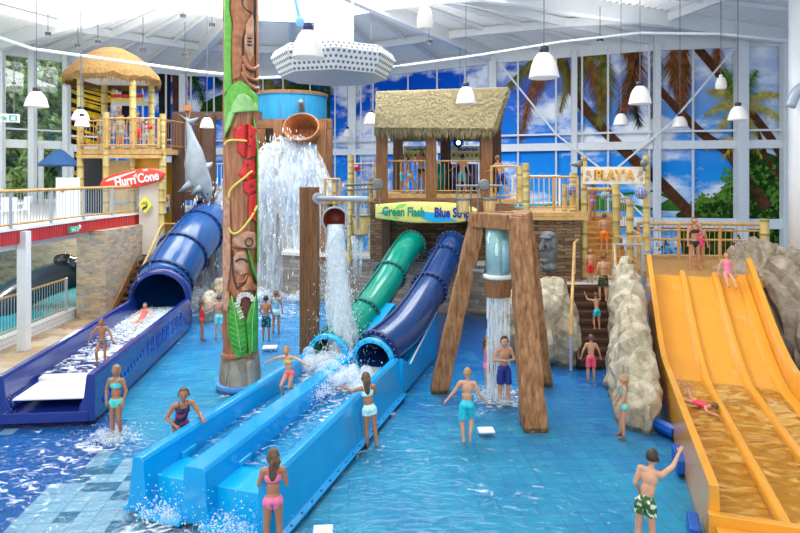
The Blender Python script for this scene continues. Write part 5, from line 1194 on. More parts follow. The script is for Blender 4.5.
for px in (323,331): m.bar(P(px,196,25.6), P(px,262,25.0), .18)
tag(m.build('timber_braces', M['wood']), 'thin brown braces behind the leaning red bucket', 'brace')
# wooden water buckets
stave = streak('bucket_staves', (.45,.26,.08), (.72,.50,.20), (.84,.66,.34), scale=(12,12,1), rough=.5, bump=.3)
def wbucket(c, r, h, lab, water=False):
    t = thing('wooden_bucket', c-V(0,0,h/2), lab, 'bucket', 'wooden tipping buckets'); m = MB()
    m.lathe(c-V(0,0,h/2), [(0,0),(r*.72,0),(r,h),(r*.9,h),(r*.64,.04),(0,.04)], 24); m.build('bucket_body', stave, t, False)
    m = MB()
    for z, rr_ in ((.02,.73),(h-.02,1.0)): m = MB(); m.lathe(c+V(0,0,z-h/2), [(r*rr_,-.025),(r*rr_+.025,-.02),(r*rr_+.025,.03),(r*rr_,.035),(r*rr_,-.025)], 24); m.build('hoop', M['grey'], t, True)
    m = MB(); m.tube([c+V(-r,0,h/2-.08), c+V(-r,0,h/2+.3), c+V(r,0,h/2+.3), c+V(r,0,h/2-.08)], .012, 6); m.build('yoke', M['grey'], t)
wbucket(P(361,225,19.6), .29, .66, 'wooden bucket on the steel arm left of the green tube, leaking water')
wbucket(P(463.5,206,14.6), .17, .38, 'left one of two wooden buckets over the leaning timber legs')
wbucket(P(489.5,206,14.6), .17, .38, 'right one of two wooden buckets over the leaning timber legs')
o = thing('bucket_gantry', P(480,186,14.6), 'grey steel frame holding two wooden buckets above the timber legs', 'frame'); D = 14.6
m = MB(); m.tube([P(456,186,D), P(502,186,D)], .03, 8); m.tube([P(456,186.5,D+.45), P(502,186.5,D+.45)], .02, 8); m.build('top_bar', M['grey'], o)
m = MB()
for px, y1 in ((457,212),(471,215),(478,215),(500,215)): m.tube([P(px,186,D), P(px,y1,D)], .022, 6)
for px in (463.5,489.5): m.tube([P(px,186,D), P(px,197,D)], .012, 6)
m.build('hanger_rods', M['grey'], o)
m = MB(); m.lathe(P(484,185,D), [(0,-.12),(.12,-.1),(.14,0),(.12,.08),(0,.1)], 12, axis=(0,-1,0)); m.build('hub', M['grey'], o)
o = thing('bucket_gantry', P(362,185,20), 'grey steel arm with wheel hub beside the left hut post holding a wooden bucket', 'frame'); D = 20.0
m = MB(); m.tube([P(345,185,D), P(382,184,D+1)], .04, 8); m.tube([P(345,190,D), P(380,189,D+1)], .03, 8); m.build('top_bar', M['grey'], o)
m = MB(); m.lathe(P(378,184,D), [(0,-.15),(.16,-.12),(.18,0),(.16,.08),(0,.1)], 12, axis=(0,-1,0)); m.build('hub', M['grey'], o)
m = MB()
for px in (354,368): m.tube([P(px,186,D), P(px,216,D)], .025, 6)
m.tube([P(380,186,D+.5), P(379,206,D+.5)], .02, 6); m.build('hanger_rods', M['grey'], o)
m = MB()
for k in range(26):
    x0 = rnd(-.22,.16); a = P(358,236,19.6); m.tube([a+V(x0,rnd(-.1,.1),0), a+V(x0*.8,rnd(-.1,.1),-rnd(.5,1.6))], [rnd(.01,.03), .006], 5)
tag(m.build('trickle', M['foam'], smooth=True), 'thin white trickle falling from the leaking wooden bucket', 'water', kind='stuff')

# timber post with the dark red bucket
pz = H-12/F*17.8; timber(V(-2.68,17.8,-.1), V(-2.68,17.8,pz), .52, 'thick square timber post carrying the dark red tipping bucket', 'wood')
o = thing('steel_arm', V(-1.7,16.2,4.5), 'grey steel pipe arm reaching from the thick timber post over the slide', 'arm'); A0, A1 = V(-2.42,17.5,4.52), V(-.80,14.5,4.62)
m = MB(); m.tube([A0, A1], .07, 12); m.build('pipe', M['lightgrey'], o, True); m = MB(); m.lathe(A0+V(.05,-.08,0), [(0,-.06),(.17,-.06),(.17,.06),(0,.06)], 16, axis=(A1-A0)); m.build('mounting_flange', M['lightgrey'], o)
for t_, z in ((.16,-.75),(.62,-.75),(.95,-.35),(.82,-.6)): p = A0.lerp(A1, t_); m = MB(); m.tube([p, p+V(0,0,z)], .018, 6); m.build('hanging_rod', M['lightgrey'], o)
m = MB(); m.tube([A0.lerp(A1,.10)+V(0,0,-.73), A0.lerp(A1,.68)+V(0,0,-.73)], .015, 6); m.build('cross_rod', M['lightgrey'], o)
p = A0.lerp(A1,.85); m = MB(); m.bar(p, p+V(0,0,-.75), .07, .04); m.build('counterweight', M['grey'], o)
rb = thing('tipping_bucket', P(335,219,16.2), 'dark red round bucket tipped over and pouring water', 'bucket'); cb = P(335,219.5,16.1); ax = V(.05,-1,-.12).normalized()
m = MB(); m.lathe(cb, [(0,-.5),(.24,-.5),(.32,0),(.34,.02),(.33,.04),(.30,.0),(.22,-.46),(0,-.46)], 28, axis=ax); m.build('bucket_body', [M['copper']], rb, True)
m = MB(); m.lathe(cb, [(.315,0),(.36,0),(.36,.05),(.315,.05),(.315,0)], 28, axis=ax); m.build('rim', M['lightgrey'], rb, True)
pw = thing('falling_water', cb-V(0,0,.2), 'white gush of water falling from the dark red bucket onto the slide', 'water', kind='stuff')
for L_ in range(3):
    m = MB(); rows = []
    for k in range(40):
        t_ = k/39; z = cb.z-.12-(cb.z-.85)*t_; y = cb.y-.15-1.05*math.sqrt(t_); x = cb.x+.05+.28*t_; r = (.21+.16*t_)*(1-.22*L_)
        rows.append([V(x+r*math.cos(a)*(1+.35*mnoise.noise(Vector((a*1.5+L_,z*1.2,0)))), y+r*.8*math.sin(a)*(1+.3*mnoise.noise(Vector((a,z*1.5,5)))), z) for a in [2*math.pi*q/18 for q in range(18)]])
    m.loft(rows, closed=True); m.build('water_column', (M['fall'], M['gush'], M['gush'])[L_], pw, True)
m = MB()
for _ in range(2200):
    t_ = random.random()**.7; z = cb.z-.1-(cb.z-.7)*t_; y = cb.y-.15-1.05*math.sqrt(t_); x = cb.x+.05+.28*t_; q = (.18+.4*t_); s = rnd(.004,.015)
    m.ell(V(x+random.gauss(0,q*.62), y+random.gauss(0,q*.6), z), (s*.7,s*.7,s*rnd(1,2.6)), seg=5, rings=4)
m.build('drops', M['drop'], pw)

# ---------------------------------------------------------------- leaning timber legs with the shower
tri = thing('timber_tripod', V(2.44,14.05,0), 'three leaning carved timber legs joined at the top over the shower', 'tripod')
def leg(b, t_, w0, w1):
    b = Vector(b); t_ = Vector(t_); m = MB(); rows = []
    for k in range(13):
        s = k/12; c = b.lerp(t_, s); w_ = (w0+(w1-w0)*s)/2*(1+.05*math.sin(k*2.1)); rows.append([c+V(sx*w_, sy*w_, 0) for sx, sy in ((-1,-1),(1,-1),(1,1),(-1,1))])
    m.loft(rows, closed=True); m.f += [(3,2,1,0), (48,49,50,51)]; m.m += [0,0]; return m.build('leg', M['frame'], tri, bevel=.03)
TT = 4.28
leg((.95,14.7,-.1),(1.88,14.3,TT),.42,.38); leg((2.80,12.55,-.1),(2.62,13.3,TT),.50,.42); leg((3.62,15.2,-.1),(3.0,14.55,TT),.42,.36)
for a, b in (((1.74,14.36,4.14),(2.78,13.2,4.14)),((2.62,13.2,4.16),(3.05,14.7,4.16)),((1.75,14.3,4.14),(3.1,14.6,4.14))): m = MB(); m.bar(a, b, .36, .36); m.build('top_beam', M['frame'], tri, bevel=.03)
sh = thing('shower_tower', V(2.28,14.05,2.4), 'clear water cylinder with a wooden ring raining water between the timber legs', 'shower'); C = V(2.28,14.0,0)
aq = plain('pale_aqua_cylinder', (.42,.68,.72), .1, var=.12, scale=3); m = MB(); m.lathe(C+V(0,0,2.92), [(0,0),(.28,0),(.28,1.05),(0,1.05)], 28); m.build('inner_cylinder', aq, sh, True)
m = MB(); m.tube([C+V(.12,-.2,2.95), C+V(.12,-.2,3.7)], .12, 14); m.build('water_bubble_tube', plain('aqua_core', (.30,.55,.62), .15, var=.1), sh, True)
m = MB(); m.lathe(C+V(0,0,2.9), [(.31,0),(.31,1.1),(.30,1.1),(.30,0)], 28); m.build('glass_cylinder', M['glass'], sh, True)
m = MB(); m.lathe(C+V(0,0,2.80), [(0,0),(.34,0),(.34,.10),(0,.10)], 28); m.build('white_disc', M['offwhite'], sh, True)
m = MB(); m.lathe(C+V(0,0,2.38), [(0,.05),(.29,0),(.30,0),(.32,.42),(0,.42)], 28); m.build('wooden_ring', M['wood'], sh)
m = MB(); m.tube([C+V(-.3,0,2.95), C+V(-.55,.15,2.95)], .05, 8); m.build('supply_pipe', M['grey'], sh)
m = MB()
for k in range(150):
    a = rnd(0,6.28); q = .29*math.sqrt(random.random()); p = C+V(q*math.cos(a), q*math.sin(a), 2.4); z = 2.4
    while z > .1:
        l = rnd(.12,.6); r = rnd(.0025,.0055); m.tube([V(p.x,p.y,z), V(p.x+rnd(-.005,.005),p.y,max(0,z-l))], r, 4); z -= l+rnd(.04,.35)
tag(m.build('shower_water', M['drop']), 'fine streams of shower water raining between the timber legs', 'water', kind='stuff')
splash('water_splash', [(C+V(0,-.1,0),(.4,.4,.12)),(C+V(-.25,.1,0),(.3,.3,.15))], 70, M['foam'], 'white foam on the pool where the shower streams land', 'splash', 150)

# ---------------------------------------------------------------- stone head
hd = P(549,270,18.0); t = thing('stone_head', hd, 'dark grey long-faced stone head on the pale rock', 'statue'); m = MB(); b_ = hd; R = Matrix.Rotation(-1.0, 3, 'Z')
q = lambda x, y, z: b_+R@V(x,y,z)
m.ell(q(0,0,.10), (.30,.26,.16), R); m.ell(q(0,.02,.45), (.24,.24,.40), R); m.ell(q(0,.04,.85), (.25,.24,.32), R); m.ell(q(0,-.02,1.06), (.25,.20,.11), R)
m.ell(q(0,-.16,.98), (.24,.12,.06), R); m.tube([q(0,-.22,.96), q(0,-.30,.70), q(0,-.32,.62)], [.045,.07,.09], 10); m.ell(q(0,-.23,.50), (.13,.08,.035), R); m.ell(q(0,-.23,.43), (.12,.08,.035), R); m.ell(q(0,-.20,.29), (.15,.12,.09), R)
for s in (-1,1): m.ell(q(s*.25,.02,.72), (.035,.08,.24), R); m.ell(q(s*.13,-.14,.72), (.09,.08,.14), R)
co, no, fs = remesh(m, .028, 1); link('carved_head', co, fs, M['moai'], t, True)

# ---------------------------------------------------------------- steps, platforms and sign on the right
sp = thing('staircase', (5.5,17.4,0), 'dark brown steps climbing from the pool beside the pale rock', 'staircase')
for k in range(9):
    m = MB(); y = 16.3+k*.25; z = .2*(k+1); m.box(V(5.42+.03*k, y+.16, z-.05), (1.15,.36,.10)); m.box(V(5.42+.03*k, y+.04, z-.15), (1.1,.05,.2)); m.build('step', M['darkwoodx'], sp, bevel=.01)
for x0 in (4.84,5.98): m = MB(); m.bar(V(x0,16.25,.1), V(x0+.26,18.6,1.8), .07, .35); m.build('side_board', M['darkwoodx'], sp)
m = MB(); m.prism([(4.6,18.5,1.62),(7.6,18.5,1.62),(7.6,20.6,1.62),(5.9,20.6,1.62),(5.75,19.4,1.62),(4.6,19.4,1.62)], (0,0,.18)); tag(m.build('platform', M['stonewhite']), 'small pale stone landing at the top of the dark brown steps', 'platform')
rock([(V(6.9,18.75,.6),(.75,.35,1.0)),(V(4.9,18.9,.6),(.5,.35,.9))], M['rockgrey'], 'rocky face under the pale stone landing', amp=.1)
s2 = thing('staircase', (6.9,21.8,1.8), 'orange wooden steps rising under the play sign', 'staircase')
for k in range(10):
    m = MB(); y = 20.3+k*.32; z = 1.8+.18*(k+1); m.box(V(6.95+.06*k, y+.2, z-.04), (1.75,.42,.08)); m.box(V(6.95+.06*k, y+.02, z-.12), (1.75,.04,.18)); m.build('step', M['deck'], s2)
m = MB(); m.prism([(6.2,23.5,3.45),(8.7,23.5,3.45),(9.0,26,3.45),(6.1,26,3.45)], (0,0,.15)); tag(m.build('platform', M['deck']), 'upper wooden platform behind the play sign', 'platform')
for px, y0, y1, dd, r, lab in ((584,157,278,19.5,.10,'left tall bamboo post of the play sign'),(646.3,156,252,19.5,.105,'right tall bamboo post of the play sign'),(526,163,262,19.0,.10,'tall bamboo post right of the timber legs'),(520,166,203,20.6,.10,'short bamboo post next to the tall one right of the timber legs'),
        (573.5,173,211,19.8,.13,'stout bamboo post left of the play sign'),(564.5,184,211,19.4,.08,'thin short bamboo post on the middle platform'),(616,183,262,21.5,.13,'stout bamboo post behind the orange wooden steps'),(630,201,262,20.4,.12,'short stout bamboo post right of the boy in orange shorts'),(764.5,219,262,20.9,.30/2,'stout bamboo post at the right end of the amber slide platform')):
    cane(px, y0, y1, dd, r, lab)
# sign
c = P(614,175.5,19.35); t = thing('play_sign', c, 'cream sign board with carved orange letters between two bamboo posts', 'sign')
m = MB(); m.box(c, (1.98,.06,.56)); m.build('board', streak('sign_board_cream', (.72,.58,.40),(.84,.75,.60),(.90,.84,.72), scale=(1,8,8), bump=.1), t, bevel=.01)
vs, fs = text_obj("PLAY'A", .42, .03, .008, space=1.06); xs = [v.x for v in vs]; k = 1.22/(max(xs)-min(xs)); mid = (max(xs)+min(xs))/2
link('lettering', [c+V((v.x-mid)*k*1.06, -.05+.0*v.z-v.z*.2, v.y*1.06) for v in vs], fs, plain('letter_edge_brown', (.30,.12,.02)), t)
link('lettering', [c+V((v.x-mid)*k, -.075-v.z, v.y) for v in vs], fs, plain('letter_orange', (.80,.42,.06), .4, var=.2), t)
for s in (-1,1):
    m = MB(); m.ell(c+V(s*.84,-.035,.08), (.08,.015,.09)); m.ell(c+V(s*.88,-.035,-.12), (.07,.015,.07)); m.ell(c+V(s*.76,-.035,-.02), (.03,.015,.05)); m.build('painted_shells', plain('faint_brown', (.50,.36,.22)), t)
for px, py, dd, lab in ((577.5,164,19.2,'grey shell-shaped spout on the left post of the play sign'),(643.5,163,19.2,'grey shell-shaped spout on the right post of the play sign')):
    p = P(px,py,dd); m = MB(); s = -1 if px < 600 else 1
    if s < 0: m.tube([p+V(.15,0,.02), p, p+V(-.25,0,-.02)], [.10,.11,.02], 12)
    else: m.ell(p+V(0,-.05,0), (.12,.1,.13)); m.tube([p, p+V(0,-.1,-.25)], .05, 8)
    tag(m.build('water_spout', M['grey'], smooth=True), lab, 'spout')
glassb = plain('float_glass_blue', (.10,.16,.48), .15, var=.4, scale=12)
def gfloat(px, py, dd, r, mt, lab, net=True):
    p = P(px,py,dd); t = thing('glass_float', p, lab, 'glass float'); m = MB(); m.ell(p, r, seg=18, rings=12); m.build('glass_ball', mt, t, True); m = MB()
    for k in range(6):
        a = math.pi*k/6; m.tube([p+Matrix.Rotation(a,3,'Z')@V(r*1.03*math.cos(q), 0, r*1.03*math.sin(q)) for q in [2*math.pi*j/20 for j in range(20)]], .010, 5, closed=True)
    for z in (-.5,0,.5): m.lathe(p+V(0,0,z*r), [(r*math.sqrt(1-z*z)*1.02,-.008),(r*math.sqrt(1-z*z)*1.05,0),(r*math.sqrt(1-z*z)*1.02,.008)], 20)
    m.tube([p+V(0,0,r), p+V(0,.1,r+.35)], .01, 5); m.build('rope_net', plain('net_rope', (.45,.42,.42), .8), t)
gfloat(571,189.5,19.3,.17,glassb,'blue glass float in a rope net left of the play sign'); gfloat(641.5,193,19.1,.19,glassb,'blue glass float in a rope net under the right end of the play sign')
gfloat(604.5,195.5,21.6,.13,plain('float_glass_green', (.03,.28,.24), .15, var=.5, scale=12),'green glass float hanging under the play sign')
o = thing('bamboo_beam', P(600,189,21.8), 'horizontal bamboo rail behind the purple bikini girl', 'beam'); m = MB(); m.tube([P(586,189.5,21.8), P(617,189.5,21.8)], .08, 10); m.build('cane', M['bamboorail'], o)
railing([P(589,222,24.6), P(616,222,24.6)], 'thin bar railing at the back of the upper platform', h=1.1, gap=.2, bars='lightgrey')
railing([P(618,232,21.5), P(629,232,21.0)], 'brown bar railing between two stout bamboo posts', h=1.2, gap=.1)
# platforms beside the hut
m = MB(); m.prism([(3.15,20.6,4.22),(4.2,20.6,4.22),(4.2,22,4.22),(3.15,22,4.22)], (0,0,.12)); tag(m.build('platform', M['bamboorail']), 'small wooden platform directly right of the straw hut', 'platform')
m = MB(); m.prism([(3.8,19.1,3.88),(5.95,19.0,3.88),(6.2,23.4,3.88),(3.8,22.5,3.88)], (0,0,.12)); m.bar(V(3.8,19.05,3.82), V(5.95,18.98,3.82), .1, .1); tag(m.build('platform', M['bamboorail']), 'middle wooden platform between the timber legs and the play sign', 'platform')
m = MB(); m.bar(V(3.1,20.55,3.95), V(3.9,20.55,3.95), .2, .5); tag(m.build('timber_beam', M['woodx']), 'brown beam under the small platform right of the hut', 'beam')
railing([V(3.15,20.65,4.38), V(4.05,20.65,4.38)], 'bamboo bar railing directly right of the straw hut', h=1.12, gap=.15)
railing([V(4.1,19.15,4.06), V(4.9,19.12,4.06), V(5.65,19.1,4.06)], 'bamboo bar railing of the middle platform', h=1.08, gap=.15)
railing([V(4.1,21.8,4.06), V(5.9,22.2,4.06)], 'white bar railing at the back of the middle platform', h=1.1, gap=.2, rail='white', bars='white')
# stairs handrails
def handrail(pts, lab, posts=(0,-1)):
    o = thing('handrail', pts[0], lab, 'handrail'); m = MB(); m.tube([Vector(p) for p in pts], .045, 8); m.build('rail', M['bamboorail'], o)
    for i in posts: p = Vector(pts[i]); m = MB(); m.tube([p, p-V(0,0,.95)], .04, 8); m.build('post', M['lightgrey'], o)
handrail([P(571,335,16.0), P(572,300,16.4), P(574.5,243,18.5), P(577.5,240,18.9)], 'yellow wooden handrail on the left of the dark brown steps', (0,2))
handrail([P(617,323,15.9), P(615.5,262,17.6), P(614.5,246,18.4)], 'yellow wooden handrail on the right of the dark brown steps', (1,2))
railing([V(6.6,18.55,1.8), V(7.5,18.55,1.8)], 'light grey bar railing between the dark brown steps and the amber slide', h=1.25, gap=.16, rail='lightgrey', bars='lightgrey')
m = MB(); m.bar(P(614,236,18.5), P(645,236.5,18.5), .08, .06); tag(m.build('handrail', M['bamboorail']), 'wooden rail above the light grey bar railing by the amber slide', 'handrail')
# amber slide platform
m = MB(); a, b = Y(10.1,-.05,0), Y(10.1,2.85,0); m.prism([V(a.x,a.y,2.0), V(b.x,b.y,2.0), V(13.3,16.4,2.0), V(13.3,22,2.0), V(7.6,22,2.0), V(7.6,a.y+.3,2.0)], (0,0,.22)); tag(m.build('platform', M['deck']), 'orange wooden platform at the top of the amber slide', 'platform')
railing([V(8.5,21.4,2.22), V(9.9,21.3,2.22), V(11.3,21.2,2.22), V(12.8,21.0,2.22)], 'bamboo railing behind the amber slide platform', h=1.25, gap=.17, rr=.06, top2=True, nrails=3, pr=.06)
railing([V(7.6,19.0,2.22), V(8.1,21.2,2.22)], 'bamboo railing at the left side of the amber slide platform', h=1.1, gap=.2)
m = MB(); m.prism([P(655,222,22.5), P(745,222,22.3), P(745,270,22.3), P(655,270,22.5)], (0,.1,0)); 
m = MB()
for k in range(7):
    p = P(664+k*13, 262, 22.8+.4*(k%2))
    for _ in range(26):
        d = Vector((random.gauss(0,.22), random.gauss(0,.1), abs(random.gauss(.5,.3)))); q = p+d; s = rnd(.08,.22); a = rnd(0,6.28); m.add([q, q+V(s*math.cos(a)*.4,0,s*.5), q+V(s*math.cos(a),0,s*math.sin(a))], [(0,1,2)])
tag(m.build('dry_branches', plain('branch_dark', (.06,.045,.02), .8, var=.4)), 'dark dry plants behind the amber slide railing', 'plants', kind='stuff')
# ---------------------------------------------------------------- people
def skin_mat(name, c):
    m, nt, b = mk(name); b.inputs['Roughness'].default_value = .42; b.inputs['Subsurface Weight'].default_value = .0
    mp = coords(nt); n = N(nt, 'ShaderNodeTexNoise', Scale=7, Detail=4); L(nt, mp, 0, n, 'Vector')
    r = ramp(nt, [(.3, tuple(x*.86 for x in c)), (.7, tuple(min(1,x*1.08) for x in c))]); L(nt, n, 'Fac', r, 0); L(nt, r, 0, b, 'Base Color'); return m
SK = {'light': skin_mat('skin_light', (.62,.31,.185)), 'tan': skin_mat('skin_tan', (.44,.185,.09)), 'mid': skin_mat('skin_mid', (.52,.245,.14))}
HR = {'dark': streak('hair_dark', (.012,.008,.006),(.03,.018,.012),(.06,.035,.02), rough=.45), 'brown': streak('hair_brown', (.06,.03,.014),(.13,.065,.03),(.20,.11,.05), rough=.45), 'blond': streak('hair_blond', (.22,.12,.05),(.40,.25,.12),(.55,.38,.2), rough=.5), 'ginger': streak('hair_ginger', (.18,.07,.02),(.30,.12,.04),(.4,.18,.07), rough=.5)}
def cloth(name, c): return plain('cloth_'+name, c, .6, var=.12, scale=14)
def print_cloth(name, a, b_, c, sc=22):
    key = 'cloth_'+name
    if key in MATS: return MATS[key]
    m, nt, b = mk(key); b.inputs['Roughness'].default_value = .7; mp = coords(nt); n = N(nt, 'ShaderNodeTexNoise', Scale=sc, Detail=2); L(nt, mp, 0, n, 'Vector')
    r = ramp(nt, [(.40,a),(.48,b_),(.56,c)]); r.color_ramp.interpolation = 'CONSTANT'; L(nt, n, 'Fac', r, 0); L(nt, r, 0, b, 'Base Color'); MATS[key] = m; return m
def caps(m, a, b, ra, rb, seg=12):
    a = Vector(a); b = Vector(b); ln = (b-a).length; pts = []; rs = []
    d = (b-a).normalized()
    for t in (-.92,-.7,-.35): pts.append(a+d*ra*t); rs.append(ra*math.sqrt(1-t*t))
    for t in (0,.25,.5,.75,1): pts.append(a.lerp(b, t)); rs.append(ra+(rb-ra)*t)
    for t in (.35,.7,.92): pts.append(b+d*rb*t); rs.append(rb*math.sqrt(1-t*t))
    m.tube(pts, rs, seg)
NP = 0
def person(loc, h, face, label, wear, hair='brown', skin='light', lean=(0,0,1), arms=None, legs=None, hl='short', look=0.0, tilt=0.0, group=None, child=True, vox=None, near=True, seat=None, roll=None, woman=False, base_z=None):
    """loc: foot point; face: compass heading in degrees the figure faces (0 = away from camera +Y, 180 = towards camera); poses in body axes (x to its right, y ahead, z up)"""
    global NP; NP += 1
    v = Vector; la = v(lean).normalized()
    A = arms or {}; G_ = legs or {}
    al = [v(q).normalized() for q in A.get('L', ((-.25,.05,-1),(-.1,.2,-1)))]; ar = [v(q).normalized() for q in A.get('R', ((.25,.05,-1),(.1,.2,-1)))]
    ll = [v(q).normalized() for q in G_.get('L', ((-.06,.02,-1),(-.02,-.02,-1)))]; lr = [v(q).normalized() for q in G_.get('R', ((.06,.02,-1),(.02,-.02,-1)))]
    pel = v((0,0,0)); side = v((1,0,0)); fw = la.cross(side)*-1
    fw = (v((0,1,0))-la*la.y).normalized(); side = fw.cross(la).normalized()
    Rt = Matrix((side, fw, la)).transposed()
    hh = .074 if child else .066; nk = .305; neck = la*nk; hd_dir = (la*.6+v((0,0,.4))+v((0,A.get('nod',0),0))).normalized()
    headc = neck+hd_dir*(.048+hh)
    Rh = Matrix.Rotation(look, 3, 'Z')@Matrix.Rotation(tilt, 3, 'X')@(Rt if abs(la.z) < .6 else Matrix.Identity(3))
    sw = .098 if not (woman or not child) else .104; hw = .048
    sL = neck-side*sw-la*.012; sR = neck+side*sw-la*.012; hL = -side*hw-la*.012; hR = side*hw-la*.012
    ua, fa, tg, sn = .155, .135, .235, .225
    eL = sL+al[0]*ua; wL = eL+al[1]*fa; eR = sR+ar[0]*ua; wR = eR+ar[1]*fa
    kL = hL+ll[0]*tg; aL = kL+ll[1]*sn; kR = hR+lr[0]*tg; aR = kR+lr[1]*sn
    m = MB()
    bu = 1.0
    m.ell(la*.225+fw*.0, (.082,.052,.085), Rt); m.ell(la*.125, (.069,.046,.10), Rt); m.ell(la*.02, (.078,.055,.062), Rt)
    m.ell(la*.0-fw*.022-side*.036, (.042,.042,.045), Rt); m.ell(la*.0-fw*.022+side*.036, (.042,.042,.045), Rt)
    caps(m, sL+side*.01, sR-side*.01, .033, .033); caps(m, neck-la*.01, headc-hd_dir*.03, .026, .024)
    if woman:
        for s in (-1,1): m.ell(la*.225+fw*.04+side*s*.04, (.034,.032,.034), Rt)
    m.ell(headc, (hh*.70,hh*.84,hh), Rh); m.ell(headc+Rh@v((0,hh*.22,-hh*.42)), (hh*.50,hh*.58,hh*.52), Rh)
    m.ell(headc+Rh@v((0,hh*.86,-hh*.12)), (hh*.11,hh*.18,hh*.17), Rh)
    for s in (-1,1): m.ell(headc+Rh@v((s*hh*.70,0,-hh*.08)), (hh*.10,hh*.17,hh*.24), Rh)
    for s_, e_, w_, d_ in ((sL,eL,wL,al[1]),(sR,eR,wR,ar[1])):
        caps(m, s_, e_, .030, .023); caps(m, e_, w_, .0235, .016)
        # palm
        m2c = w_+d_*.028; caps(m, w_, w_+d_*.045, .014, .019)
    for h_, k_, a_, d_ in ((hL,kL,aL,ll[1]),(hR,kR,aR,lr[1])):
        caps(m, h_, k_, .050, .033); caps(m, k_+(a_-k_)*.0, k_.lerp(a_,.35), .033, .033); caps(m, k_.lerp(a_,.35), a_, .033, .019)
        fd = v((0,1,0))-d_*d_.y*.9 if abs(d_.y) < .75 else v((0,.35,-1)) if d_.y > 0 else v((0,.3,-1))
        if d_.y < -.55: fd = v((0,-.15,-1))
        fd = fd.normalized(); heel = a_-fd*.022+d_*.022; toe = a_+fd*.085+d_*.028
        caps(m, a_, heel, .019, .020); caps(m, heel, toe, .020, .015); caps(m, a_, a_.lerp(toe,.6), .02, .018)
    if vox is None: vox = max(.011, min(.03, .009/h*1.3))
    if not near: vox = .016
    co, no, fs = remesh(m, vox, 2)
    # hands: palm root and five bent fingers, unequal in length
    fm = MB()
    if True:
        for w_, d_, sd in ((wL,al[1],-1),(wR,ar[1],1)):
            px_ = d_.cross(v((0,0,1))); px_ = px_.normalized() if px_.length > .2 else v((0,1,0)); nrm = px_.cross(d_).normalized()
            base = w_+d_*.050
            for k, ln in enumerate((.030,.036,.034,.027)):
                o_ = base+px_*(k-1.5)*.0095; p1 = o_+d_*ln*.5; p2 = p1+(d_*.85-nrm*.35*sd*.0-v((0,0,.25))).normalized()*ln*.6
                fm.tube([o_-d_*.012, o_, p1, p2], [.0062,.0060,.0055,.0042], 6)
            o_ = w_+d_*.022+px_*(-.018)*(1); fm.tube([o_, o_+(d_*.7-px_*.7).normalized()*.02, o_+(d_*.95-px_*.45).normalized()*.042], [.0075,.0065,.0048], 6)
        for a_, toe_d in ((aL,ll[1]),(aR,lr[1])): pass
    if len(fm.v):
        nb = len(co); co = np.vstack([co, np.array([tuple(q) for q in fm.v])]); fs = fs+[tuple(i+nb for i in f) for f in fm.f]
    else: nb = len(co)
    segs = [('torso', v((0,0,-.03)), neck, .07),('head', neck+hd_dir*.03, headc, .055),('armL', sL, eL, .027),('armL', eL, wL+al[1]*.06, .02),('armR', sR, eR, .027),('armR', eR, wR+ar[1]*.06, .02),('legL', hL, kL, .042),('shin', kL, aL, .03),('legR', hR, kR, .042),('shin', kR, aR, .03)]
    def seg_d(p, a, b):
        ab = b-a; t = np.clip(((p-a)@ab)/(ab@ab), -.3, 1.3); tc = np.clip(t, 0, 1); return np.linalg.norm(p-(a+tc[:,None]*ab), axis=1), t
    pts = co[:nb]; ds = []; ts = []
    for nm, a, b, r in segs:
        d, t = seg_d(pts, np.array(tuple(a)), np.array(tuple(b))); ds.append(d/r); ts.append(t)
    ds = np.array(ds); ts = np.array(ts); who = ds.argmin(0); tor = (pts@np.array(tuple(la)))
    isT = np.isin(who, [0]); legm = np.isin(who, [6,8]); legt = np.where(who == 6, ts[6], ts[8])
    fwv = pts@np.array(tuple(fw)); sdv = np.abs(pts@np.array(tuple(side)))
    def shell(mask, off, name, mat, parent, flare=None, smooth=True):
        use = [f for f in fs if f[0] < nb and all(mask[i] for i in f)]
        if not use: return None
        ids = sorted({i for f in use for i in f}); mp_ = {i: j for j, i in enumerate(ids)}
        vv = []
        for i in ids: vv.append(pts[i]+no[i]*(off+(flare[i] if flare is not None else 0)))
        k = len(ids)
        for i in ids: vv.append(pts[i]-no[i]*.004)
        ff = [tuple(mp_[i] for i in f) for f in use]; edges = {}
        for f in use:
            for a, b in zip(f, f[1:]+f[:1]): edges[(a,b)] = edges.get((a,b),0)+1
        for (a,b) in list(edges):
            if (b,a) not in edges: ff.append((mp_[b], mp_[a], mp_[a]+k, mp_[b]+k))
        return place(name, np.array(vv), ff, mat, parent, smooth)
    # frame of the figure in the place
    ang = -math.radians(face); Rz = Matrix.Rotation(ang, 3, 'Z')
    if roll is not None: Rz = Rz@Matrix.Rotation(roll[0], 3, 'X')@Matrix.Rotation(roll[1], 3, 'Y')
    Rn = np.array(Rz); low = (co@Rn.T)[:,2].min(); locv = np.array(tuple(loc)); 
    foot = (np.array(tuple(aL))+np.array(tuple(aR)))/2 if seat is None else np.array(tuple(v((0,0,0))))
    sh0 = (Rn@foot); sh0[2] = low
    def place(name, arr, faces, mat, parent, smooth=True, label=None):
        return link(name, (arr@Rn.T-sh0)*h+locv, faces, mat, parent, smooth, label=label)
    root = thing('person', loc, label, 'person', group)
    body = place('body', co, fs, SK[skin], root)
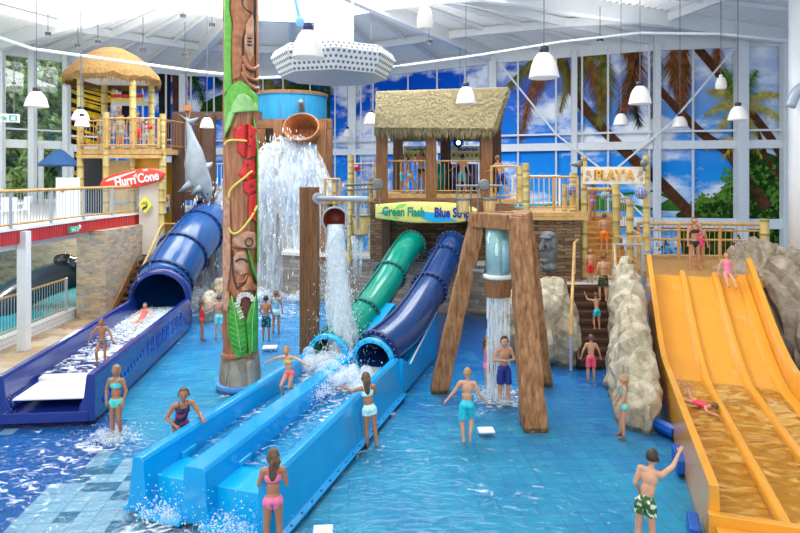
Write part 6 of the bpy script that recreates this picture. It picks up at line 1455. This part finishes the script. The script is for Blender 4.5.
    for w_ in (wear if isinstance(wear, list) else [wear]):
        kind, mt = w_[0], w_[1]
        if kind == 'shorts':
            L_ = w_[2] if len(w_) > 2 else .62
            mask = (isT & (tor < .068)) | (legm & (legt < L_)) ; fl = np.where(legm, np.clip(legt,0,1)*.016, 0); shell(mask, .007, 'swim_shorts', mt, root, fl)
        elif kind == 'brief': mask = (isT & (tor < .045)) | (legm & (legt < .10+ (sdv < .055)*.06)); shell(mask, .005, 'swim_brief', mt, root)
        elif kind == 'top': mask = (isT & (tor > .185) & (tor < .262)); shell(mask, .006, 'bikini_top', mt, root)
        elif kind == 'suit': mask = (isT & (tor < .265)) | (legm & (legt < .10)); shell(mask, .006, 'swimsuit', mt, root)
        elif kind == 'vest': mask = (isT & (tor > .09) & (tor < .31)); shell(mask, .008, 'swim_vest', mt, root)
    if kind in ('suit','top') or any(q[0] in ('top','suit') for q in (wear if isinstance(wear, list) else [wear])):
        mt = [q[1] for q in (wear if isinstance(wear, list) else [wear]) if q[0] in ('top','suit')][0]
        for s in (-1,1):
            sm = MB(); sm.tube([la*.255+fw*.055+side*s*.045, la*.29+fw*.045+side*s*.05, la*.335+side*s*.052, la*.30-fw*.045+side*s*.045, la*.25-fw*.052+side*s*.035], .005, 5)
            place('shoulder_strap', np.array([tuple(q) for q in sm.v]), sm.f, mt, root)
    # hair
    if hair:
        hc = np.array(tuple(headc)); Rhn = np.array(Rh); rel = ((pts-hc)@Rhn)/np.array([hh*.70,hh*.84,hh]); inh = (np.abs(rel).max(1) < 1.6) & (np.isin(who, [1,0]))
        zl = {'short': -.30, 'crop': -.15, 'long': -.75, 'tail': -.35, 'bun': -.3}[hl]
        mask = inh & ((rel[:,2] > .42+.35*np.clip(rel[:,1],0,1)) | ((rel[:,1] < .12) & (rel[:,2] > zl)))
        hobj = shell(mask, .011 if hl != 'crop' else .006, 'hair', HR[hair], root)
        if hl in ('long','tail'):
            q = lambda x, y, z: headc+Rh@v((x,y,z)); hmb = MB(); dn = .12 if hl == 'long' else .14; wd = .036 if hl == 'long' else .018
            bk = -fw
            p0 = q(0,-hh*.62,hh*.15); 
            for s in ((-.5,0,.5) if hl == 'long' else (0,)):
                hmb.tube([p0+side*s*wd, q(s*hh*.9,-hh*.86,-hh*.45), neck+bk*.045+side*s*wd*1.2-la*.0, neck+bk*.055+side*s*wd-la*dn*.45, neck+bk*.056+side*s*wd*.5-la*dn*.8], [.02,.026,.022,.018,.004], 8)
            place('loose_hair', np.array([tuple(x) for x in hmb.v]), hmb.f, HR[hair], root)
        if hl == 'bun': hmb = MB(); hmb.ell(headc+Rh@v((0,-hh*.6,hh*.85)), (.022,.022,.02)); place('hair_bun', np.array([tuple(x) for x in hmb.v]), hmb.f, HR[hair], root)
    if near:
        for s in (-1,1):
            em = MB(); em.ell(headc+Rh@v((s*hh*.27,hh*.775,hh*.02)), (hh*.10,hh*.05,hh*.05), Rh, 8, 6); place('eye', np.array([tuple(x) for x in em.v]), em.f, M['dark'], root)
            em = MB(); em.bar(headc+Rh@v((s*hh*.14,hh*.80,hh*.16)), headc+Rh@v((s*hh*.42,hh*.70,hh*.15)), hh*.05, hh*.04); place('eyebrow', np.array([tuple(x) for x in em.v]), em.f, HR[hair or 'brown'], root)
        em = MB(); em.ell(headc+Rh@v((0,hh*.775,-hh*.48)), (hh*.20,hh*.05,hh*.05), Rh, 10, 6); place('mouth', np.array([tuple(x) for x in em.v]), em.f, plain('lips', (.42,.12,.10), .4), root)
    return root

def gp(px, py, z=0.0): return G(px, py, z)-V(0,0,0)
PINK = cloth('pink', (.88,.20,.36)); TEAL = cloth('teal', (.02,.55,.68)); MINT = cloth('mint', (.10,.68,.62)); NAVY = cloth('navy', (.012,.03,.22)); RED = cloth('red', (.75,.03,.03)); ORANGE = cloth('orange', (.90,.24,.02))
CORAL = cloth('coral', (.85,.12,.14)); AQUA = cloth('aqua_white', (.55,.85,.84)); BLACK = cloth('black', (.02,.02,.025)); PURPLE = cloth('purple', (.30,.16,.62)); GREYC = cloth('grey', (.12,.15,.20)); LIME = print_cloth('lime_orange', (.85,.25,.08),(.85,.65,.15),(.35,.80,.35), 14)
CAMO = print_cloth('green_white_print', (.04,.09,.02),(.10,.20,.06),(.62,.68,.62), 16); CAMO2 = print_cloth('dark_green_print', (.01,.03,.02),(.03,.09,.04),(.35,.22,.08), 26); FLOR = print_cloth('teal_black_print', (.01,.02,.04),(.01,.03,.06),(.05,.45,.50), 24); DPINK = print_cloth('navy_pink', (.03,.02,.08),(.06,.03,.10),(.45,.06,.14), 7)
def z0(p): return Vector((p.x, p.y, -.08))
# front girl, back view
person(z0(gp(273,546)), 1.42, -8, 'girl in a bright pink bikini, back turned, at the near end of the sky-blue slide', [('brief',PINK),('top',PINK)], 'brown', 'tan', hl='long', look=.45,
       arms={'L': ((-.28,.15,-1),(.15,.9,.25)),'R': ((.22,.1,-1),(-.2,.95,.35))}, vox=.009)
# pointing boy
person(z0(gp(645,551)), 1.42, 32, 'boy in green and white print shorts pointing towards the amber slide', ('shorts',CAMO,.42), 'dark', 'light', lean=(.12,.28,.95), look=-.35,
       arms={'R': ((.50,.62,.36),(.30,.55,.75)),'L': ((-.25,-.25,-.9),(.25,.55,-.8)),'nod':.1}, legs={'L':((-.06,-.02,-1),(-.02,-.1,-1)),'R':((.06,.05,-1),(.02,-.05,-1))}, vox=.009)
# teal bikini girl walking towards camera
person(z0(gp(117,434)), 1.44, 186, 'girl in a turquoise frilled bikini walking through the splashing shallow water', [('brief',MINT),('top',MINT)], 'blond', 'tan', hl='tail',
       arms={'L': ((-.35,.0,-1),(.1,.45,-1)),'R': ((.35,-.05,-1),(-.25,.35,-1))}, legs={'L':((-.05,.12,-1),(.05,-.3,-1)),'R':((.03,.02,-1),(-.02,-.05,-1))}, vox=.009)
splash('water_splash', [(G(116,436),(.5,.35,.12)),(G(106,440),(.35,.3,.08))], 60, M['foam'], 'ring of spray round the feet of the girl in the turquoise bikini', 'splash', 260)
# leaning girl at the slide wall
person(z0(V(-4.02,10.95,0)), 1.52, 148, 'smiling girl in a dark swimsuit leaning on the left wall of the sky-blue slide', ('suit',DPINK), 'brown', 'tan', lean=(.0,.42,.9), look=-.25, hl='tail',
       arms={'L': ((-.45,.35,-.8),(.0,.75,-.1)),'R': ((.5,-.1,-.85),(-.55,.7,-.5))}, legs={'L':((-.06,-.12,-1),(-.02,-.1,-1)),'R':((.06,-.1,-1),(.02,-.12,-1))}, woman=True, vox=.009)
# girl wading in the left lane
pl = S(4.0,.72,.40)
person(pl, 1.22, 196, 'small girl with spread arms wading in the left lane of the sky-blue slide', [('brief',CORAL),('top',LIME)], 'blond', 'light', lean=(.05,.15,1), look=.2,
       arms={'L': ((-1,.05,-.28),(-1,.25,-.35)),'R': ((1,.05,-.25),(.95,.15,-.45)),'nod':.25}, legs={'L':((.05,.35,-.9),(-.02,-.9,-.35)),'R':((.1,.75,-.65),(.02,-.45,-.9))}, vox=.009)
# girl at the right wall
person(z0(gp(372,444)), 1.42, -12, 'long-haired girl in pale aqua swimwear at the right wall of the sky-blue slide', [('shorts',AQUA,.28),('top',AQUA)], 'brown', 'tan', hl='long', lean=(-.12,.05,1), look=.1,
       arms={'L': ((-.55,.75,-.45),(-.75,.6,.25)),'R': ((.2,.5,-.8),(-.3,.9,.1))}, legs={'L':((.02,-.02,-1),(.06,-.04,-1)),'R':((.08,-.10,-1),(.10,-.18,-1))}, vox=.009)
# running boy
person(z0(gp(467,441)), 1.45, 4, 'boy in turquoise shorts running away through the water, arms held out', ('shorts',TEAL,.80), 'blond', 'light', lean=(.03,.06,1), hl='crop',
       arms={'L': ((-.55,-.05,-.8),(-.62,.05,-.75)),'R': ((.38,-.05,-.95),(.62,.25,-.7))}, legs={'L':((-.08,.08,-1),(.10,-.30,-.95)),'R':((.10,.45,-.85),(-.12,-.75,-.55))}, vox=.009)
# shower group
person(z0(gp(504,401)), 1.58, 176, 'boy in navy shorts standing under the shower with folded hands', ('shorts',NAVY,.85), 'dark', 'light', look=.12, lean=(.02,.06,1),
       arms={'L': ((-.38,.1,-.95),(.85,.55,.05)),'R': ((.38,.1,-.95),(-.85,.6,.12)),'nod':.3}, vox=.010)
person(z0(gp(487,393)), 1.42, 100, 'girl in a pink swimsuit behind the shower streams', ('suit',PINK), 'brown', 'light', hl='tail', arms={'L': ((-.15,.1,-1),(-.05,.3,-1)),'R': ((.3,.1,-1),(.1,.2,-1))}, near=False)
person(z0(V(2.42,14.75,0)), 1.5, 180, 'child half hidden behind the boy in navy shorts at the shower', ('shorts',GREYC,.7), 'brown', 'light', near=False)
# boys by the waterfall
person(z0(gp(266,338)), 1.42, 4, 'boy in teal and black print shorts standing right of the totem pole, seen from behind', ('shorts',FLOR,.85), 'dark', 'tan', near=False, arms={'L': ((-.3,.1,-1),(.1,.7,-.6)),'R': ((.2,.1,-1),(.2,.3,-1))})
person(z0(gp(276,331)), 1.42, 8, 'girl in a turquoise and white swimsuit standing behind the boy in print shorts', [('suit',print_cloth('aqua_stripes',(.02,.30,.50),(.55,.8,.85),(.05,.55,.65),18)),('shorts',AQUA,.3)], 'ginger', 'mid', near=False, hl='bun')
person(z0(gp(219,337)), 1.42, -14, 'boy in pale aqua shorts standing left of the totem pole', ('shorts',cloth('pale_aqua',(.20,.68,.72)),.6), 'brown', 'light', near=False, arms={'L': ((-.6,.2,-.7),(-.2,.5,.8)),'R': ((.2,.1,-1),(.2,.3,-1))})
person(z0(gp(202,338)), 1.30, 60, 'girl in a red swimsuit left of the boy in aqua shorts', ('suit',RED), 'brown', 'tan', near=False, hl='tail', arms={'L': ((-.15,.3,-1),(.05,.8,.3)),'R': ((.15,.3,-1),(.0,.8,.4))})
# blue trough
bp_ = G(101,364,.50); person(V(bp_.x,bp_.y,.46), 1.17, 172, 'boy in grey trunks stepping over the foaming royal-blue trough', ('brief',GREYC), 'brown', 'tan', lean=(0,.12,1), 
       arms={'L': ((-.55,.1,-.85),(-.35,.25,-.9)),'R': ((.6,.1,-.8),(.35,.1,-1)),'nod':.3}, legs={'L':((-.03,.05,-1),(.0,-.05,-1)),'R':((.12,.62,-.8),(.05,-.35,-.95))}, vox=.010)
p = G(141,322,.55); person(V(p.x,p.y,.42), 1.25, 185, 'child in a pink swimsuit sliding on its back out of the big blue tube', ('suit',CORAL), 'dark', 'light', near=False, seat=1, lean=(0,-.75,.66), arms={'L': ((-.5,.5,-.4),(-.3,.6,-.2)),'R': ((.5,.5,-.4),(.3,.6,-.2)),'nod':.6}, legs={'L':((-.15,1,-.1),(-.05,1,-.15)),'R':((.15,1,-.1),(.05,1,-.15))})
# steps
def onstep(px, py, d, h, *a, **k): return person(P(px, py, d), h, *a, near=False, **k)
person(z0(gp(591,379)), 1.20, 2, 'small boy in coral pink shorts walking up to the foot of the dark brown steps', ('shorts',cloth('coral_pink',(.86,.10,.17)),.75), 'brown', 'light', arms={'L': ((-.45,0,-.9),(-.2,.2,-1)),'R': ((.45,0,-.9),(.3,.2,-1))}, near=False)
person(V(5.60,17.05,.79), 1.05, -20, 'small boy in turquoise shorts climbing the middle of the dark brown steps', ('shorts',TEAL,.5), 'brown', 'light', lean=(.0,.15,1), arms={'L': ((-.5,.6,.1),(-.2,.3,.9)),'R': ((.3,.4,-.8),(.2,.7,-.4))}, legs={'L':((-.06,.3,-1),(-.02,-.25,-1)),'R':((.06,.02,-1),(.02,-.1,-1))}, near=False)
person(V(6.06,17.9,1.42), 1.40, 4, 'boy in dark green print shorts near the top of the dark brown steps', ('shorts',CAMO2,.75), 'brown', 'light', legs={'L':((-.06,.25,-1),(-.02,-.15,-1)),'R':((.02,-.05,-1),(-.05,-.25,-1))}, near=False)
person(V(5.98,18.85,1.80), 1.06, 0, 'small boy in red shorts on the pale landing above the dark brown steps', ('shorts',RED,.8), 'blond', 'light', near=False)
person(V(7.25,21.3,2.40), 1.42, 2, 'boy in orange shorts climbing the orange steps below the play sign', ('shorts',ORANGE,.8), 'brown', 'light', legs={'L':((-.06,.2,-1),(-.02,-.1,-1)),'R':((.04,.0,-1),(.0,-.2,-1))}, near=False)
person(V(7.42,23.1,3.42), 1.50, -25, 'girl in a purple bikini at the top of the orange steps behind the play sign', [('brief',PURPLE),('top',PURPLE)], 'brown', 'tan', hl='tail', arms={'L': ((-.15,.3,-1),(.1,.9,.1)),'R': ((.2,.0,-1),(.1,.3,-1))}, near=False)
# girl by the rock
person(z0(gp(622,434)), 1.26, -80, 'girl in a turquoise bikini standing sideways before the pale rock', [('brief',MINT),('top',MINT)], 'blond', 'light', hl='tail', arms={'L': ((-.1,.15,-1),(-.05,.5,-.8)),'R': ((.1,.15,-1),(-.05,.55,-.75))}, legs={'L':((-.04,.08,-1),(-.02,-.05,-1)),'R':((.04,.12,-1),(.02,.05,-1))}, vox=.010)
# amber slide
p = Y(4.7,.56,.33); person(p, 1.12, 162, 'child lying on its front in the left lane of the amber slide', ('suit',cloth('red_print',(.72,.05,.12))), 'brown', 'light', seat=1, lean=(0,1,.12), look=0, arms={'L': ((-.5,.7,-.1),(.3,.9,-.05)),'R': ((.5,.7,-.1),(-.3,.9,-.05)),'nod':.2}, legs={'L':((-.15,-1,-.02),(-.1,-.5,.85)),'R':((.2,-1,-.02),(.15,-.95,.25))}, vox=.010)
p = Y(9.7,2.08,yz(9.7)+.02); person(p, 1.22, 192, 'girl in a pink swimsuit sitting at the top of the amber slide', ('suit',PINK), 'brown', 'light', near=False, seat=1, lean=(0,-.15,1), hl='tail', arms={'L': ((-.4,.0,-.95),(-.2,.3,-.9)),'R': ((.4,.0,-.95),(.2,.3,-.9))}, legs={'L':((-.12,.9,-.35),(-.02,.7,-.75)),'R':((.12,.9,-.3),(.02,.75,-.7))})
person(V(9.30,18.95,2.22), 1.66, 178, 'woman in a black bikini at the top of the amber slide', [('brief',BLACK),('top',BLACK)], 'brown', 'mid', near=False, hl='bun', woman=True, child=False, arms={'L': ((-.35,.3,-.9),(.7,.6,-.2)),'R': ((.25,.1,-1),(.1,.3,-1))}, legs={'L':((-.14,0,-1),(-.04,0,-1)),'R':((.14,0,-1),(.04,0,-1))})
person(V(9.75,19.5,2.22), 1.42, 186, 'girl in a pink swimsuit standing just behind the woman in the black bikini', ('suit',cloth('hot_pink',(.85,.05,.20))), 'blond', 'mid', near=False, hl='tail')
# hut people
person(V(2.38,22.75,4.5), 1.46, 8, 'boy in lime and blue shorts in the right bay of the straw hut', ('shorts',None,.85) if False else ('shorts',cloth('lime_blue',(.10,.45,.60)),.85), 'dark', 'light', near=False, arms={'L': ((-.7,.3,-.7),(-.6,.4,-.5)),'R': ((.3,0,-1),(.3,.2,-.9))}, legs={'L':((-.1,0,-1),(0,-.05,-1)),'R':((.1,-.15,-1),(.15,-.3,-1))})
person(V(3.62,21.2,4.38), 1.55, -40, 'boy in navy shorts walking on the small platform right of the straw hut', ('shorts',NAVY,.8), 'brown', 'mid', near=False, lean=(0,.3,1), arms={'L': ((-.2,.5,-.8),(0,.9,-.2)),'R': ((.1,-.4,-.9),(.05,-.1,-1))}, legs={'L':((-.05,.5,-.85),(-.02,-.1,-1)),'R':((.05,-.35,-.95),(.02,-.4,-.95))})
person(V(.08,23.2,4.5), 1.42, 90, 'child in turquoise shorts behind the left part of the hut railing', ('shorts',TEAL,.8), 'dark', 'tan', near=False)
person(V(.50,22.9,4.5), 1.40, -70, 'child in white briefs stepping along the left bay of the straw hut', ('brief',M['offwhite']), 'dark', 'mid', near=False, lean=(0,.2,1), legs={'L':((-.05,.4,-.9),(-.02,-.3,-1)),'R':((.05,-.35,-.9),(.02,-.5,-.8))})
person(V(.82,23.4,4.5), 1.72, 200, 'dark-haired bather in black trunks beside the middle post of the straw hut', ('brief',BLACK), 'dark', 'tan', near=False, child=False, hl='long')
# tower people
for x, y, hh_, f_, wear, hr, sk, lab in ((-12.55,25.2,1.30,170,[('brief',MINT),('top',MINT)],'dark','tan','child in a turquoise bikini at the left corner of the bamboo tower'),
        (-12.15,25.0,1.35,200,('shorts',GREYC,.6),'brown','tan','child in grey shorts second from the left on the bamboo tower'),
        (-11.95,25.5,1.66,190,('vest',cloth('sand',(.55,.40,.22))),'blond','mid','blond adult standing tall behind the children on the bamboo tower'),
        (-11.60,24.9,1.30,185,[('brief',MINT),('top',MINT)],'brown','light','child in a turquoise bikini beside the middle tower post'),
        (-11.30,25.4,1.62,175,('shorts',NAVY,.8),'dark','tan','dark-haired person in navy shorts in the middle of the bamboo tower'),
        (-11.05,25.2,1.45,165,('shorts',RED,.8),'brown','tan','child in red shorts beside the right tower post'),
        (-10.55,25.0,1.10,180,[('brief',MINT),('top',cloth('blue',(.05,.2,.6)))],'brown','light','small child in a blue and mint swimsuit at the right of the bamboo tower')):
    person(V(x,y,6.28), hh_*1.07, f_, lab, wear, hr, sk, near=False, group='children waiting on the bamboo tower')
